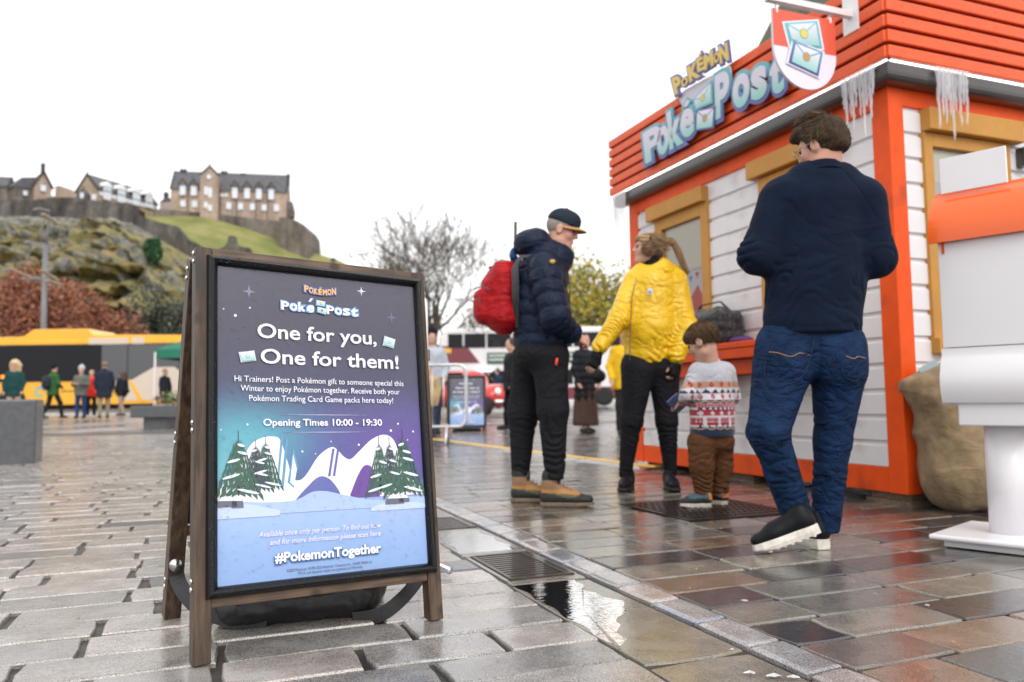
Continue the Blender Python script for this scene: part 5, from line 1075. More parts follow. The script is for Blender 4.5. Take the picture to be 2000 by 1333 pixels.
def letter(ch, q, b1, b2, o_cols, f_cols, z, parent):
    """q = four photo pixels: lower-left, lower-right, upper-left of the letter"""
    p = [logo_pt(*k) for k in q]
    V, Fs, c = place_glyph(ch, *p, b2, z, .012, grad(*o_cols)); o = meshobj('letter', V, Fs, M_print, parent, col=c)
    V, Fs, c = place_glyph(ch, *p, b1, z + .013, .004, grad(*f_cols, .12, .62)); meshobj('letter_face', V, Fs, M_print, o, col=c)
back = [(1321, 188), (1334, 176), (1421, 128), (1424, 142), (1402, 160), (1402, 232), (1356, 255), (1334, 218)]
mb = MB(); mb.prism([logo_pt(*k) for k in back][::-1], 0, .012); o = mb.build('backing_board', material('logo_backing', srgb(205, 200, 212), .45), sign); o.location = (0, 0, .135)
for ch, q in (('P', ((1262, 322), (1290, 306), (1256, 262))), ('o', ((1285, 308), (1308, 298), (1284, 252))), ('k', ((1309, 295), (1336, 280), (1303, 222))), ('e', ((1331, 274), (1358, 263), (1329, 219))),
              ('P', ((1399, 236), (1421, 224), (1397, 150))), ('o', ((1433, 218), (1466, 203), (1432, 153))), ('s', ((1469, 201), (1500, 188), (1467, 138))), ('t', ((1506, 191), (1533, 178), (1503, 116)))):
    w = 1.25 if ch == 'P' else 1.0; q = list(q); q[1] = (q[0][0] + (q[1][0] - q[0][0]) * w, q[0][1] + (q[1][1] - q[0][1]) * w)
    letter(ch, q, .045, .115, (IND, TEAL), (GRAD, WHT), .150, sign)
# accent of the e
mb = MB(); mb.prism([logo_pt(*k) for k in ((1331, 214), (1342, 190), (1351, 197), (1345, 212))][::-1], 0, .012, TEAL); mb.prism([logo_pt(*k) for k in ((1336, 210), (1343, 195), (1348, 199), (1343, 209))][::-1], .013, .016, WHT); o = mb.build('accent', M_print, sign, col=True); o.location = (0, 0, .150)
YL, BL = srgb(222, 192, 96), srgb(88, 96, 160)
for ch, q in (('P', ((1322, 186), (1337, 178), (1314, 155))), ('O', ((1334, 173), (1347, 166), (1333, 156))), ('K', ((1350, 162), (1371, 150), (1345, 132))), ('E', ((1366, 143), (1378, 137), (1363, 117))),
              ('M', ((1379, 139), (1397, 128), (1377, 110))), ('O', ((1398, 127), (1408, 120), (1397, 107))), ('N', ((1410, 126), (1427, 118), (1406, 92)))): letter(ch, q, .05, .15, (BL, BL), (YL, YL), .158, sign)
mb = MB(); mb.prism([logo_pt(*k) for k in ((1364, 117), (1372, 98), (1377, 106), (1369, 118))][::-1], 0, .014, BL); mb.prism([logo_pt(*k) for k in ((1367, 114), (1372, 103), (1374, 107), (1369, 114))][::-1], .015, .018, YL); o = mb.build('accent', M_print, sign, col=True); o.location = (0, 0, .158)
def envelope(parent, pts, z, edge, seal, mat=None, name='envelope'):
    """pts: lower-left, lower-right, upper-right, upper-left in local xy"""
    P = np.array(pts, float); c = P.mean(0); mb = MB(); 
    def q(s): return [tuple(c + (p - c) * s) for p in P]
    E1, E2 = edge; mb.add([(x, y, z) for x, y in q(1.0)], [(0, 1, 2, 3)]); mb.C[-1] = np.array([E2, E2, E1, E1]); mb.add([(x, y, z + .002) for x, y in q(.84)], [(0, 1, 2, 3)]); mb.C[-1] = np.array([GRAD, GRAD, srgb(232, 228, 240), srgb(232, 228, 240)])
    A, B, C_, D = [np.array(k) for k in q(.84)]; m = (A + B + C_ + D) / 4 + (C_ + D - A - B) * .02; w = np.linalg.norm(B - A) * .018
    for s_, e_ in ((D, m), (C_, m)):
        d = (e_ - s_) / np.linalg.norm(e_ - s_); n = np.array([-d[1], d[0]]) * w; mb.add([(*(s_ + n), z + .0026), (*(s_ - n), z + .0026), (*(e_ - n), z + .0026), (*(e_ + n), z + .0026)], [(0, 1, 2, 3)], E1)
    rr = np.linalg.norm(B - A) * .13; nn_ = 14; mb.add([(m[0] + rr * 1.2 * math.cos(t), m[1] + rr * 1.2 * math.sin(t), z + .003) for t in np.linspace(0, 6.283, nn_ + 1)[:-1]], [tuple(range(nn_))], srgb(120, 165, 170)); mb.add([(m[0] + rr * math.cos(t), m[1] + rr * math.sin(t), z + .0034) for t in np.linspace(0, 6.283, nn_ + 1)[:-1]], [tuple(range(nn_))], seal)
    return mb.build(name, mat or M_print, parent, col=True)
envelope(sign, [logo_pt(1359, 217), logo_pt(1394, 202), logo_pt(1393, 155), logo_pt(1354, 196)], .166, (TEAL, TEAL), YL); envelope(sign, [logo_pt(1360, 257), logo_pt(1397, 251), logo_pt(1400, 208), logo_pt(1362, 216)], .171, (IND, IND), srgb(196, 140, 80))
# --- hanging shield sign: plane runs straight out from the left fascia
an, _ = onleft(1662, 30, -E_); hs_M = KM @ frame((-E_, an, 0), (-1, 0, 0), (0, 0, 1), (0, 1, 0))     # x out, y up
def onshield(px, py):
    o = np.array(hs_M.translation); n = LV; d = ray(px, py); t = ((o - CPOS) @ n) / (d @ n); p = (CPOS + t * d - o) / KS; return (float(-(p @ RV)), float(p[2]))
hang = empty('hanging_shield_sign', 'red and white round-bottomed hanging sign with two envelopes on a white bracket', 'sign', None, hs_M)
M_wm = material('white_powder_coat', (.80, .79, .81), .3, coat=.3)
xl, zt_ = onshield(1506, 14); xr, zt2 = onshield(1628, 45); zmid = onshield(1506, 88)[1]; zbot = onshield(1575, 176)[1]; x0, x1 = min(xl, xr), max(xl, xr); ztop = (zt_ + zt2) / 2; cx = (x0 + x1) / 2; hw = (x1 - x0) / 2
arc = [(cx + hw * math.cos(t), zmid + (zmid - zbot) * math.sin(t)) for t in np.linspace(0, -math.pi, 25)]
MB().prism([(x0, zmid)] + [(x0, ztop), (x1, ztop)] + arc[:-1], -.008, .006, M=None).build('panel', material('shield_white', srgb(228, 225, 238), .4), hang, bevel=0)
# print faces the camera: that is the -y side of the kiosk frame
sgn = -1
def shield_poly(pts, lift, c, name, mb=None):
    m = mb or MB(); m.add([(x, y, sgn * (.009 + lift)) for x, y in pts], [tuple(range(len(pts)))], c); return m
m = shield_poly([(x0, zmid - .0), (x1, zmid), (x1, ztop), (x0, ztop)], 0, srgb(222, 88, 62), 'red'); m.build('red_half', M_print, hang, col=True)
for q, e, s_, z in ((((1541, 142 - 48), (1603, 97), (1593, 43), (1529, 47)), (srgb(110, 200, 205), srgb(95, 165, 190)), srgb(225, 205, 90), 1), (((1536, 125), (1594, 152), (1603, 105), (1546, 82)), (srgb(85, 150, 190), srgb(60, 62, 145)), srgb(196, 140, 80), 2)):
    pts = [onshield(*k) for k in q]; o = envelope(hang, pts, .001 * z * 4, e, s_); o.data.flip_normals(); o.scale = (1, 1, -1); o.location = (0, 0, -.009)
    c_ = np.mean(pts, 0); bk = shield_poly([tuple(c_ + (np.array(p) - c_) * 1.12) for p in pts], .001 * z * 4 - .002, srgb(232, 230, 240), ''); bk.build('envelope_border', M_print, hang, col=True)
zarm = onshield(1560, 4)[1]; zarm = ztop + .055
MB().box((-.0, zarm - .018, -.018), (x1 + .03, zarm + .018, .018)).build('arm', M_wm, hang, bevel=.003); MB().box((-.004, zarm - .10, -.055), (.006, zarm + .12, .055)).build('wall_plate', M_wm, hang, bevel=.002)
for x in (x0 + .03, x1 - .03):
    mb = MB()
    for k in range(3): t = np.linspace(0, 6.28, 9); cy_ = zarm - .026 - k * .018; mb.tube([(x + (.006 * math.cos(a) if k % 2 else 0), cy_ + .011 * math.sin(a), (0 if k % 2 else .006 * math.cos(a))) for a in t], .0022, 5)
    mb.build('chain', M_galv, hang, True); MB().box((x - .006, ztop - .02, -.011), (x + .006, ztop + .012, .010)).build('hook', M_wm, hang)

# --- black holdall on the counter
M_bag = material('black_nylon', (.022, .022, .026), .55, var=.3, vscale=9, bump=.6, bscale=35, bdist=.006, sheen=.3)
def kpt(x, y, z): return np.array(KM @ Vector((x, y, z)))
bagM = KM @ Matrix.Translation((-.13, 1.48, 1.006))
s = Soft((-.2, -.36, -.01), (.2, .36, .4), .009)
[s.cap((x_, -.19, z_), (x_, .19, z_), .052, .052, .012) for x_ in (-.07, 0, .07) for z_ in (.055, .12, .185)]; s.cap((0, -.16, .225), (0, .16, .225), .04, .04, .03); s.cut((0, 0, .004), (0, 0, -1))
bag = empty('holdall', 'black soft holdall standing on the orange counter behind the child', 'bag', None, bagM)
soft_obj('body', s, M_bag, bag, disp=lambda V, N: V + N * (.006 * fbm(V, 14, 1, 3) + .004 * fbm(V, 40, 2, 2))[:, None])
MB().tube([(0, -.20, .24), (0, -.12, .30), (0, .10, .30), (0, .20, .23)], .012, 8, flat=.5).build('strap', M_bag, bag, True); MB().box((-.136, -.05, .05), (-.122, .11, .16)).build('pocket_flap', M_bag, bag, bevel=.006); MB().tube([(-.10, -.24, .20), (-.11, .0, .215), (-.10, .22, .19)], .004, 6).build('zip', M_gut, bag, True)
s = Soft((-.2, -.2, -.01), (.2, .2, .25), .01); s.ell((0, 0, .09), (.10, .13, .10), .02).cut((0, 0, .004), (0, 0, -1))
o = soft_obj('soft_pouch', s, M_bag, None, disp=lambda V, N: V + N * (.012 * fbm(V, 14, 5, 3))[:, None]); o.matrix_world = KM @ Matrix.Translation((-.12, 1.98, 1.006)); tag(o, 'crumpled black pouch on the counter beside the yellow jacket', 'bag')
s = Soft((-.1, -.15, -.01), (.1, .15, .1), .01); s.ell((0, 0, .015), (.07, .10, .03), .02).cut((0, 0, .003), (0, 0, -1))
o = soft_obj('purple_pouch', s, material('purple_cloth', (.09, .03, .16), .6), None); o.matrix_world = KM @ Matrix.Translation((-.14, 1.14, 1.006)); tag(o, 'flat purple cloth pouch on the counter end by the holdall', 'pouch')

# ================================================================== BIG ADVERTISING BOARD
SO = np.array([-.73959279, 2.01415181, .19791634]); SW = np.array([.82011196, .57150884, -.02817848]); SU = np.array([-.06616658, .14363365, .98741651]); SN = np.cross(SW, SU); SM = frame(SO, SW, SU, SN)
M_wood = wood_material('dark_stained_pine', (.040, .024, .014), (.115, .070, .042), (1, .07, 1), 75, .5); M_wood2 = wood_material('dark_stained_rail', (.060, .036, .021), (.165, .105, .064), (.07, 1, 1), 75, .5)
M_snap = material('black_snap_frame', (.009, .010, .012), .28, spec=.3, coat=.12); M_bolt = material('steel_bolt', (.75, .74, .72), .25, 1)
sb = empty('advertising_board', 'large dark wooden A-board with a printed winter poster in a black snap frame', 'advertising board', None, SM)
for x0, x1 in ((-.055, -.0125), (.5945, .637)):
    # rail foot cut level with the ground
    def footy(x, z): 
        lo, hi = -.3, 0
        for _ in range(30):
            mid = (lo + hi) / 2; p = SO + SW * x + SU * mid + SN * z; 
            if p[2] > gz(p[0], p[1]) + .003: hi = mid
            else: lo = mid
        return hi
    V = []; zf_, zbk = -.0045, -.045
    for x, z in ((x0, zf_), (x1, zf_), (x1, zbk), (x0, zbk)): V.append((x, footy(x, z), z))
    for x, z in ((x0, zf_), (x1, zf_), (x1, zbk), (x0, zbk)): V.append((x, .889, z))
    MB().add(V, [(0, 1, 2, 3), (7, 6, 5, 4), (0, 4, 5, 1), (1, 5, 6, 2), (2, 6, 7, 3), (3, 7, 4, 0)]).build('front_leg', M_wood, sb, bevel=.0025)
MB().box((-.012, .850, -.045), (.594, .889, -.0045)).build('top_rail', M_wood2, sb, bevel=.0025); MB().box((-.012, -.048, -.040), (.594, -.012, -.008)).build('bottom_rail', M_wood2, sb, bevel=.0025)
MB().box((-.011, -.0115, -.02), (.593, .849, -.005)).build('backing_panel', M_snap, sb)
fr_ = [(.0, 0), (.004, .012), (.013, .018), (.024, .012), (.028, .001), (.028, -.003), (0, -.003)]      # snap frame section: across, proud
def snapbar(p, q, inn):
    p, q, inn = map(lambda v: np.array(v, float), (p, q, inn)); d = (q - p) / np.linalg.norm(q - p); V = []
    for P, sg in ((p, 1), (q, -1)):
        for a, h in fr_: V.append((*(P + inn * a + d * a * sg), h))
    n = len(fr_); return MB().add(V, [(i, (i + 1) % n, n + (i + 1) % n, n + i) for i in range(n)] + [tuple(range(n - 1, -1, -1)), tuple(range(n, 2 * n))])
A_, B_, C_, D_ = (-.027, -.026), (.6205, -.026), (.6205, .866), (-.027, .866)
for p, q, inn in ((A_, B_, (0, 1)), (B_, C_, (-1, 0)), (C_, D_, (0, -1)), (D_, A_, (1, 0))):
    o = snapbar(p, q, inn).build('snap_frame', M_snap, sb, True); m_ = o.modifiers.new('edge', 'EDGE_SPLIT'); m_.split_angle = math.radians(50)
# back frame
bm_ = MB(); 
def back_leg(xc):
    t = SO + SW * xc + SU * .875 - SN * .075; t2 = SO + SW * xc + SU * .875 - SN * .068
    b = np.array([-1.018, 2.405, 0]) + SW * (xc + .034); b[2] = gz(b[0], b[1]) + .003; return t, b
Minv = SM.inverted()
def loc_(p): return np.array(Minv @ Vector(p))
for xc in (-.034, .6155):
    t, b = back_leg(xc); MB().beam(loc_(b), loc_(t), .044, .046, (1, 0, 0)).build('back_leg', M_wood, sb, bevel=.0025)
(t0, b0_), (t1, b1_) = back_leg(-.01), back_leg(.592)
def bk(f, s_): return loc_((b0_ + (t0 - b0_) * f) * (1 - s_) + (b1_ + (t1 - b1_) * f) * s_)
MB().add([bk(.27, 0), bk(.27, 1), bk(.97, 1), bk(.97, 0)], [(3, 2, 1, 0)]).build('back_panel', material('blue_grey_panel', (.05, .065, .085), .5), sb)
MB().beam(bk(.25, 0), bk(.25, 1), .035, .03, (0, 1, 0)).build('back_rail', M_wood2, sb); MB().beam(bk(.985, 0), bk(.985, 1), .035, .03, (0, 1, 0)).build('back_rail', M_wood2, sb)
bolt = None
for y in (.875, .852, .415, .395, .02, .0):
    if bolt is None: bolt = MB().lathe([(.0075, 0), (.0068, .0025), (.004, .0042), (.0004, .0048)], 14).build('bolt_head', M_bolt, sb, True); o = bolt
    else: o = copyobj(bolt, sb)
    o.matrix_basis = Matrix.Translation((-.0552, y, -.024)) @ Matrix.Rotation(-math.pi / 2, 4, 'Y')
for f in (.975, .95, .53, .505, .115, .095):
    t, b = back_leg(-.034 - .0235); o = copyobj(bolt, sb); p = loc_(b + (t - b) * f); o.matrix_basis = Matrix.Translation(Vector(p)) @ Matrix.Rotation(-math.pi / 2, 4, 'Y')
# --- the poster
PW, PH = .594, .841
def lerp_cols(keys, v):
    ks = [k for k, _ in keys]; return np.array([np.interp(v, ks, [c[i] for _, c in keys]) for i in range(3)]).T
nu, nv = 60, 84; uu, vv = np.meshgrid(np.linspace(0, 1, nu), np.linspace(0, 1, nv)); U, Vv = uu.ravel(), vv.ravel()
base = lerp_cols([(0, srgb(132, 165, 215)), (.10, srgb(140, 172, 222)), (.22, srgb(165, 190, 232)), (.30, srgb(72, 88, 150)), (.42, srgb(72, 88, 150)), (.52, srgb(72, 80, 126)), (.62, srgb(62, 64, 94)), (.8, srgb(66, 64, 82)), (1, srgb(74, 72, 88))], Vv)
teal = np.exp(-((U - .12) / .28) ** 2 - ((Vv - .44) / .10) ** 2)[:, None]; purp = np.exp(-((U - .86) / .36) ** 2 - ((Vv - .40) / .13) ** 2)[:, None]; t2_ = np.exp(-((U - .05) / .2) ** 2 - ((Vv - .34) / .09) ** 2)[:, None]
base = base * (1 - .92 * teal) + .92 * teal * np.array(srgb(84, 168, 186)); base = base * (1 - .75 * t2_) + .75 * t2_ * np.array(srgb(110, 190, 200)); base = base * (1 - .9 * purp * (1 - teal)) + .9 * purp * (1 - teal) * np.array(srgb(98, 66, 150))
wr = .0008 * fbm(np.c_[U * 3, Vv * 4, U * 0], 1.4, 2, 3)
Vp = np.c_[U * PW, Vv * PH, .0006 + wr * np.sin(np.pi * U) * np.sin(np.pi * Vv)]; Fq = [(j * nu + i, j * nu + i + 1, (j + 1) * nu + i + 1, (j + 1) * nu + i) for j in range(nv - 1) for i in range(nu - 1)]
M_poster = material('laminated_print', (.5, .5, .5), .38, vcol=True, coat=.7, coatr=.28, bump=.12, bscale=9, bdist=.01)
poster = meshobj('poster', Vp, Fq, M_poster, sb, True, base)
ART = MB()
def P2(pts, z, c): n = len(pts); ART.add([(x, y, z) for x, y in pts], [tuple(range(n))], c)
def curve(pts, n=8):
    P = np.array(pts, float); out_ = []
    for i in range(len(P) - 1):
        p0, p1, p2, p3 = P[max(0, i - 1)], P[i], P[i + 1], P[min(len(P) - 1, i + 2)]
        for t in np.linspace(0, 1, n, endpoint=False): out_.append(tuple(.5 * ((2 * p1) + (-p0 + p2) * t + (2 * p0 - 5 * p1 + 4 * p2 - p3) * t * t + (-p0 + 3 * p1 - 3 * p2 + p3) * t ** 3)))
    out_.append(tuple(P[-1])); return out_
def hillpoly(top, floor, z, c):                                   # convex-safe: strips
    T = curve(top); 
    for a, b in zip(T[:-1], T[1:]): P2([(a[0], floor), (b[0], floor), b, a], z, c)
WS = srgb(238, 236, 250)
hillpoly([(.0, .245), (.03, .262), (.055, .30), (.085, .352), (.12, .372), (.155, .372), (.168, .355), (.185, .30), (.195, .262), (.215, .255), (.235, .27), (.27, .318), (.306, .342), (.325, .336), (.345, .315), (.365, .308), (.39, .328), (.43, .362), (.47, .376), (.50, .362), (.52, .315), (.54, .27), (.565, .235), (.594, .215)], .20, .0016, WS)
P2([(.165, .24), (.172, .24), (.187, .372), (.180, .378)], .0019, srgb(95, 150, 185)); P2([(.153, .25), (.158, .25), (.172, .372), (.166, .377)], .0019, srgb(95, 150, 185)); P2([(.182, .25), (.199, .235), (.212, .29), (.200, .345)], .0019, srgb(98, 150, 190)); P2([(.189, .25), (.200, .24), (.208, .285), (.199, .325)], .0021, WS)
for dx in (0, .014): P2([(.296 + dx, .262), (.303 + dx, .262), (.318 + dx, .338), (.311 + dx, .338)], .0019, srgb(92, 96, 170))
hillpoly([(.36, .21), (.385, .262), (.405, .288), (.425, .286), (.44, .26), (.45, .222)], .20, .0020, srgb(100, 62, 150)); hillpoly([(.20, .20), (.235, .235), (.27, .262), (.30, .255), (.325, .225), (.335, .20)], .195, .0020, srgb(92, 100, 170))
hillpoly([(0, .213), (.07, .205), (.16, .20), (.21, .205), (.25, .222), (.29, .222), (.34, .21), (.40, .196), (.45, .190), (.52, .196), (.594, .192)], .17, .0023, srgb(168, 192, 232))
hillpoly([(0, .196), (.06, .200), (.11, .192), (.16, .178)], .165, .0025, srgb(190, 208, 242)); hillpoly([(.42, .168), (.46, .18), (.52, .182), (.56, .178), (.594, .172)], .160, .0025, srgb(190, 208, 242))
ra = np.random.default_rng(14)
def conifer(x, y0, h, w, z, dark):
    n = 7; P2([(x - h * .012, y0), (x + h * .012, y0), (x + h * .004, y0 + h), (x - h * .004, y0 + h)], z, srgb(70, 52, 44))
    for k in range(n):
        t = k / n; yb_ = y0 + h * (.06 + t * .80); ww = w * (1 - t) ** .85 * .5 + w * .04; hh = h * .22
        for sx in (-1, 1):
            m_ = 4
            for j in range(m_):
                xa, xb = x + sx * ww * j / m_, x + sx * ww * (j + 1.15) / m_; P2([(xa, yb_ + hh * (.55 - .10 * j) + .003), (xa, yb_ + hh * .02), (xb, yb_ - hh * (.22 + .12 * j) + ra.normal(0, .001)), (xb - sx * ww * .03, yb_ + hh * (.10 - .09 * j))][::sx * -1 if sx < 0 else -1] if False else [(xa, yb_ + hh * (.55 - .10 * j) + .003), (xa, yb_ + hh * .02), (xb, yb_ - hh * (.22 + .12 * j) + ra.normal(0, .001)), (xb - sx * ww * .03, yb_ + hh * (.10 - .09 * j))], z + .0001 * k, dark if (j + k) % 2 else tuple(v * 1.25 for v in dark))
        if k % 2 == 0 or ra.random() < .4:
            sx = ra.choice((-1, 1)); cx_, cy_ = x + sx * ww * .4, yb_ + hh * .12; a_, b_ = ww * .42 + .003, h * .022
            P2([(cx_ + a_ * math.cos(q) , cy_ + b_ * math.sin(q) - sx * a_ * .25 * math.cos(q)) for q in np.linspace(0, 6.283, 13)[:-1]], z + .0011 + .0001 * k, srgb(222, 230, 248))
DG, DB = srgb(40, 84, 66), srgb(38, 58, 66)
for x, y0, h, w, z, c in ((.053, .216, .175, .115, .0030, DG), (.098, .232, .135, .085, .0028, DB), (.124, .236, .140, .085, .0027, DG), (.453, .205, .168, .085, .0028, DG), (.486, .215, .155, .08, .0027, DB), (.530, .200, .19, .125, .0030, DG)): conifer(x, y0, h, w, z, c)
for x, y, w, h in ((.022, .205, .055, .03), (.05, .203, .03, .034), (.495, .187, .06, .03), (.525, .188, .035, .022)):
    P2([(x - w / 2, y - h * .35), (x + w / 2, y - h * .35), (x + w * .45, y + h * .1), (x + w * .2, y + h * .5), (x - w * .25, y + h * .45), (x - w * .48, y + h * .1)], .0046, srgb(96, 98, 112)); P2([(x - w * .40, y + h * .18), (x + w * .38, y + h * .15), (x + w * .2, y + h * .55), (x - w * .22, y + h * .52)], .0048, srgb(226, 232, 248))
def star(x, y, r, c):
    pts = []
    for k in range(8): a = k * math.pi / 4 + math.pi / 2; q = r if k % 2 == 0 else r * .16; pts.append((x + q * math.cos(a), y + q * math.sin(a)))
    for k in range(8): P2([(x, y), pts[k], pts[(k + 1) % 8]], .0016, c)
    pts2 = [(x + (r * .45 if k % 2 == 0 else r * .12) * math.cos(k * math.pi / 4 + math.pi / 4), y + (r * .45 if k % 2 == 0 else r * .12) * math.sin(k * math.pi / 4 + math.pi / 4)) for k in range(8)]
    for k in range(8): P2([(x, y), pts2[k], pts2[(k + 1) % 8]], .0016, c)
star(.418, .807, .016, srgb(240, 240, 250)); star(.084, .773, .020, srgb(150, 148, 172)); star(.514, .733, .020, srgb(120, 118, 150))
def dot(x, y, r): P2([(x + r * math.cos(q), y + r * math.sin(q)) for q in np.linspace(0, 6.283, 11)[:-1]], .0017, srgb(235, 238, 250))
for x, y, r in ((.016, .718, .002), (.086, .727, .0026), (.047, .702, .004), (.077, .406, .003), (.518, .408, .003), (.494, .388, .0038), (.567, .385, .003), (.391, .348, .0032), (.308, .358, .002), (.009, .392, .002), (.225, .332, .0028), (.262, .325, .0018), (.33, .30, .002), (.547, .36, .002)): dot(x, y, r)
for x0, x1, y in ((.165, .42, .433), (.172, .42, .3845)):
    for k in range(10): f = math.sin((k + .5) / 10 * math.pi); P2([(x0 + (x1 - x0) * k / 10, y - .0008), (x0 + (x1 - x0) * (k + 1) / 10, y - .0008), (x0 + (x1 - x0) * (k + 1) / 10, y + .0008), (x0 + (x1 - x0) * k / 10, y + .0008)], .0017, srgb(*[int(110 + 90 * f)] * 2, int(150 + 80 * f)))
ART.build('poster_artwork', M_poster, poster, col=True)
M_txt = material('white_ink', srgb(238, 238, 248), .4, coat=.5, coatr=.16)
def ptext(name, body, x0, x1, y, h, z=.0052, bold=.0, mat=M_txt, **kw):
    V, Fs = text_box(body, x0, x1, y, z, h, bold=bold, **kw); return meshobj(name, V, Fs, mat, poster)
ptext('headline_text', 'One for you,', .105, .459, .6445, .040, bold=.018); ptext('headline_text', 'One for them!', .113, .528, .5735, .040, bold=.018)
ptext('body_text', 'Hi Trainers! Post a Pok\u00e9mon gift to someone special this', .043, .541, .521, .0156, bold=.006); ptext('body_text', 'Winter to enjoy Pok\u00e9mon together. Receive both your', .059, .527, .4955, .0156, bold=.006); ptext('body_text', 'Pok\u00e9mon Trading Card Game packs here today!', .081, .504, .469, .0156, bold=.006)
ptext('opening_times_text', 'Opening Times 10:00 - 19:30', .118, .465, .4025, .0185, bold=.022)
M_soft = material('pale_pink_ink', srgb(226, 222, 240), .4, coat=.5, coatr=.16)
ptext('notice_text', 'Available once only per person. To find out how', .102, .448, .1135, .0132, mat=M_soft, shear=.25, bold=.012); ptext('notice_text', 'and for more information please scan here', .131, .446, .0915, .0132, mat=M_soft, shear=.25, bold=.012)
ptext('hashtag_outline', '#PokemonTogether', .142, .447, .0445, .0255, z=.0050, bold=.09, mat=material('blue_ink', srgb(40, 90, 150), .4, coat=.4)); ptext('hashtag_text', '#PokemonTogether', .144, .445, .0462, .0245, z=.0054, bold=.035)
M_bk = material('dark_ink', srgb(48, 52, 80), .4, coat=.4); ptext('small_print', '\u00a92023 Pok\u00e9mon. \u00a91995-2023 Nintendo / Creatures Inc. / GAME FREAK inc.', .175, .417, .0195, .0066, mat=M_bk); ptext('small_print', 'TM, \u00ae, and character names are trademarks of Nintendo.', .204, .388, .0095, .0066, mat=M_bk)
# poster logo, letter by letter on a gentle arc
M_lo = material('logo_blue_ink', srgb(120, 170, 225), .4, coat=.4); M_yi = material('logo_yellow_ink', srgb(240, 190, 90), .4, coat=.4); M_bi = material('logo_violet_ink', srgb(110, 110, 190), .4, coat=.4)
def arcword(word, x0, x1, ybase, h, sag, m_in, m_out, b_in, b_out, zz, jitter=0):
    n = len(word)
    for i, ch in enumerate(word):
        a, b = x0 + (x1 - x0) * i / n, x0 + (x1 - x0) * (i + .93) / n; t = (i + .5) / n * 2 - 1; yb_ = ybase + sag * (t * t); hh = h * (1.25 if ch.isupper() or ch in 'kt' else 1) * (1 + .25 * t * t * (jitter > 0))
        for bld, mt, z in ((b_out, m_out, zz), (b_in, m_in, zz + .0005)):
            V, Fs = text_geo(ch, bold=bld); B, _ = text_geo(ch, bold=.04); lo, hi = B.min(0), B.max(0); P = V.copy(); P[:, 0] = a + (V[:, 0] - lo[0]) / (hi[0] - lo[0]) * (b - a); hx = hh * ((hi[1] - lo[1]) / .73 if ch in '\u00e9\u00c9' else 1)
            P[:, 1] = yb_ + (V[:, 1] - lo[1]) / (hi[1] - lo[1]) * hx - .25 * (P[:, 0] - (a + b) / 2) * -t * .6; P[:, 2] = z; meshobj('logo_letter', P, Fs, mt, poster)
arcword('POK\u00c9MON', .240, .337, .782, .0135, .006, M_yi, M_bi, .03, .13, .0050, 1)
arcword('Poke', .172, .270, .728, .0215, -.002, M_txt, M_lo, .03, .095, .0050); arcword('Post', .305, .405, .727, .0215, -.003, M_txt, M_lo, .03, .095, .0050)
for pts, z, mt in (([(.249, .757), (.259, .757), (.268, .770), (.258, .771)], .0050, M_lo), ([(.252, .759), (.257, .759), (.264, .768), (.259, .768)], .0055, M_txt)): meshobj('accent', [(x, y, z) for x, y in pts], [(0, 1, 2, 3)], mt, poster)
for pts, z, s_ in (([(.272, .748), (.300, .746), (.303, .763), (.275, .766)], .0052, srgb(240, 200, 100)), ([(.275, .728), (.303, .722), (.306, .742), (.277, .746)], .0056, srgb(200, 130, 90))): envelope(poster, pts, z, (srgb(160, 200, 230), srgb(130, 170, 220)), s_, M_poster)
envelope(poster, [(.478, .643), (.514, .636), (.522, .664), (.486, .673)], .0050, (srgb(214, 226, 240), srgb(200, 215, 236)), srgb(200, 214, 236), M_poster); envelope(poster, [(.060, .572), (.101, .579), (.096, .607), (.054, .600)], .0050, (srgb(214, 226, 240), srgb(200, 215, 236)), srgb(200, 214, 236), M_poster)
# --- rain drops on poster and frame (one part)
rd = np.random.default_rng(31); mb = MB(); dome = [(1, 0), (.86, .35), (.5, .6)]
def drop(x, y, z, r, el=1.0):
    n = 6; V = []
    for a, h in dome:
        for k in range(n): V.append((x + r * a * math.cos(k * 1.0472), y + r * el * a * math.sin(k * 1.0472), z + r * h * .8))
    V.append((x, y, z + r * .55)); mb.add(V, [(i * n + k, i * n + (k + 1) % n, (i + 1) * n + (k + 1) % n, (i + 1) * n + k) for i in range(2) for k in range(n)] + [(2 * n + k, 2 * n + (k + 1) % n, 3 * n) for k in range(n)])
for k in range(4200):
    x, y = rd.uniform(.003, PW - .003), rd.uniform(.003, PH - .003)
    if rd.random() > .35 + .65 * (y / PH): continue
    drop(x, y, .0058 if .17 < y < .4 or True else .001, rd.uniform(.0006, .0015) * (1.5 if rd.random() < .08 else 1), rd.uniform(1, 1.35))
for k in range(1500):
    s_ = rd.integers(0, 4); a, z = rd.uniform(.004, .024), .0175
    z = np.interp(a, [p[0] for p in fr_[:5]], [p[1] for p in fr_[:5]])
    x, y = {0: (rd.uniform(0, .6), -.026 + a), 1: (.6205 - a, rd.uniform(0, .84)), 2: (rd.uniform(0, .6), .866 - a), 3: (-.027 + a, rd.uniform(0, .84))}[int(s_)]
    drop(x, y, z, rd.uniform(.0010, .0024))
for k in range(90): drop(rd.uniform(.0, .59), .839 - abs(rd.normal(0, .0015)), .003, rd.uniform(.001, .0024))
M_drop = material('rain_drop', (.92, .94, .96), .03, trans=1, ior=1.33); tag(mb.build('rain_drops', M_drop, sb, True), kind='stuff')
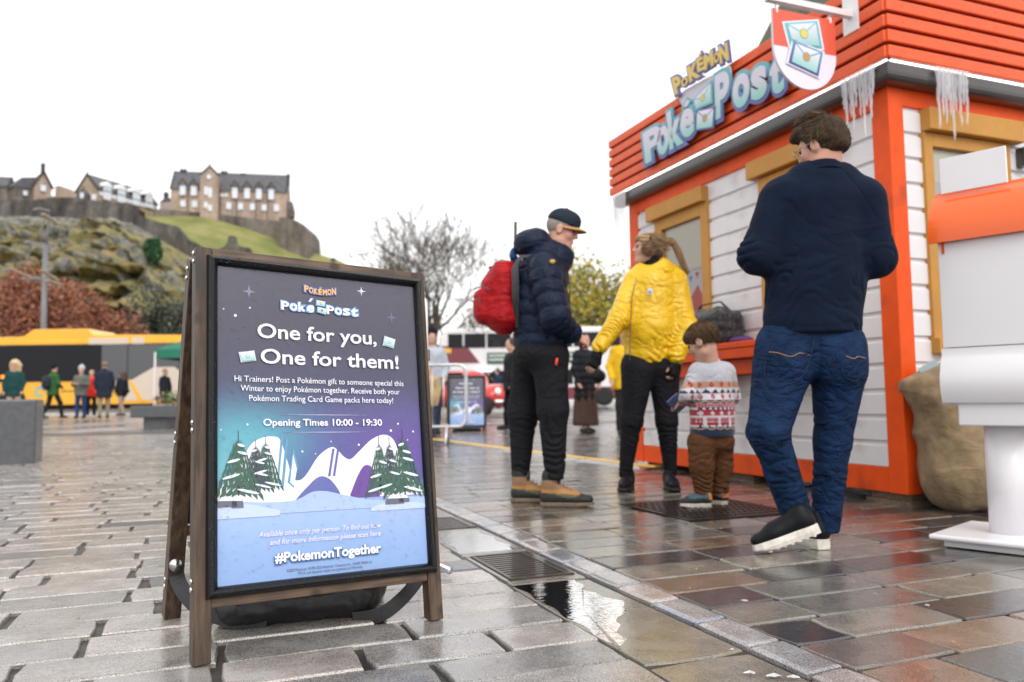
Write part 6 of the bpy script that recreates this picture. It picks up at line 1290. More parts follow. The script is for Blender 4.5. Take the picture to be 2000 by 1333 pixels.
# --- sandbag and straps across the feet of the board
M_woven = material('black_woven_plastic', (.020, .020, .021), .42, var=.2, vscale=20, bump=.8, bscale=260, coat=.12, bdist=.001, stretch=(1, .3, 1))
g0, g1 = ground(436, 1216), ground(742, 1184); g0 += (0, -.02, 0); g1 += (0, -.02, 0); base_ = (g0 + g1) / 2
dirb = (g1 - g0) / np.linalg.norm(g1 - g0); nb_ = np.cross((0, 0, 1), dirb)
bagr = empty('sandbag', 'black woven weight bag lying under the large advertising board', 'sandbag', None, base_)
s = Soft(base_ - .42, base_ + .42, .008)
p0, p1 = g0 + (0, 0, .055), g1 + (0, 0, .075)
s.cap(p0 + dirb * .05, p1 - dirb * .07, .066, .088, .03, flat=(nb_, 1.35)).cap((p0 + p1) / 2 + (0, 0, .02), p1 - dirb * .05 + (0, 0, .035), .062, .055, .03, flat=(nb_, 1.2)).ell(p1 + (0, 0, .055), (.05, .05, .03), .03)
s.cut((base_[0], base_[1], base_[2] + .002), (0, 0, -1), .02)
soft_obj('bag_body', s, M_woven, bagr, org=base_, disp=lambda V, N: V + N * (.010 * (1 - np.abs(fbm((V - base_) @ np.array([dirb, nb_, (0, 0, 1)]).T * (1, 1.6, 2.2), 7, 5, 3))) + .003 * fbm(V, 45, 2, 2))[:, None])
bl = loc_(back_leg(-.034)[0]); 
def strap(pts, w, name='strap'):
    P = np.array(pts, float); P = np.array(curve3(P)); mb = MB(); V = []; n = len(P)
    for i in range(n):
        t = P[min(n - 1, i + 1)] - P[max(0, i - 1)]; t /= np.linalg.norm(t); sd = np.cross(t, nb_); sd /= np.linalg.norm(sd) + 1e-9
        for a in (-1, 1):
            for b in (-1, 1): V.append(P[i] + sd * a * w / 2 + nb_ * b * .0015)
    Fs = []
    for i in range(n - 1):
        for a, b in ((0, 1), (1, 3), (3, 2), (2, 0)): Fs.append((4 * i + a, 4 * i + b, 4 * i + 4 + b, 4 * i + 4 + a))
    return MB().add(V, Fs).build(name, M_bag, bagr, False)
def curve3(P, n=6):
    out_ = []
    for i in range(len(P) - 1):
        p0, p1, p2, p3 = P[max(0, i - 1)], P[i], P[i + 1], P[min(len(P) - 1, i + 2)]
        for t in np.linspace(0, 1, n, endpoint=False): out_.append(.5 * ((2 * p1) + (-p0 + p2) * t + (2 * p0 - 5 * p1 + 4 * p2 - p3) * t * t + (-p0 + 3 * p1 - 3 * p2 + p3) * t ** 3))
    out_.append(P[-1]); return out_
for pts in ([at(343, 1098, 2.38), at(350, 1140, 2.34), at(385, 1185, 2.30), at(450, 1212, 2.28), at(520, 1220, 2.30)], [at(690, 1212, 2.36), at(745, 1200, 2.36), at(790, 1165, 2.40), at(830, 1115, 2.50)]):
    o = strap([np.array(p) - base_ for p in pts], .042)
o = MB().lathe([(.018, 0), (.018, .003), (.006, .004), (.005, .006), (.001, .006)], 20).build('washer_bolt', M_bolt, bagr, True); o.matrix_basis = Matrix.Translation(Vector(at(343, 1104, 2.338) - base_)) @ Vector(-nb_).to_track_quat('Z', 'Y').to_matrix().to_4x4()
# --- the second, far advertising board (same kind, simpler at its size)
p = ground(912, 845); s2 = empty('advertising_board', 'smaller looking second A-board with the same poster standing behind the crowd barrier', 'advertising board', None, Matrix.Translation((p[0], p[1] + .1, p[2])) @ Matrix.Rotation(math.radians(6), 4, 'Z') @ Matrix.Rotation(math.radians(-9), 4, 'X') @ frame((-.297, 0, .12), (1, 0, 0), (0, 0, 1), (0, -1, 0)))
for x0, x1 in ((-.055, -.0125), (.5945, .637)): MB().box((x0, -.14, -.045), (x1, .889, -.0045)).build('front_leg', M_wood, s2)
for x0 in (-.034, .6155): MB().beam((x0, -.10, -.42), (x0, .87, -.07), .044, .046, (1, 0, 0)).build('back_leg', M_wood, s2)
MB().box((-.012, .850, -.045), (.594, .889, -.0045)).build('top_rail', M_wood2, s2); MB().box((-.012, -.048, -.04), (.594, -.012, -.008)).build('bottom_rail', M_wood2, s2)
for p, q, inn in ((A_, B_, (0, 1)), (B_, C_, (-1, 0)), (C_, D_, (0, -1)), (D_, A_, (1, 0))): snapbar(p, q, inn).build('snap_frame', M_snap, s2, True)
pc = copyobj(poster, s2)
s = Soft((-.2, -.2, -.55), (.8, .1, .1), .03); s.cap((.1, -.08, -.2), (.5, -.08, -.2), .07, .07); soft_obj('weight_bag', s, M_bag, s2)

# ================================================================== POST BOX (right edge)
wx = np.array([.6774, -.7356, 0]); dx_ = np.array([.7356, .6774, 0]); pb0 = np.array([2.073, 3.383, 0]); pb0[2] = gz(pb0[0], pb0[1])
M_pbw = material('white_box_paint', (.80, .79, .815), .35, coat=.25, var=.015, vscale=3); M_pbo = material('orange_box_paint', (.88, .13, .012), .28, coat=.5)
pb = empty('post_box', 'white pillar mail box with an orange rounded top at the right edge', 'post box', None, frame(pb0, wx, dx_, (0, 0, 1)))
MB().box((-.235, -.25, .035), (.235, .26, .056)).build('base_plate', M_pbw, pb, bevel=.008); MB().box((-.19, -.21, .004), (.19, .21, .034)).build('base_foot', M_pbw, pb, bevel=.006)
MB().lathe([(.076, .056), (.076, .515)], 40).build('pedestal', M_pbw, pb, True)
MB().box((-.125, -.155, .505), (.185, .13, .625)).build('support_block', M_pbw, pb, bevel=.006)
MB().box((-.172, -.15, .835), (.172, .17, 1.33)).build('box_body', M_pbw, pb, bevel=.004)
MB().box((-.160, -.13, .626), (.165, .15, .834)).build('box_lower', M_pbw, pb)
def extr(prof, x0, x1, name, mat, bev=0, smooth=True):
    n = len(prof); V = [(x0, y, z) for y, z in prof] + [(x1, y, z) for y, z in prof]; o = MB().add(V, [(i, (i + 1) % n, n + (i + 1) % n, n + i) for i in range(n)] + [tuple(range(n - 1, -1, -1)), tuple(range(n, 2 * n))]).build(name, mat, pb, smooth)
    e = o.modifiers.new('edge', 'EDGE_SPLIT'); e.split_angle = math.radians(35); return o
arc_ = [(.02 - .20 * math.cos(t), 1.305 + .235 * math.sin(t)) for t in np.linspace(-.08, 1.6, 22)]
extr(arc_ + [(.2, 1.54), (.2, 1.30), (-.152, 1.30), (-.152, 1.288)], -.198, .198, 'orange_cover', M_pbo)
chute = [(-.152, .832)] + [(-.135 - .055 * math.sin(t), .832 - .23 * (t / 2.4)) for t in np.linspace(.3, 2.4, 16)] + [(-.15, .59), (-.128, .63), (-.128, .832)]
extr(chute, -.178, .178, 'curved_apron', M_pbw)
MB().box((-.155, -.125, 1.505), (.10, -.11, 1.66)).build('plaque', M_pbw, pb, bevel=.002); MB().box((-.155, -.155, 1.24), (-.145, -.05, 1.29)).build('red_catch', M_or, pb)
# ================================================================== BURLAP SACK AND LETTERS
M_bur = material('burlap', (.27, .195, .11), .9, var=.25, vscale=14, bump=1, bscale=420, sheen=.1, bdist=.0015, crease=(5, .022))
q = np.array([2.40, 4.22, 0]); q = ground(1900, 1000); q = q + np.array([.02, .12, 0]); q[2] = gz(q[0], q[1])
s = Soft(q + (-.5, -.45, -.02), q + (.5, .45, 1.05), .011)
s.ell(q + (0.02, 0, .20), (.25, .24, .25), .06).ell(q + (.0, 0, .42), (.19, .19, .19), .10).cap(q + (-.02, 0, .42), q + (-.10, 0, .63), .16, .18, .08).ell(q + (-.10, 0, .70), (.20, .17, .06), .04).cap(q + (.1, 0, .5), q + (.12, .02, .68), .15, .13, .08).cut(q + (0, 0, .004), (0, 0, -1), .03)
sk = empty('burlap_sack', 'tall slumped burlap sack between the kiosk corner and the white post box', 'sack', None, q)
def sackd(V, N): 
    L_ = V - q; return V + N * (.045 * (.5 - np.abs(fbm(L_ * (1, 1, 1.5), 2.7, 9, 1))) + .007 * fbm(L_ * (1, 1, .5), 14, 3, 2) + .0012 * fbm(L_, 90, 4, 2))[:, None]
soft_obj('sack_body', s, M_bur, sk, org=q, disp=sackd)
sk2 = MB()
for k in range(5):
    a = k * .9; c_ = q + np.array([-.16 + .055 * k, -.05 + .02 * (k % 2), .755]); M_ = Matrix.Translation(Vector(c_ - q)) @ Matrix.Rotation(.3 * (k - 2), 4, 'Y') @ Matrix.Rotation(.4 * (k % 3 - 1), 4, 'Z') @ Matrix.Rotation(.2, 4, 'X')
    e = MB(); e.M = M_; e.box((-.05, -.002, -.06), (.05, .002, .06)); o = e.build('letter', material('letter_paper', [(.55, .72, .80), (.8, .78, .74), (.35, .6, .72), (.75, .6, .55), (.6, .75, .8)][k], .6) if k < 5 else None, None, loc=tuple(q)); tag(o, ['pale blue envelope leaning out of the sack mouth, leftmost', 'cream envelope second from the left in the sack mouth', 'mid blue envelope in the middle of the sack mouth', 'pinkish envelope in the sack mouth behind the post box', 'light blue envelope at the right of the sack mouth behind the post box'][k], 'envelope', 'envelopes sticking out of the sack')
# ================================================================== PEOPLE
def nrm(v): v = np.array(v, float); return v / np.linalg.norm(v)
def skin(name, c): 
    m = material(name, c, .5, var=.08, vscale=18, spec=.35); b = m.node_tree.nodes['Principled BSDF']; b.inputs['Subsurface Weight'].default_value = .12; b.inputs['Subsurface Radius'].default_value = (.01, .004, .002); return m
M_skin = skin('light_skin', (.56, .33, .24)); M_skin2 = skin('ruddy_skin', (.58, .31, .23)); M_eye = material('eye', (.03, .025, .02), .15); M_lip = material('lips', (.42, .15, .13), .45)
def headspace(C, f, up=(0, 0, 1), S=1.0):
    C = np.array(C, float); f = nrm(f); r = nrm(np.cross(f, up)); u = np.cross(r, f); R = np.array([r, f, u])
    return (lambda x, y, z: C + (x * r + y * f + z * u) * S), R, S
def add_head(s, H, ears=True, jaw=1.0, neck_to=None, nr=.056):
    P, R, S = H; e = lambda c, r, k=.012, **kw: s.ell(P(*c), np.array(r) * S, k * S, R, **kw); c_ = lambda a, b, r0, r1=None, k=.01, **kw: s.cap(P(*a), P(*b), r0 * S, (r1 if r1 is not None else r0) * S, k * S, **kw)
    e((0, -.015, .040), (.075, .096, .086), .02); e((0, .022, -.030), (.060, .066, .078), .03); c_((0, .050, -.090), (0, .062, -.092), .024 * jaw, .022 * jaw, .03); c_((-.045, .0, -.070), (-.018, .05, -.093), .022 * jaw, k=.03); c_((.045, .0, -.070), (.018, .05, -.093), .022 * jaw, k=.03)
    c_((-.032, .072, .030), (.032, .072, .030), .013, k=.018); c_((0, .082, .022), (0, .104, -.018), .008, .0115, .010); c_((-.011, .094, -.022), (.011, .094, -.022), .008, k=.006)
    c_((-.018, .083, -.0500), (.018, .083, -.0500), .0065, k=.006); c_((-.015, .081, -.0610), (.015, .081, -.0610), .0068, k=.006); e((-.040, .055, -.022), (.022, .020, .024), .02); e((.040, .055, -.022), (.022, .020, .024), .02)
    for sx in (-1, 1):
        s.ell(P(sx * .030, .092, .010), .013 * S, .010 * S, R, op='sub')
        if ears: e((sx * .076, -.008, -.004), (.010, .022, .033), .008); s.ell(P(sx * .086, -.004, -.002), np.array((.006, .011, .018)) * S, .004 * S, R, op='sub')
    if neck_to is not None: s.cap(P(0, -.022, -.055), neck_to, nr * S, nr * 1.12, .03)
def add_eyes(H, parent, org):
    P, R, S = H
    for sx in (-1, 1):
        o = MB().ball((0, 0, 0), .0095 * S, 10, 8).build('eye', M_eye, parent, True); o.location = P(sx * .030, .080, .010) - org
    mb = MB().tube([P(-.02, .0885, -.0545) - org, P(0, .0925, -.0550) - org, P(.02, .0885, -.0545) - org], .003 * S, 6); mb.build('mouth', M_lip, parent, True)
def add_brows(H, parent, org, mat):
    P, R, S = H
    for sx in (-1, 1): MB().tube([P(sx * .014, .087, .030) - org, P(sx * .032, .083, .036) - org, P(sx * .048, .069, .030) - org], [.002 * S, .0035 * S, .0015 * S], 5).build('eyebrow', mat, parent, True)
def add_hand(s, W_, D, N, S=1.0, curl=.6, side=1):
    """wrist, direction to the fingers, palm normal"""
    D = nrm(D); N = nrm(np.array(N) - D * (np.array(N) @ D)); A = np.cross(D, N) * side
    s.cap(W_, W_ + D * .03 * S, .024 * S, .026 * S, .012); 
    for j in np.linspace(-1, 1, 4): s.cap(W_ + D * .02 * S + A * j * .016 * S, W_ + D * .085 * S + A * j * .028 * S, .015 * S, .0125 * S, .010)
    for i, (j, L) in enumerate(((-1, .060), (-.33, .075), (.33, .080), (1, .070))):
        p = W_ + D * .088 * S + A * j * .028 * S; d = D; rr = .0098
        for k, f in enumerate((.45, .32, .23)):
            a = curl * (k * .9 + .45); d = D * math.cos(a) + N * math.sin(a); q = p + d * L * f * S; s.cap(p, q, rr * S, rr * .93 * S, .0035); p = q; rr *= .93
    p = W_ + D * .03 * S + A * .030 * S; q = p + (D * .6 + A * .55 + N * .45) * .045 * S; s.cap(p, q, .013 * S, .011 * S, .008); s.cap(q, q + nrm(D * .9 + A * .1 + N * .5) * .032 * S, .0108 * S, .009 * S, .005)
def strands(roots, flow, L, w, rng, col, jit=.35, seg=3, droop=0):
    n = len(roots); d = flow + rng.normal(0, jit, (n, 3)); d /= np.linalg.norm(d, axis=1)[:, None]; sd = np.cross(d, rng.normal(size=(n, 3))); sd /= np.linalg.norm(sd, axis=1)[:, None] + 1e-9
    V = []; p = roots.copy(); Ls = L * rng.uniform(.6, 1.25, n)[:, None]; nn_ = seg + 1; rows = []
    for k in range(nn_):
        ww = w * (1 - (k / seg) ** 1.6 * .92); rows += [p - sd * ww / 2, p + sd * ww / 2]; p = p + d * Ls / seg; d = d + rng.normal(0, .10, (n, 3)) + np.array([0, 0, -droop]); d /= np.linalg.norm(d, axis=1)[:, None]
    V = np.stack(rows, 1).reshape(-1, 3); m = 2 * nn_; Fs = [(i * m + 2 * k, i * m + 2 * k + 1, i * m + 2 * k + 3, i * m + 2 * k + 2) for i in range(n) for k in range(seg)]
    c = np.repeat(np.array(col)[None] * rng.uniform(.55, 1.5, (n, 1)), m, 0); return V, Fs, c
M_hair = material('hair', (.1, .07, .05), .65, vcol=True, spec=.12)
rh = np.random.default_rng(77)
def shoe(parent, org, H, T, up, L, upc, solem, mats, ankle=.10, wd=.045, lift=0, name='shoe', sole_h=.028, colf=None):
    """H heel contact, T direction point; builds upper and sole"""
    H, T = np.array(H, float), np.array(T, float); f = nrm(T - H); u = nrm(np.array(up) - f * (f @ np.array(up))); r = np.cross(f, u); Q = lambda a, b, c: H + f * a * L + r * b + u * c
    s = Soft(np.minimum(H, H + f * L) - .13, np.maximum(H, H + f * L) + (.13, .13, ankle + .12), .0065)
    z = sole_h; s.cap(Q(.14, 0, z + wd * .75), Q(.62, 0, z + wd * .62), wd * .92, wd * .98, .02, flat=(u, .95)); s.cap(Q(.62, 0, z + wd * .55), Q(.86, 0, z + wd * .45), wd * .98, wd * .80, .02, flat=(u, .72)); s.cap(Q(.15, 0, z + wd * .6), Q(.17, 0, z + ankle), wd * .88, wd * .95, .02); s.cap(Q(.2, 0, z + ankle * .7), Q(.55, 0, z + wd * .9), wd * .8, wd * .55, .03)
    s.cut(Q(0, 0, z + .002), -u, .004)
    o = soft_obj(name, s, mats[0], parent, org=org, colf=(lambda V: colf(((V - H) @ f) / L, (V - H) @ r, (V - H) @ u)) if colf else None)
    out_ = [(.0, -.55), (.0, .55), (.12, .9), (.4, .82), (.68, 1.12), (.86, .95), (.97, .5), (1.0, 0), (.97, -.6), (.86, -1.0), (.68, -1.08), (.4, -.85), (.12, -.9)]; n = len(out_); V = []
    for h, k in ((0, .96), (z * .5, 1.06), (z + .006, 1.0)):
        for a, b in out_: V.append(Q(a * (1.0 if k > 1 else .985) , b * wd * k, h + (.018 * max(0, a - .75) / .25 if h == 0 else 0)) - org)
    Fs = [(j * n + i, (j + 1) * n + i, (j + 1) * n + (i + 1) % n, j * n + (i + 1) % n) for j in (0, 1) for i in range(n)] + [tuple(range(n)), tuple(range(3 * n - 1, 2 * n - 1, -1))]
    meshobj('sole', V, Fs, mats[1], o, False, bevel=.003); return o, Q
cloth = lambda name, c, rough=.8, **kw: material(name, c, rough, **{**dict(var=.12, vscale=12, bump=.35, bscale=260, spec=.18, bdist=.001, crease=(9, .022)), **kw})

# ------------------------------------------------------------------ MAN WITH CAP
Y = 4.78; A = lambda x, y, d=0: at(x, y, Y + d)
org = np.array(ground(1062, 978)); org[1] = Y; org[2] = gz(org[0], org[1])
H = headspace(A(1098, 452), (.93, -.16, -.30), (0, 0, 1), .93); P, R, S_ = H
s = Soft(A(1000, 985, 0) + (-.15, -.42, -.05), A(1160, 405) + (.1, .42, .05), .0062)
add_head(s, H, neck_to=A(1075, 515), jaw=1.15)
s.cap(A(1062, 545), A(1058, 670), .10, .10, .03, flat=((0, 1, 0), 1.2)); 
for sy, k, an in ((-.10, (1080, 805), (1083, 925)), (.10, (1024, 805), (1018, 918))): s.cap(A(1058, 690, sy), A(*k, sy), .075, .045, .04); s.cap(A(*k, sy), A(an[0] - 4, an[1] + 25, sy), .045, .03, .03); s.cap(A(an[0] - 4, an[1] + 28, sy), A(an[0] + 25, an[1] + 46, sy), .03, .022, .02)
s.cap(A(1064, 535, -.18), A(1083, 625, -.25), .05, .045); s.cap(A(1083, 625, -.25), A(1120, 655, -.14), .04, .027); s.cap(A(1064, 535, .18), A(1083, 622, .24), .05, .045); s.cap(A(1083, 622, .24), A(1115, 655, .10), .04, .027)
add_hand(s, A(1119, 654, -.14), (.75, .25, -.35), (-.2, .6, -.6), .95, 1.0); add_hand(s, A(1114, 655, .10), (.75, -.2, -.4), (-.2, -.6, -.6), .95, 1.0, -1)
man = soft_obj('person', s, M_skin2, None, org=org); man.location = org; tag(man, 'man in navy cap and padded jacket with tan hiking boots facing right', 'person')
add_eyes(H, man, org); M_grayhair = material('short_grey_hair', (.30, .25, .21), .7, var=.3, vscale=90, bump=.6, bscale=300); add_brows(H, man, org, M_grayhair)
s = Soft(P(0, 0, 0) - .15, P(0, 0, 0) + .15, .005); s.ell(P(0, -.016, .036), np.array((.0785, .0995, .088)) * S_, .01, R); s.cut(P(0, .045, 0), R[1], .01); s.cut(P(0, 0, -.035), -R[2], .01)
for sx in (-1, 1): s.ell(P(sx * .082, -.006, -.006), np.array((.022, .026, .040)) * S_, .004, R, op='sub'); s.ell(P(sx * .06, .045, -.03), np.array((.04, .035, .045)) * S_, .006, R, op='sub')
soft_obj('hair', s, M_grayhair, man, org=org)
s = Soft(P(0, .01, -.08) - .05, P(0, .06, -.03) + .10, .005); s.ell(P(0, .026, -.046), np.array((.0615, .069, .070)) * S_, .02, R); s.cut(P(0, 0, -.050), R[2] * .9 + R[1] * .43, .01); s.cut(P(0, .012, 0), -R[1], .01)
soft_obj('beard_stubble', s, material('stubble', (.30, .17, .12), .8, var=.2, vscale=200), man, org=org)
M_cap = cloth('navy_cap_cloth', (.018, .028, .042), .8)
s = Soft(P(0, 0, .06) - .17, P(0, 0, .06) + .17, .0055); s.ell(P(0, -.010, .062), np.array((.088, .108, .088)) * S_, .01, R); s.ell(P(0, .055, .078), np.array((.060, .045, .048)) * S_, .03, R); s.cut(P(0, 0, .045), nrm(-R[2] + R[1] * -.10), .006)
cap_o = soft_obj('cap', s, M_cap, man, org=org)
V = []; Fs = []; n = 14
for k in range(n): 
    a = math.pi * (k / (n - 1) - .5) * .98
    for t, zz in ((0, 0), (.5, -.002), (1, -.010)):
        x = math.sin(a) * (.072 + .016 * t); y = math.cos(a) * (.070 + (.078 - .000) * t * max(.15, math.cos(a)) ** .35) ; zc = .047 + zz - .022 * (math.sin(a) ** 2) ; V.append(P(x, y + .01, zc) - org); V.append(P(x, y + .01, zc - .006) - org)
for k in range(n - 1):
    for j in (0, 2): a_, b_ = k * 6 + j, (k + 1) * 6 + j; Fs += [(a_, a_ + 2, b_ + 2, b_), (a_ + 1, b_ + 1, b_ + 3, a_ + 3)]
    a_, b_ = k * 6 + 4, (k + 1) * 6 + 4; Fs.append((a_, a_ + 1, b_ + 1, b_))
meshobj('cap_brim', V, Fs, cloth('tan_suede', (.52, .29, .13), .7), cap_o, True); MB().ball(P(0, -.012, .148) - org, .008, 8, 6).build('cap_button', M_cap, cap_o, True)
o = MB().ball((0, 0, 0), (.004, .018, .022), 10, 8).build('cap_badge', material('badge_white', (.6, .62, .65), .6), cap_o, True); o.matrix_basis = Matrix.Translation(Vector(P(0, .098, .085) - org)) @ frame((0, 0, 0), R[1], R[0], R[2])
# puffer jacket
M_puff = cloth('navy_padded_nylon', (.008, .015, .036), .45, bump=.5, bscale=22, bdist=.006, var=.2)
s = Soft(A(985, 700) + (-.1, -.45, -.02), A(1150, 425) + (.1, .45, .05), .0075)
s.cap(A(1058, 545), A(1056, 605), .158, .165, .04, flat=((0, 1, 0), 1.30)); s.cap(A(1056, 605), A(1060, 662), .165, .172, .04, flat=((0, 1, 0), 1.25)); s.cap(A(1062, 520, -.17), A(1062, 520, .17), .085, .085, .05)
s.cap(A(1062, 532, -.195), A(1084, 618, -.265), .095, .085, .03); s.cap(A(1084, 618, -.265), A(1116, 650, -.155), .082, .058, .03); s.cap(A(1062, 532, .195), A(1084, 618, .26), .095, .085, .03); s.cap(A(1084, 618, .26), A(1112, 650, .12), .08, .055, .03)
s.cap(A(1032, 478), A(1088, 497), .085, .075, .03, flat=((0, 1, 0), 1.35)); s.cap(A(1028, 478), A(1050, 470), .070, .075, .03, flat=((0, 1, 0), 1.5)); s.cap(A(1092, 525), A(1106, 500), .062, .050, .03, flat=((0, 1, 0), 1.35)); s.cap(A(1085, 505), A(1085, 495), .08, .08, .02)
s.ell(P(0, .01, .0), np.array((.078, .108, .098)) * S_, .012, R, op='sub'); s.cut(A(1060, 681), nrm((.10, 0, -1)), .01)
def puff(V, N):
    d = np.zeros(len(V)); best = np.full(len(V), 9.)
    for p, q, per in ((A(1062, 500), A(1060, 682), .098), (A(1062, 532, -.195), A(1084, 618, -.265), .082), (A(1084, 618, -.265), A(1118, 652, -.155), .07), (A(1062, 532, .195), A(1084, 618, .26), .082)):
        t, r_, l = segparam(V, p, q); r_ = r_ - (.09 if per == .098 else 0); w = .5 * vnoise(V, 6, 3) * .35; v = np.abs(np.sin(math.pi * (l / per + w))) ** .45; sel = r_ < best; d[sel] = v[sel]; best = np.minimum(best, r_)
    hood = V[:, 2] > A(1060, 508)[2]; d = np.where(hood, .6 + .3 * vnoise(V, 9, 4), d)
    return V + N * ((d - .6) * .017 + .004 * fbm(V, 16, 6, 3))[:, None]
jk = soft_obj('jacket', s, M_puff, man, org=org, disp=puff)
t = MB().ball((0, 0, 0), (.017, .004, .012), 12, 8).build('sleeve_badge', material('ochre_badge', (.55, .33, .05), .5), jk, True); t.location = A(1079, 511, -.30) - org
MB().tube([A(1108, 520, -.02) - org, A(1113, 560, -.02) - org, A(1113, 640, -.02) - org], .004, 6).build('zip', M_gut, jk, True)
M_blk = cloth('black_jersey', (.012, .012, .015), .75)
s = Soft(A(985, 935) + (-.08, -.3, -.02), A(1130, 655) + (.05, .3, .02), .0075)
s.cap(A(1057, 690, -.07), A(1057, 690, .07), .150, .150, .05, flat=((0, 0, 1), .8))
L1 = [(A(1074, 700, -.10), A(1080, 800, -.11), .110, .088), (A(1080, 800, -.11), A(1084, 932, -.11), .088, .056), (A(1036, 700, .10), A(1022, 805, .11), .110, .090), (A(1022, 805, .11), A(1016, 928, .11), .090, .054)]
for p, q, a, b in L1: s.cap(p, q, a, b, .04)
s.cut(A(1084, 934, 0), (0, 0, -1), .01)
tr = soft_obj('trousers', s, M_blk, man, org=org, disp=lambda V, N: folds(V, N, [(L1[0][0], L1[0][1], .004, .008, .10), (L1[1][0], L1[1][1], .007, .010, .055), (L1[2][0], L1[2][1], .004, .008, .10), (L1[3][0], L1[3][1], .007, .010, .055)], .008, 3))
MB().tube([A(1088, 700, -.215) - org, A(1086, 714, -.222) - org], .008, 6).build('pocket_tag', material('red_tag', (.8, .08, .03), .5), tr, True)
TAN, TANB, OLV, DKG = (.42, .20, .055), (.27, .155, .085), (.10, .095, .05), (.022, .024, .022)
def bootcol(a, b, c): 
    col = np.tile(TAN, (len(a), 1)); col[c > .105] = TANB; low = c < .076 - .02 * (a - .5); col[low] = OLV; col[(c < .066 + .012 * np.sin(a * 9)) | (a > .74) | ((a < .14) & (c < .085))] = DKG; col[(c > .155)] = (.015, .015, .015); return col
M_boot = material('boot_leather', (.5, .5, .5), .6, vcol=True, bump=.3, bscale=120); M_soleb = material('brown_sole', (.16, .12, .085), .6, var=.2, vscale=30)
for H_, T_, d in ((A(1062, 984, -.1), A(1150, 984, -.13), -.1), (A(1004, 977, .1), A(1060, 975, .08), .1)):
    H2 = np.array([H_[0] - .02, H_[1], gz(H_[0], H_[1])]); T2 = np.array([T_[0], T_[1], gz(T_[0], T_[1])])
    o, Q = shoe(man, org, H2, T2, (0, 0, 1), .315, None, None, (M_boot, M_soleb), .155, .046, colf=bootcol, name='boot', sole_h=.022)
    mb = MB(); 
    for k in range(6): a = .30 + .065 * k; zz = .145 - .0155 * k + .012; mb.tube([Q(a, -.028, zz) - org, Q(a + .01, 0, zz + .014) - org, Q(a + .02, .028, zz) - org], .0028, 5)
    mb.build('laces', material('grey_laces', (.2, .2, .2), .7) if 'grey_laces' not in bpy.data.materials else bpy.data.materials['grey_laces'], o, True); MB().tube([Q(.33, 0, .13) - org, Q(.36, 0, .185) - org], [.03, .026], 10, flat=.4).build('tongue', M_bag, o, True)
# backpack and stick
M_redn = cloth('red_nylon', (.36, .008, .012), .5, bump=.7, bscale=16, bdist=.01, var=.2)
bo = A(985, 648); s = Soft(A(915, 660) + (-.03, -.3, -.03), A(1030, 500) + (.05, .3, .04), .0075)
s.cap(A(984, 540), A(985, 622), .090, .098, .03, flat=((0, 1, 0), 1.55)).cap(A(965, 560), A(968, 612), .075, .085, .03, flat=((0, 1, 0), 1.5)).cap(A(944, 582), A(946, 615), .055, .062, .012, flat=((0, 1, 0), 1.7)).cap(A(1000, 605), A(1002, 622), .06, .06, .03, flat=((0, 1, 0), 1.7)); s.cut(A(1012, 560), nrm((1, 0, -.05)), .012)
bp_ = empty('backpack', 'red backpack worn on the back of the man in the navy padded jacket', 'backpack', None, bo)
body = soft_obj('main_bag', s, M_redn, bp_, org=bo, disp=lambda V, N: V + N * (.007 * (1 - np.abs(fbm(V * (1, 1, 1.3), 9, 6, 3))) + .003 * fbm(V, 30, 2, 2) - .004 * (np.abs(np.sin((V[:, 2] - bo[2]) * 16)) < .12))[:, None])
MB().tube([A(925, 566, -.06) - bo, A(940, 560, -.13) - bo, A(958, 566, -.155) - bo], .004, 6).build('pocket_zip', M_gut, body, True); MB().tube([A(936, 575, -.125) - bo, A(937, 596, -.13) - bo], .004, 5).build('zip_pull', M_gut, body)
MB().tube([A(955, 525, -.02) - bo, A(990, 514, -.02) - bo], .012, 6).build('grab_loop', M_bag, body, True)
for sy in (-1, 1): MB().tube([A(1008, 620, sy * .13) - bo, A(1005, 570, sy * .16) - bo, A(1004, 525, sy * .14) - bo, A(1018, 502, sy * .12) - bo, A(1050, 500, sy * .12) - bo], .016, 8, flat=.45).build('shoulder_strap', M_bag, bp_, True)
MB().tube([A(1009, 520, -.13) - bo, A(1011, 640, -.13) - bo], .022, 8, flat=.5).build('back_padding', M_bag, bp_, True)
so = A(1006, 482); st_ = empty('folded_umbrella', 'black square rod sticking up out of the red backpack with a blue cloth tie', 'umbrella', None, so)
MB().beam(A(1006, 484) - so, A(1007, 434) - so, .018, .018, (1, 0, 0)).build('handle', M_gut, st_, bevel=.002); MB().tube([A(1006, 540) - so, A(1006, 483) - so], .012, 8).build('shaft', M_gut, st_)
s = Soft(A(990, 525) - .05, A(1020, 480) + .05, .005); s.ell(A(1003, 500), (.022, .03, .045), .01).ell(A(1009, 512), (.02, .02, .03), .01); soft_obj('blue_tie', s, cloth('blue_scarf', (.02, .06, .16), .7), st_, org=so, disp=lambda V, N: V + N * (.006 * fbm(V, 45, 2, 3))[:, None])

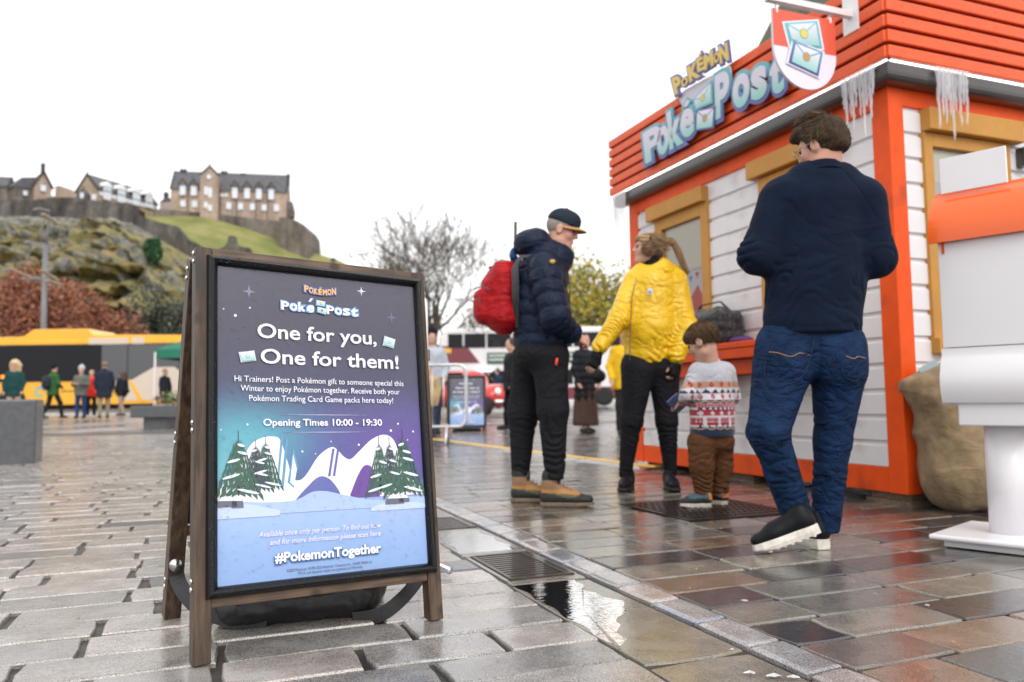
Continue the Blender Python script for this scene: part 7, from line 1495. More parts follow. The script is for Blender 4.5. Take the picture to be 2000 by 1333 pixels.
# ------------------------------------------------------------------ WOMAN IN YELLOW
Y = 5.45; A = lambda x, y, d=0: at(x, y, Y + d)
org = np.array([A(1266, 940)[0], Y, 0]); org[2] = gz(org[0], Y)
H = headspace(A(1263, 488), (-.96, -.05, .10), (.1, 0, 1), .90); P, R, S_ = H
s = Soft(A(1140, 960) + (-.05, -.35, -.05), A(1360, 445) + (.05, .35, .05), .0068)
add_head(s, H, neck_to=A(1276, 545), nr=.05)
s.cap(A(1276, 560), A(1265, 700), .10, .11, .03, flat=((0, 1, 0), .8))
for a, b, c, sy in (((1248, 715), (1236, 825), (1222, 925), -.03), ((1296, 715), (1302, 825), (1310, 925), .03)): s.cap(A(*a, sy), A(*b, sy), .06, .042, .03); s.cap(A(*b, sy), A(*c, sy), .042, .028, .03)
wr1, wr2 = A(1166, 692, -.22), A(1318, 708, -.10)
s.cap(A(1235, 550), A(1207, 622, -.12), .045, .04); s.cap(A(1207, 622, -.12), wr1, .038, .024); s.cap(A(1322, 550), A(1340, 640, -.05), .045, .04); s.cap(A(1340, 640, -.05), wr2, .038, .024)
add_hand(s, wr1, (-.35, -.25, -.8), (-.3, .9, 0), .88, .55); add_hand(s, wr2, (-.12, -.15, -1), (-.6, .4, 0), .88, .9, -1)
wom = soft_obj('person', s, M_skin, None, org=org); wom.location = org; tag(wom, 'woman in shiny yellow jacket, black leggings and fluffy earmuffs facing left', 'person'); add_eyes(H, wom, org)
for wr, d_, n_, sd_ in ((wr1, nrm((-.35, -.25, -.8)), (-.3, .9, 0), 1), (wr2, nrm((-.12, -.15, -1)), (-.6, .4, 0), -1)):
    s = Soft(wr - .16, wr + .14, .006); D = d_; N = nrm(np.array(n_) - D * (np.array(n_) @ D)); Ax = np.cross(D, N) * sd_; s.cap(wr - D * .05, wr + D * .02, .040, .034, .02)
    for j in (-1, 0, 1): s.cap(wr + D * .02 + Ax * j * .02, wr + D * .082 + Ax * j * .022, .020, .018, .015)
    for j in (-1, -.33, .33, 1): s.cap(wr + D * .08 + Ax * j * .025, wr + D * .098 + Ax * j * .026 + N * .012, .0125, .0125, .006)
    p_ = wr + D * .03 * .88 + Ax * .028; s.cap(p_, p_ + (D * .6 + Ax * .55 + N * .45) * .034, .016, .014, .01); soft_obj('glove', s, M_blk, wom, org=org, disp=lambda V, N: V + N * (.0015 * fbm(V, 60, 2, 2))[:, None])
# hair, fringe, ponytail
BL1 = (.33, .22, .12)
s = Soft(P(0, 0, 0) - .17, P(0, 0, 0) + .17, .005); s.ell(P(0, -.022, .040), np.array((.083, .102, .095)) * S_, .01, R); s.ell(P(0, .062, .075), np.array((.058, .034, .028)) * S_, .02, R); s.ell(P(0, -.085, -.02), np.array((.055, .045, .055)) * S_, .03, R)
s.ell(P(0, .085, -.02), np.array((.1, .075, .075)) * S_, .01, R, op='sub'); s.cut(P(0, 0, -.065), -R[2], .01)
hr = soft_obj('hair', s, M_hair, wom, org=org, disp=lambda V, N: V + N * (.003 * np.sin(((V - P(0, 0, 0)) @ R[2]) * 160 + 8 * vnoise(V, 14, 2)))[:, None], colf=lambda V: np.array(BL1)[None] * (1 + .35 * np.sin(((V - P(0, 0, 0)) @ R[2]) * 240 + 6 * vnoise(V, 16, 3)))[:, None])
v = rh.normal(size=(1500, 3)); v /= np.linalg.norm(v, axis=1)[:, None]; v = v[v[:, 2] > -.2]; v = v[~((v[:, 1] > .55) & (v[:, 2] < .35))]; rt = np.array([P(*(x * (.083, .102, .095) + (0, -.022, .04))) for x in v]); fl = np.array([(-.9 if x[1] < .6 else .35) * R[1] + (-.25 if x[1] < .6 else -.9) * R[2] + .12 * (x @ R) for x in v]); V, Fs, c = strands(rt, fl, .06, .004, rh, BL1, .12); meshobj('hair_strands', V - org, Fs, M_hair, hr, col=c)
pt = np.array(curve3([A(1293, 482), A(1306, 472), A(1320, 482), A(1331, 508), A(1342, 534)], 8)); mb = MB()
for k in range(110):
    o1, o2 = rh.normal(0, .012, 3), rh.normal(0, .010, 3); n = len(pt); q = np.array([pt[i] + o1 * (1 - i / n) + o2 * min(1, i / n * 1.6) for i in range(n)]); c = np.array(BL1) * rh.uniform(.5, 1.5)
    mb.tube(q - org, [.0032 * (1 - .7 * (i / n) ** 2) for i in range(n)], 4, c=tuple(c))
mb.build('ponytail', M_hair, hr, True, col=True); MB().ball(A(1296, 480) - org, (.02, .02, .024), 10, 8).build('hair_tie', M_blk, hr, True)
M_fur = material('brown_fur', (.22, .13, .08), .9, var=.5, vscale=60, sheen=.5)
for sy, cc in ((-1, (1263, 489)), ):
    s = Soft(A(*cc) - .12, A(*cc) + .12, .006); ce = P(-.085 if R[0][1] > 0 else .085, .0, -.005); s.ell(ce, (.045, .03, .045), .01); em = soft_obj('earmuff', s, M_fur, wom, org=org, disp=lambda V, N: V + N * (.010 * fbm(V, 55, 3, 3))[:, None])
    v = rh.normal(size=(900, 3)); v /= np.linalg.norm(v, axis=1)[:, None]; V, Fs, c = strands(ce + v * (.046, .032, .046), v, .018, .003, rh, (.26, .16, .10), .5); meshobj('fur', V - org, Fs, M_hair, em, col=c)
MB().tube([P(-.088 * math.cos(a), -.005, .012 + .112 * math.sin(a)) - org for a in np.linspace(0, math.pi, 16)], .010, 8, flat=.4).build('earmuff_band', M_blk, wom, True)
s = Soft(A(1285, 495) - .1, A(1285, 495) + .1, .006); s.ell(A(1284, 497, -.02), (.038, .045, .042), .01); soft_obj('hair_bun', s, material('dark_fur', (.07, .05, .04), .9), wom, org=org, disp=lambda V, N: V + N * (.007 * fbm(V, 50, 3, 3))[:, None])
s = Soft(A(1225, 570) - (.05, .2, .02), A(1320, 490) + (.05, .2, .05), .006); s.cap(A(1268, 530), A(1273, 515), .078, .066, .02).cap(A(1262, 545), A(1266, 535), .085, .08, .02); soft_obj('neck_scarf', s, M_blk, wom, org=org, disp=lambda V, N: folds(V, N, [(A(1268, 560), A(1273, 500), .006, .006, .022)], .005, 5))
M_yel2 = material('shiny_yellow_nylon', (.80, .50, .012), .32, var=.07, vscale=6, bump=.5, bscale=20, bdist=.004, spec=.5, coat=.1, coatr=.3, crease=(7, .032))
s = Soft(A(1150, 725) + (-.05, -.4, -.02), A(1365, 500) + (.05, .35, .05), .0075)
s.cap(A(1278, 562), A(1270, 640), .165, .190, .04, flat=((0, 1, 0), .82)); s.cap(A(1270, 640), A(1265, 688), .190, .158, .04, flat=((0, 1, 0), .82)); s.cap(A(1242, 546), A(1318, 546), .072, .078, .05)
AR = [(A(1236, 556), A(1209, 622, -.12), .078, .070), (A(1209, 622, -.12), A(1170, 680, -.21), .070, .052), (A(1320, 556), A(1339, 640, -.06), .085, .078), (A(1339, 640, -.06), A(1321, 696, -.10), .080, .062)]
for p, q, a, b in AR: s.cap(p, q, a, b, .03)
s.cap(A(1258, 530), A(1292, 524), .07, .075, .03); s.ell(A(1310, 528, .06), (.07, .07, .045), .03); s.cap(A(1266, 535), A(1272, 492), .062, .075, .012, op='sub'); s.cap(A(1252, 528, -.16), A(1262, 572, -.18), .045, .015, .012, op='sub')
s.cut(A(1265, 717), nrm((-.05, 0, -1)), .012)
yj = soft_obj('jacket', s, M_yel2, wom, org=org, disp=lambda V, N: folds(V, N, [(A(1275, 540), A(1265, 715), .003, .010, .13), (*AR[0][:2], .005, .010, .055), (*AR[1][:2], .010, .010, .045), (*AR[2][:2], .005, .010, .06), (*AR[3][:2], .010, .010, .045)], .010, 11))
zf = lambda y: A(np.interp(y, [530, 580, 700], [1243, 1233, 1229]), y, -.02)
MB().tube([np.array([*(A(np.interp(y, [545, 580, 700], [1243, 1234, 1230]), y, np.interp(y, [545, 600, 650, 700], [-.125, -.15, -.165, -.155])))]) - org for y in np.linspace(548, 706, 10)], .003, 6).build('zip', M_soleb, yj, True)
cy = MB(); cy.M = Matrix.Translation(-Vector(org)) @ frame(A(1278, 532, .0), (1, 0, .10), (0, 1, 0), (-.10, 0, 1)); cy.tube([(.098 * math.cos(a), .092 * math.sin(a), .010 * math.cos(a)) for a in np.linspace(-2.0, 2.35, 24)], [.016] * 24, 8); cy.tube([(.105 * math.cos(a), .105 * math.sin(a), -.015) for a in np.linspace(-1.2, 1.2, 14)], [.02 + .022 * math.sin(math.pi * k / 13) for k in range(14)], 10); cy.build('hood', M_yel2, yj, True)
bd = MB(); Mb = frame(A(1269, 569, -.162) - org, (1, .0, .0), (0, 0, 1), (0, -1, 0)); bd.prism([(-.016, -.02), (.016, -.022), (.02, .012), (-.012, .022)], 0, .004, (.6, .75, .8), M=Mb); bd.prism([(-.012, -.016), (.010, -.017), (.014, .0), (-.010, .004)], .0042, .006, (.25, .3, .55), M=Mb); bd.build('chest_badge', M_print, yj, col=True)
s = Soft(A(1190, 935) + (-.08, -.22, -.05), A(1345, 690) + (.05, .22, .02), .0072); s.cap(A(1250, 712), A(1292, 712), .125, .125, .04, flat=((0, 1, 0), .85))
LG = [(A(1246, 722, -.02), A(1234, 822, -.04), .115, .072), (A(1234, 822, -.04), A(1221, 928, -.02), .074, .042), (A(1296, 722, .02), A(1302, 822, 0), .112, .072), (A(1302, 822, 0), A(1310, 928, .02), .074, .042)]
for p, q, a, b in LG: s.cap(p, q, a, b, .03)
s.cut(A(1265, 932), (0, 0, -1), .01); soft_obj('leggings', s, M_blk, wom, org=org, disp=lambda V, N: folds(V, N, [(*LG[0][:2], .002, .006, .07), (*LG[1][:2], .006, .006, .04), (*LG[2][:2], .002, .006, .07), (*LG[3][:2], .006, .006, .04)], .005, 4))
def snk(a, b, c): col = np.tile((.012, .012, .014), (len(a), 1)); return col
M_snk = material('black_trainer', (.5, .5, .5), .55, spec=.2, vcol=True, bump=.3, bscale=200); M_sb = material('black_sole', (.02, .02, .02), .6); M_lime = material('lime_sole', (.35, .55, .04), .5)
for hx, tx in (((1230, 930, .06), (1218, 952, -.14)), ((1304, 930, .06), (1316, 952, -.14))):
    h_, t_ = A(*hx), A(*tx); h_[2] = gz(h_[0], h_[1]); t_[2] = gz(t_[0], t_[1]); o, Q = shoe(wom, org, h_, t_, (0, 0, 1), .265, None, None, (M_snk, M_sb), .085, .041, colf=snk); MB().tube([Q(-.005, -.03, .014) - org, Q(-.012, 0, .014) - org, Q(-.005, .03, .014) - org, Q(.2, .044, .012) - org], .009, 6).build('lime_heel', M_lime, o, True)

# ------------------------------------------------------------------ CHILD
Y = 4.62; A = lambda x, y, d=0: at(x, y, Y + d)
org = np.array([A(1385, 980)[0], Y, 0]); org[2] = gz(org[0], Y)
H = headspace(A(1372, 670), (-.72, .52, -.42), (0, 0, 1), .93); P, R, S_ = H
s = Soft(A(1315, 1000) + (-.05, -.22, -.04), A(1445, 622) + (.05, .3, .05), .0052)
add_head(s, H, neck_to=A(1389, 725), nr=.046)
s.cap(A(1391, 750), A(1388, 845), .07, .07, .03)
for a, b, c, sy in (((1372, 860), (1371, 912), (1372, 965), -.02), ((1406, 860), (1408, 912), (1406, 962), .04)): s.cap(A(*a, sy), A(*b, sy), .05, .038, .03); s.cap(A(*b, sy), A(*c, sy), .038, .03, .03)
w1, w2 = A(1334, 786, .03), A(1348, 786, .16); s.cap(A(1360, 728), A(1342, 770, -.04), .032, .028); s.cap(A(1342, 770, -.04), w1, .026, .018); s.cap(A(1420, 728, .02), A(1430, 775, .08), .032, .028); s.cap(A(1430, 775, .08), w2, .026, .018)
add_hand(s, w1, (-.5, .5, -.2), (0, .3, -1), .62, .8); add_hand(s, w2, (-.8, .1, -.1), (0, -.2, -1), .62, .8, -1)
kid = soft_obj('person', s, M_skin, None, org=org); kid.location = org; tag(kid, 'small child in patterned winter jumper and brown trousers seen from behind', 'person'); add_eyes(H, kid, org)
BR = (.085, .050, .028)
s = Soft(P(0, 0, 0) - .15, P(0, 0, 0) + .15, .0045); s.ell(P(0, -.020, .042), np.array((.086, .104, .094)) * S_, .01, R); s.ell(P(0, .05, .06), np.array((.076, .052, .050)) * S_, .02, R); s.ell(P(0, .085, -.028), np.array((.1, .06, .060)) * S_, .01, R, op='sub'); s.cut(P(0, 0, -.052), nrm(-R[2] - .12 * R[1]), .01)
for sx in (-1, 1): s.ell(P(sx * .086, -.004, -.010), np.array((.025, .022, .036)) * S_, .006, R, op='sub')
hd = lambda V, N: V + N * (.001 * np.sin(((V - P(0, 0, 0)) @ R[1]) * 170 + 9 * vnoise(V, 18, 2)))[:, None]
hr = soft_obj('hair', s, M_hair, kid, org=org, disp=hd, colf=lambda V: np.array(BR)[None] * (1 + .4 * vnoise(V * (1, 1, .4), 160, 3))[:, None])
v = rh.normal(size=(2600, 3)); v /= np.linalg.norm(v, axis=1)[:, None]; v = v[(v[:, 2] > -.75) & ~((v[:, 1] > .5) & (v[:, 2] < .1)) & ~((np.abs(v[:, 0]) > .75) & (v[:, 2] < -.25))]; rt = np.array([P(*(x * (.086, .104, .094) + (0, -.02, .042))) for x in v]); fl = np.array([(.5 if x[1] > 0 else -.15) * R[1] - (.2 if x[2] > .6 else 1) * R[2] + .10 * (x @ R) for x in v]); V, Fs, c = strands(rt, fl, .024, .003, rh, (.10, .062, .036), .06); meshobj('hair_strands', V - org, Fs, M_hair, hr, col=c)
s = Soft(A(1320, 860) + (-.05, -.22, -.02), A(1445, 695) + (.05, .26, .03), .0042)
s.cap(A(1392, 742), A(1391, 800), .108, .122, .03, flat=((0, 1, 0), .84)); s.cap(A(1391, 800), A(1391, 838), .122, .128, .03, flat=((0, 1, 0), .84)); s.cap(A(1366, 722), A(1416, 722, .02), .046, .046, .04); s.cap(A(1389, 712), A(1388, 702), .056, .048, .02)
KA = [(A(1361, 728), A(1345, 770, -.045), .052, .046), (A(1345, 770, -.045), A(1336, 784, .015), .046, .034), (A(1419, 728, .02), A(1430, 775, .08), .052, .046), (A(1430, 775, .08), A(1356, 786, .16), .044, .034)]
for p, q, a, b in KA: s.cap(p, q, a, b, .02)
s.cap(A(1388, 700), A(1384, 676), .046, .05, .006, op='sub'); s.cut(A(1390, 853), nrm((.03, 0, -1)), .008)
def knit(V):
    rows = np.array([A(1390, r)[2] for r in (746, 758, 768, 781, 788, 794, 801, 811, 831, 838)]); z = V[:, 2]; u = V[:, 0] * .92 + V[:, 1] * .35; W_, G_, N_, Rd, Bg = [np.array(c) for c in ((.66, .63, .68), (.40, .41, .46), (.014, .028, .065), (.40, .025, .035), (.46, .28, .18))]
    c = np.tile(G_, (len(V), 1)); px = (rows[0] - z) / .00300 * 1.0 + 746
    dotm = ((np.round(u / .0085) + np.round(z / .0085)) % 2 == 0); c[dotm] = np.array((.52, .53, .58)); c[z > A(1390, 700)[2]] = N_
    def band(a, b): return (px >= a) & (px < b)
    def tri(per): return np.abs(((u / per) % 1) - .5) * 2
    m = band(746, 758); dmd = (tri(.052) * 1.0 + np.abs(px - 752) / 6.5 * .55) < .52; c[m] = Bg; c[m & dmd] = Rd; c[m & ((tri(.052) + np.abs(px - 752) / 12) < .12)] = Bg
    m = band(758, 768); t_ = tri(.040); c[m] = W_; c[m & ((px - 759) < t_ * 8)] = W_; c[m & ((px - 759) > (1 - t_) * 8.5 + 1.0)] = N_
    m = band(768, 781); dmd = (tri(.052) + np.abs(px - 774.5) / 7 * .5) < .45; c[m] = W_; c[m & dmd] = Rd; c[m & ((tri(.052) + np.abs(px - 774.5) / 10) < .13)] = W_
    m = band(781, 788); c[m] = N_; c[m & (np.abs(px - 784.5 - (tri(.045) - .5) * 3.6) < 1.3)] = Bg
    m = band(788, 794); c[m] = W_; c[m & (np.abs(px - 791) < 1.6)] = Rd; c[m & (((u / .011) % 1) < .4)] = Rd
    m = band(794, 801); c[m] = N_; c[m & (((u / .026) % 1) < .45) & (np.abs(px - 797.5) < 2.4)] = W_; c[m & (((u / .026 + .5) % 1) < .22)] = Rd
    m = band(801, 811); c[m] = Rd; c[m & ((tri(.048) + np.abs(px - 806) / 5 * .5) < .48)] = np.array((.6, .6, .64))
    m = band(811, 831); c[m] = W_; q = (u / .068) % 1; bus = (q > .10) & (q < .90) & (px > 814) & (px < 828); c[m & bus] = Rd; c[m & bus & (((q * 7) % 1) < .5) & (((px - 815.5) / 4.5 % 1) < .55) & (px < 824.5)] = W_; c[m & (px > 826) & (np.abs(((q * 2) % 1) - .5) < .12) & (q > .15) & (q < .85)] = N_
    m = px >= 831; c[m] = N_; c[m & (np.abs(px - 834.5 - (tri(.045) - .5) * 4) < 1.3)] = Bg
    return c
M_knit = material('knitted_wool', (.5, .5, .5), .95, vcol=True, bump=.8, bscale=300, sheen=.4, bdist=.001)
soft_obj('jumper', s, M_knit, kid, org=org, smooth_it=1, disp=lambda V, N: folds(V, N, [(A(1392, 720), A(1391, 850), .003, .006, .10), (*KA[0][:2], .003, .007, .04), (*KA[1][:2], .007, .005, .03)], .007, 13), colf=knit)
M_brn = cloth('brown_corduroy', (.115, .050, .022), .85)
s = Soft(A(1335, 975) + (-.05, -.2, -.02), A(1440, 835) + (.05, .22, .02), .005); s.cap(A(1370, 862), A(1408, 862), .078, .078, .03)
KL_ = [(A(1370, 868, -.02), A(1370, 910, -.03), .078, .068), (A(1370, 910, -.03), A(1373, 958, -.02), .068, .052), (A(1407, 868, .03), A(1409, 910, .04), .076, .064), (A(1409, 910, .04), A(1406, 955, .04), .064, .050)]
for p, q, a, b in KL_: s.cap(p, q, a, b, .02)
s.cut(A(1388, 965), (0, 0, -1), .008); soft_obj('trousers', s, M_brn, kid, org=org, disp=lambda V, N: folds(V, N, [(*KL_[0][:2], .003, .007, .05), (*KL_[1][:2], .008, .010, .036), (*KL_[2][:2], .003, .007, .05), (*KL_[3][:2], .008, .010, .036)], .006, 17))
def kidshoe(a, b, c): col = np.tile((.018, .026, .040), (len(a), 1)); col[c > .055] = (.06, .11, .13); col[(a > .75)] = (.02, .025, .03); col[(a < .12) & (c > .045)] = (.75, .22, .02); return col
M_ks = material('child_trainer', (.5, .5, .5), .6, vcol=True); M_ws = material('cream_sole', (.62, .56, .46), .6, var=.1, vscale=30)
for hx, tx in (((1388, 988, -.03), (1330, 992, -.05)), ((1420, 985, .05), (1380, 985, .12))):
    h_, t_ = A(*hx), A(*tx); h_[2] = gz(h_[0], h_[1]); t_[2] = gz(t_[0], t_[1]); shoe(kid, org, h_, t_, (0, 0, 1), .18, None, None, (M_ks, M_ws), .055, .033, colf=kidshoe, sole_h=.022)
cM = frame(A(1322, 787, .04), nrm((.5, .55, -.55)), nrm((.35, -.1, .35)), nrm(np.cross((.5, .55, -.55), (.35, -.1, .35)))); mb = MB(); mb.M = None
card = MB().box((-.055, -.04, -.004), (.065, .04, .004)).build('card', material('card_blue', (.10, .13, .28), .4, var=.4, vscale=40), None, bevel=.001); card.matrix_world = cM; tag(card, 'dark blue flat card pack held in the hands of the child', 'card pack')

# ------------------------------------------------------------------ MAN IN NAVY FLEECE
Y = 3.34; A = lambda x, y, d=0: at(x, y, Y + d)
org = np.array([A(1590, 1060)[0], Y, 0]); org[2] = gz(org[0], Y)
H = headspace(A(1603, 290), (-.66, .72, -.20), (0, 0, 1), .95); P, R, S_ = H
s = Soft(A(1430, 1095) + (-.03, -.25, -.04), A(1760, 215) + (.03, .5, .05), .0068)
add_head(s, H, neck_to=A(1607, 360), nr=.060)
s.cap(A(1600, 410), A(1588, 640), .14, .14, .03, flat=((0, 1, 0), .55))
s.cap(A(1530, 700), A(1505, 845, -.10), .07, .045); s.cap(A(1505, 845, -.10), A(1556, 1005, -.02), .045, .03); s.cap(A(1640, 700), A(1626, 860, .02), .07, .045); s.cap(A(1626, 860, .02), A(1612, 1045, .05), .042, .03)
wa, wb = A(1545, 520, .30), A(1640, 520, .32); s.cap(A(1515, 392), A(1472, 505), .05, .045); s.cap(A(1472, 505), wa, .042, .028); s.cap(A(1690, 392), A(1712, 508), .05, .045); s.cap(A(1712, 508), wb, .042, .028); add_hand(s, wa, (.7, .5, .1), (.2, -.4, -.6), 1, .8); add_hand(s, wb, (-.7, .5, .1), (-.2, -.4, -.6), 1, .8, -1)
m4 = soft_obj('person', s, M_skin2, None, org=org); m4.location = org; tag(m4, 'tall man in navy fleece and blue jeans seen from behind, nearest to the camera', 'person'); add_eyes(H, m4, org)
DB_ = (.050, .033, .021)
s = Soft(P(0, 0, 0) - .18, P(0, 0, 0) + .18, .0045); s.ell(P(0, -.022, .044), np.array((.084, .104, .096)), .01, R); s.ell(P(0, .035, .098), np.array((.068, .068, .040)), .03, R); s.ell(P(0, .088, .085), np.array((.05, .03, .026)), .02, R); s.ell(P(0, -.080, -.01), np.array((.058, .045, .055)), .03, R)
s.ell(P(0, .095, -.015), np.array((.1, .082, .080)), .01, R, op='sub'); s.cut(P(0, 0, -.062), nrm(-R[2] - .1 * R[1]), .012)
for sx in (-1, 1): s.ell(P(sx * .090, .004, -.014), np.array((.026, .026, .042)), .006, R, op='sub')
hr = soft_obj('hair', s, M_hair, m4, org=org, disp=lambda V, N: V + N * (.004 * fbm(V, 38, 4, 3))[:, None], colf=lambda V: np.array(DB_)[None] * (1 + .4 * vnoise(V * (1, 1, .5), 130, 3))[:, None])
v = rh.normal(size=(9000, 3)); v /= np.linalg.norm(v, axis=1)[:, None]; v = v[(v[:, 2] > -.8) & ~((v[:, 1] > .45) & (v[:, 2] < .35)) & ~((np.abs(v[:, 0]) > .8) & (v[:, 2] < -.30))]
rt = np.array([P(*(x * (.083, .103, .095) + (0, -.022, .044) + ((0, .02, .025) if x[2] > .7 else (0, 0, 0)))) for x in v]); L_ = R[0] * (-1)
fl = np.array([(.85 * max(0, x[2]) + .1) * R[1] * 1.0 + L_ * .35 * max(0, x[2]) - (1.0 if x[2] < .45 else .0) * R[2] + (.26 if x[2] > .5 else .12) * (x @ R) for x in v]); fl /= np.linalg.norm(fl, axis=1)[:, None]
lens = np.where(v[:, 2] > .3, .032, np.where(v[:, 2] < -.3, .018, .029))
def strands_len(rt, fl, lens, w, rng, col, jit):
    out = []; 
    for lo, hi in ((0, .02), (.02, .03), (.03, .1)):
        k = (lens >= lo) & (lens < hi); 
        if k.any(): out.append(strands(rt[k], fl[k], float(lens[k].mean()), w, rng, col, jit))
    V = np.concatenate([o[0] for o in out]); Fs = []; n = 0
    for o in out: Fs += [tuple(i + n for i in f) for f in o[1]]; n += len(o[0])
    return V, Fs, np.concatenate([o[2] for o in out])
V, Fs, c = strands_len(rt, fl, lens, .0026, rh, (.125, .085, .056), .30); meshobj('hair_strands', V - org, Fs, M_hair, hr, col=c)
M_wire = material('glasses_wire', (.55, .5, .42), .25, 1); gl = MB()
for sx in (-1, 1): gl.tube([P(sx * .032 + .022 * math.cos(a), .104, .006 + .019 * math.sin(a)) - org for a in np.linspace(0, 6.283, 17)], .0016, 5); gl.tube([P(sx * .054, .104, .010) - org, P(sx * .074, .06, .012) - org, P(sx * .080, .0, .010) - org], .0016, 5)
gl.tube([P(-.010, .104, .008) - org, P(0, .107, .011) - org, P(.010, .104, .008) - org], .0016, 5); gl.build('glasses', M_wire, m4, True)
M_flc = cloth('navy_fleece', (.0045, .010, .026), .95, sheen=.03, bump=.4, bscale=330, var=.15, crease=(4, .018))
s = Soft(A(1425, 680) + (-.03, -.30, -.02), A(1765, 300) + (.03, .45, .03), .0068)
s.cap(A(1603, 415), A(1594, 540), .190, .190, .05, flat=((0, 1, 0), .66)); s.cap(A(1594, 540), A(1587, 628), .190, .205, .05, flat=((0, 1, 0), .66)); s.cap(A(1535, 385), A(1680, 385), .085, .085, .06); s.cap(A(1575, 350), A(1640, 350), .070, .070, .05)
s.cap(A(1604, 358), A(1602, 350, .01), .098, .092, .02); s.cap(A(1604, 352, .01), A(1600, 290, .02), .066, .072, .004, op='sub'); s.cut(A(1600, 316), nrm((.05, .12, 1)), .004); s.ell(P(0, .01, .02), np.array((.085, .11, .09)), .01, R, op='sub')
FA = [(A(1520, 398), A(1477, 500, -.03), .086, .070), (A(1477, 500, -.03), A(1540, 522, .27), .070, .05), (A(1690, 398), A(1713, 505, -.03), .086, .070), (A(1713, 505, -.03), A(1648, 522, .28), .070, .05)]
for p, q, a, b in FA: s.cap(p, q, a, b, .045)
s.cut(A(1586, 655), nrm((.02, 0, -1)), .014)
def fleece(V, N):
    V = folds(V, N, [(A(1600, 380), A(1588, 560), .001, .004, .16), (A(1590, 560), A(1587, 660), .006, .010, .095), (*FA[0][:2], .002, .008, .08), (*FA[1][:2], .009, .006, .05), (*FA[2][:2], .002, .008, .08), (*FA[3][:2], .009, .006, .05)], .008, 19)
    x = (V - A(1595, 500))[:, 0]; h = V[:, 2]; seam = np.exp(-((h - A(1590, 643)[2]) / .004) ** 2); 
    arm = np.exp(-((np.abs(x - .02) - (.075 + (A(1600, 345)[2] - h) * .62)) / .004) ** 2) * (h > A(1600, 440)[2]) * (V[:, 1] < Y); return V - N * (.004 * (seam + arm))[:, None]
fj = soft_obj('fleece', s, M_flc, m4, org=org, disp=fleece)
Ck = frame(A(1604, 341, .0), (1, 0, 0), nrm((0, 1, -.12)), nrm((0, .12, 1))); cl = MB(); cl.M = Matrix.Translation(-Vector(org)) @ Ck
cl.lathe([(.094, -.035), (.090, -.012), (.0905, .012), (.087, .034), (.081, .038), (.076, .032), (.078, -.02)], 36, cap=False); cl.build('collar', M_flc, fj, True); cl = MB(); cl.M = Matrix.Translation(-Vector(org)) @ Ck
cl.tube([(.092 * math.cos(a), .092 * math.sin(a), -.004 + .004 * math.sin(3 * a)) for a in np.linspace(0, 6.283, 30)], .006, 8); cl.build('collar_fold', M_flc, fj, True)
M_dn = cloth('blue_denim', (.006, .021, .062), .8, var=.45, vscale=14, bump=.6, bscale=420, crease=(10, .035))
s = Soft(A(1435, 1060) + (-.03, -.3, -.02), A(1715, 630) + (.03, .3, .02), .0062)
s.cap(A(1532, 675), A(1634, 675), .118, .118, .06, flat=((0, 1, 0), .95)); s.ell(A(1530, 715, -.02), (.115, .125, .12), .05); s.ell(A(1637, 715, -.02), (.113, .125, .12), .05)
JL = [(A(1525, 730), A(1500, 845, -.08), .116, .084), (A(1500, 845, -.08), A(1556, 1006, -.02), .078, .062), (A(1638, 730), A(1626, 862, .02), .108, .074), (A(1626, 862, .02), A(1612, 1034, .05), .073, .056)]
for p, q, a, b in JL: s.cap(p, q, a, b, .025)
s.cut(A(1612, 1040, .05), nrm((.0, 0, -1)), .01)
[s.cap(A(1548, 1040, d_), A(1530, 1070, d_), .055, .07, .004, op='sub') for d_ in (-.12, -.05)]
def denim(V, N):
    V = folds(V, N, [(A(1585, 660), A(1585, 760), .002, .003, .12), (*JL[0][:2], .003, .008, .07), (*JL[1][:2], .006, .006, .06), (*JL[2][:2], .003, .005, .09), (*JL[3][:2], .004, .007, .055)], .008, 23)
    x = (V - A(1584, 700))[:, 0]; seam = np.exp(-((x) / .003) ** 2) * (V[:, 2] > A(1585, 775)[2]) * (V[:, 1] < Y); return V - N * (.005 * seam)[:, None]
jn = soft_obj('jeans', s, M_dn, m4, org=org, disp=denim)
from mathutils.bvhtree import BVHTree
def drape(o, pts2, lift=.0015):
    """drops photo-side points (pixels) straight back onto the garment"""
    me = o.data; bv = BVHTree.FromPolygons([v.co + Vector(org) for v in me.vertices], [tuple(p.vertices) for p in me.polygons]); out = []
    for x, y in pts2:
        d = Vector(ray(x, y)).normalized(); h = bv.ray_cast(Vector(CPOS), d); out.append(np.array(h[0]) - np.array(d) * lift if h[0] is not None else A(x, y, -.12))
    return out
M_st = material('ochre_stitch', (.36, .20, .07), .7)
for pp in ([(1502, 688), (1520, 690), (1545, 697), (1562, 690), (1582, 694)], [(1652, 696), (1668, 701), (1676, 697), (1690, 700)]): MB().tube(np.array(curve3(drape(jn, pp), 4)) - org, .0018, 5).build('pocket_stitching', M_st, jn, True)
for pp in ([(1505, 664), (1495, 710), (1497, 738), (1535, 752), (1572, 728), (1590, 664)], [(1648, 664), (1645, 725), (1668, 745), (1686, 728)]): MB().tube(np.array(curve3(drape(jn, pp), 5)) - org, .0022, 5).build('back_pocket_edge', material('dark_denim_edge', (.008, .02, .055), .8) if 'dark_denim_edge' not in bpy.data.materials else bpy.data.materials['dark_denim_edge'], jn, True)
M_bsh = material('black_leather', (.007, .008, .010), .45, bump=.4, bscale=70, spec=.2); M_wso = material('white_rubber_sole', (.68, .65, .58), .55, var=.18, vscale=40)
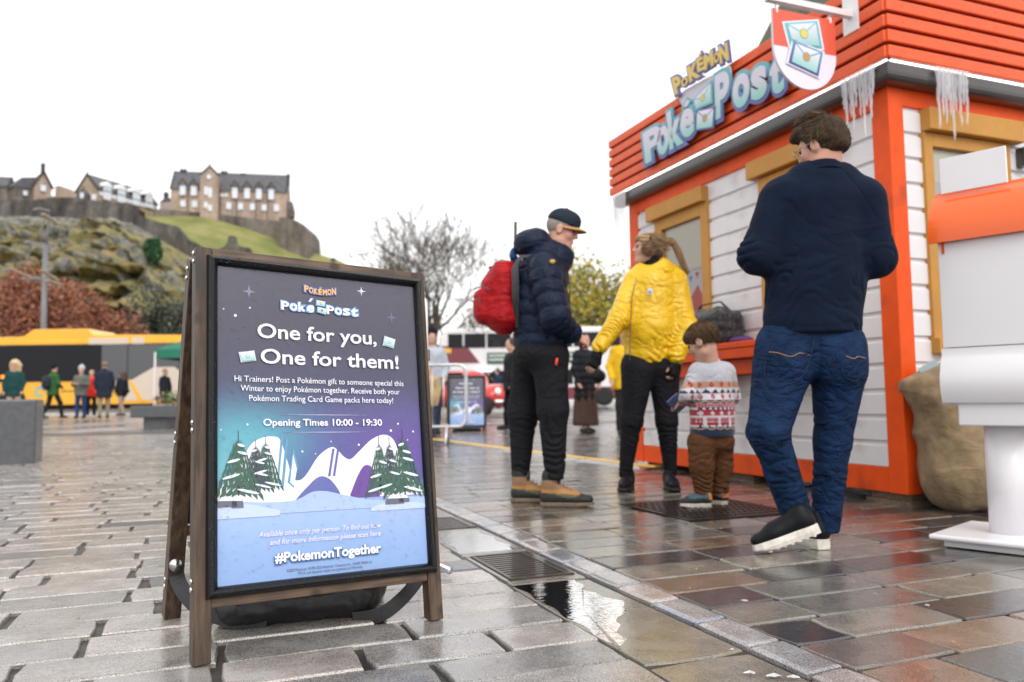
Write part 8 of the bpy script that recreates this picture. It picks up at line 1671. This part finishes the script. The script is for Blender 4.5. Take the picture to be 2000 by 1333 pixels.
# right foot flat and pointing away, left foot pushing off its toes
h_ = A(1610, 1080, .0); h_[2] = gz(h_[0], h_[1]); shoe(m4, org, h_, h_ + np.array((-.03, .3, 0)), (0, 0, 1), .29, None, None, (M_bsh, M_wso), .095, .048, sole_h=.036)
t_ = A(1492, 1082, -.06); t_[2] = gz(t_[0], t_[1]) + .004; h_ = A(1603, 1040, -.10); o, Q = shoe(m4, org, h_, t_, (-.25, .12, 1), .275, None, None, (M_bsh, M_wso), .070, .043, sole_h=.034)
mb = MB(); 
for k in range(7):
    for j in (-1, 0, 1): mb.M = None; p = Q(.12 + k * .11, j * .026, -.001) - org; mb.ball(p, (.012, .012, .005), 6, 4)
mb.build('tread', M_wso, o, True)

# ------------------------------------------------------------------ PEOPLE IN THE BACKGROUND
def figure(label, px, Yd, h, face, coat, legs, hair, group=None, feet=None, zz=None, stride=.12, armf=.0, coatlen=.5, hairr=1.0, hat=None, dress=None, bag=None, vox=.02, skinm=None, puffy=False, hood=False, shoes=(.02, .02, .022), hairlong=False, wide=1.0, lift=0):
    """standing or walking figure; face = heading angle in degrees (0 = +x, -90 = towards the camera)"""
    d = ray(px, 780); x = d[0] / d[1] * Yd; z0 = float(far_gz(x, Yd)) + lift; org = np.array([x, Yd, z0]); a = math.radians(face); f = np.array([math.cos(a), math.sin(a), 0]); r = np.array([math.sin(a), -math.cos(a), 0]); k = h / 1.75; Q = lambda fx, rx, z: org + (f * fx + r * rx + np.array([0, 0, z])) * k
    lo, hi = org - np.array([.6, .6, .05]) * k, org + np.array([.6, .6, 1.9]) * k; v = vox
    s = Soft(lo, hi, v * .75); Hh = headspace(Q(.03, 0, 1.62), f, (0, 0, 1), .95 * k); add_head(s, Hh, neck_to=Q(0, 0, 1.42)); s.cap(Q(0, 0, 1.35), Q(0, 0, .95), .11 * k, .11 * k, .03)
    F1, F2 = Q(stride, .1, .06), Q(-stride, -.1, .06); K1, K2 = Q(stride * .75, .1, .5), Q(-stride * .3, -.1, .5)
    for K_, F_, sx in ((K1, F1, 1), (K2, F2, -1)): s.cap(Q(0, .09 * sx, .92), K_, .07 * k, .05 * k); s.cap(K_, F_, .05 * k, .035 * k)
    E1, E2 = Q(.02, .25, 1.12), Q(.02, -.25, 1.12); W1, W2 = Q(.10 + armf, .23 - armf * .6, .90 + armf * .9), Q(.08 + armf, -.23 + armf * .6, .90 + armf * .9)
    for E__, W__, sx in ((E1, W1, 1), (E2, W2, -1)): s.cap(Q(0, .18 * sx, 1.38), E__, .04 * k, .04 * k); s.cap(E__, W__, .035 * k, .026 * k); add_hand(s, W__, nrm(W__ - E__), f, k, .7, sx)
    p = soft_obj('person', s, skinm or M_skin, None, org=org); p.location = org; tag(p, label, 'person', group)
    cm = cloth('coat_cloth', coat, .7, bscale=30); lm = cloth('leg_cloth', legs, .8, bscale=30); hm = material('hair_far', hair, .7, var=.3, vscale=40)
    s = Soft(lo, hi, v * .8); z1 = 1.0 - coatlen * .45; s.cap(Q(0, 0, 1.30), Q(0, 0, 1.02), .155 * k * wide, .16 * k * wide, .05, flat=(r, 1.25)); s.cap(Q(0, 0, 1.02), Q(0, 0, z1), .16 * k * wide, .17 * k * wide, .05, flat=(r, 1.2)); s.cap(Q(0, -.15, 1.38), Q(0, .15, 1.38), .075 * k, .075 * k, .05)
    for E__, W__, sx in ((E1, W1, 1), (E2, W2, -1)): s.cap(Q(0, .18 * sx, 1.37), E__, .07 * k, .062 * k, .03); s.cap(E__, W__, .06 * k, .045 * k, .03)
    s.cap(Q(-.02, 0, 1.44), Q(-.02, 0, 1.48), .075 * k, .07 * k, .03); s.cut(Q(0, 0, z1 - .03), (0, 0, -1), .02); s.ell(Q(.05, 0, 1.62), .10 * k, .01, op='sub')
    if hood: s.ell(Q(-.02, 0, 1.63), (.12 * k, .12 * k, .14 * k), .02); s.ell(Q(.08, 0, 1.62), (.09 * k, .08 * k, .105 * k), .02, op='sub')
    dsp = (lambda V, N: V + N * (.022 * (np.abs(np.sin((V[:, 2] - z0) * 28)) ** .5 - .6))[:, None]) if puffy else (lambda V, N: V + N * (.012 * fbm(V, 8, 3, 2))[:, None])
    soft_obj('coat', s, cm, p, org=org, disp=dsp)
    s = Soft(lo, hi, v * .8)
    if dress is not None:
        s.cap(Q(0, 0, .9), Q(0, 0, .18), .15 * k, .21 * k, .03, flat=(r, 1.1)); s.cut(Q(0, 0, .14), (0, 0, -1), .01); soft_obj('dress', s, cloth('dress_cloth', dress, .9), p, org=org, disp=lambda V, N: V + N * (.014 * np.sin(np.arctan2(V[:, 1] - org[1], V[:, 0] - org[0]) * 9))[:, None])
    else:
        s.cap(Q(0, -.07, .92), Q(0, .07, .92), .115 * k, .115 * k, .04)
        for K_, F_, sx in ((K1, F1, 1), (K2, F2, -1)): s.cap(Q(0, .09 * sx, .88), K_, .095 * k, .070 * k, .03); s.cap(K_, F_ + (0, 0, .04 * k), .070 * k, .055 * k, .03)
        soft_obj('trousers', s, lm, p, org=org, disp=lambda V, N: V + N * (.010 * fbm(V, 9, 5, 2))[:, None])
    s = Soft(Q(0, 0, 1.62) - .3 * k, Q(0, 0, 1.62) + .3 * k, v * .6)
    if hat is not None: s.ell(Q(.0, 0, 1.70), (.105 * k, .105 * k, .105 * k), .02); s.ell(Q(-.01, 0, 1.80), .035 * k, .01); s.cut(Q(0, 0, 1.655), nrm(np.array([0, 0, -1]) - f * .0), .01); soft_obj('hat', s, cloth('hat_cloth', hat, .9), p, org=org)
    s = Soft(Q(0, 0, 1.55) - .35 * k, Q(0, 0, 1.62) + .3 * k, v * .6); s.ell(Q(-.0, 0, 1.66), np.array((.092, .092, .098)) * k * hairr, .02)
    if hairlong: s.cap(Q(-.05, 0, 1.62), Q(-.06, 0, 1.42), .085 * k * hairr, .07 * k * hairr, .03, flat=(r, 1.3))
    s.ell(Q(.10, 0, 1.60), (.085 * k, .085 * k, .085 * k), .01, op='sub'); 
    if not hairlong: s.cut(Q(0, 0, 1.585), (0, 0, -1), .01)
    if not hood: soft_obj('hair', s, hm, p, org=org, disp=lambda V, N: V + N * (.012 * fbm(V, 25, 3, 3))[:, None])
    sm = material('shoe_far', shoes, .6)
    for F_ in (F1, F2): g_ = np.array([F_[0], F_[1], z0 + .002]); MB().tube([g_ - f * .06 * k + (0, 0, .045 * k) - org, g_ + f * .07 * k + (0, 0, .04 * k) - org, g_ + f * .19 * k + (0, 0, .028 * k) - org], [.045 * k, .045 * k, .026 * k], 10).build('shoe', sm, p, True)
    if bag is not None:
        bc, kind = bag; s = Soft(org - .7, org + (.7, .7, 1.9), v * .8)
        if kind == 'back': s.cap(Q(-.22, 0, 1.30), Q(-.22, 0, 1.05), .11 * k, .13 * k, .03, flat=(r, 1.3))
        elif kind == 'side': s.cap(Q(-.05, .30, .95), Q(-.05, .30, .85), .09 * k, .1 * k, .02, flat=(r, .6))
        elif kind == 'front': s.cap(Q(.22, -.1, 1.0), Q(.22, -.1, .95), .09 * k, .09 * k, .02)
        b = soft_obj('shoulder_bag' if kind != 'back' else 'rucksack', s, cloth('bag_cloth', bc, .6), None, org=org); b.location = org; tag(b, bag[2] if len(bag) > 2 else label + ' bag', 'bag')
    return p
V1 = .024
figure('woman with curly blonde hair and open dark teal coat at the far left', 27, 21.5, 1.66, -80, (.012, .055, .055), (.45, .36, .28), (.62, .45, .26), stride=.05, hairr=1.45, hairlong=True, vox=V1)
figure('person in green jacket striding left past the yellow coach', 103, 26.0, 1.74, 60, (.035, .11, .035), (.015, .02, .02), (.012, .012, .014), hat=(.014, .014, .016), stride=.26, armf=.1, vox=V1)
def pack(label, px, Yd, h, face, c, off=-.20, z=1.18, name='rucksack', dims=(.11, .19, .25), r_=0):
    d = ray(px, 780); x = d[0] / d[1] * Yd; a = math.radians(face); f = np.array([math.cos(a), math.sin(a), 0]); rr = np.array([math.sin(a), -math.cos(a), 0]); k = h / 1.75; o = np.array([x, Yd, float(far_gz(x, Yd))]) + (f * off + rr * r_) * k + (0, 0, z * k)
    s = Soft(o - .4, o + .4, .018); s.ell(o, np.array(dims) * k, .02, np.array([f, rr, (0, 0, 1)])); b = soft_obj(name, s, cloth('pack_cloth', c, .6), None, org=o, disp=lambda V, N: V + N * (.012 * fbm(V, 12, 3, 2))[:, None]); b.location = o; tag(b, label, 'bag'); return b
pack('black rucksack on the back of the person in the green jacket', 103, 26.0, 1.74, 60, (.025, .028, .04), -.24, 1.15)
figure('person in grey green padded jacket, white bobble hat and jeans', 158, 25.6, 1.66, -85, (.13, .14, .12), (.02, .05, .15), (.5, .5, .5), hat=(.5, .5, .53), stride=.04, armf=.28, vox=V1)
figure('boy in bright red coat between the bobble hat and the dark coat', 178, 26.6, 1.58, -70, (.55, .025, .015), (.015, .015, .018), (.30, .20, .12), stride=.06, vox=V1, shoes=(.6, .6, .6))
figure('tall man in long dark navy coat and beige trousers near the coach', 203, 25.4, 1.80, 110, (.018, .024, .042), (.27, .22, .16), (.20, .15, .10), stride=.06, coatlen=.75, vox=V1, wide=1.1)
figure('woman with long brown hair, black top and beige trousers walking left', 238, 28.8, 1.62, 160, (.016, .017, .024), (.33, .26, .22), (.09, .05, .035), stride=.2, hairlong=True, hairr=1.15, vox=V1)
pack('black handbag at the side of the woman with long brown hair', 246, 28.7, 1.62, -20, (.012, .012, .014), .0, .95, 'handbag', (.16, .07, .13))
figure('man in dark coat standing behind the flower tubs under the green canopy', 321, 29.6, 1.70, -20, (.02, .022, .032), (.03, .03, .035), (.35, .24, .18), stride=.03, vox=V1)
figure('man in grey hooded top and dark cap behind the crowd barrier', 843, 13.2, 1.74, -75, (.42, .45, .52), (.03, .04, .06), (.015, .016, .02), hat=(.012, .013, .018), stride=.04, armf=.06, vox=.02)
figure('small child with blonde hair in a tan coat beside the grey hooded man', 838, 12.2, 1.12, -100, (.45, .32, .16), (.05, .06, .10), (.55, .38, .18), stride=.04, vox=.018)
figure('person in olive parka in the far centre beside the double decker bus', 953, 33.5, 1.62, -90, (.12, .13, .07), (.04, .04, .05), (.35, .22, .14), stride=.05, vox=V1)
figure('person in navy anorak in the far centre, second from the red car', 973, 33.0, 1.74, 170, (.018, .03, .07), (.015, .022, .05), (.08, .06, .05), stride=.06, vox=V1)
figure('person in black coat mostly hidden behind the man with the red backpack', 1001, 15.0, 1.72, 200, (.018, .018, .022), (.014, .014, .018), (.05, .04, .03), stride=.10, coatlen=.55, vox=.02)
figure('woman in long black puffer coat, grey hood and striped brown dress', 1143, 13.4, 1.66, -55, (.014, .015, .020), (.05, .035, .03), (.1, .08, .06), dress=(.085, .050, .042), stride=.06, coatlen=.9, puffy=True, hood=True, vox=.018)
pack('small round black bag held by the woman in the long puffer coat', 1170, 13.0, 1.6, -90, (.012, .012, .014), 0, 1.02, 'handbag', (.1, .13, .12))
figure('person in yellow jacket almost hidden behind the woman with earmuffs', 1222, 12.6, 1.68, -100, (.78, .47, .02), (.02, .02, .022), (.2, .13, .08), stride=.12, armf=.02, vox=.02, wide=1.1)
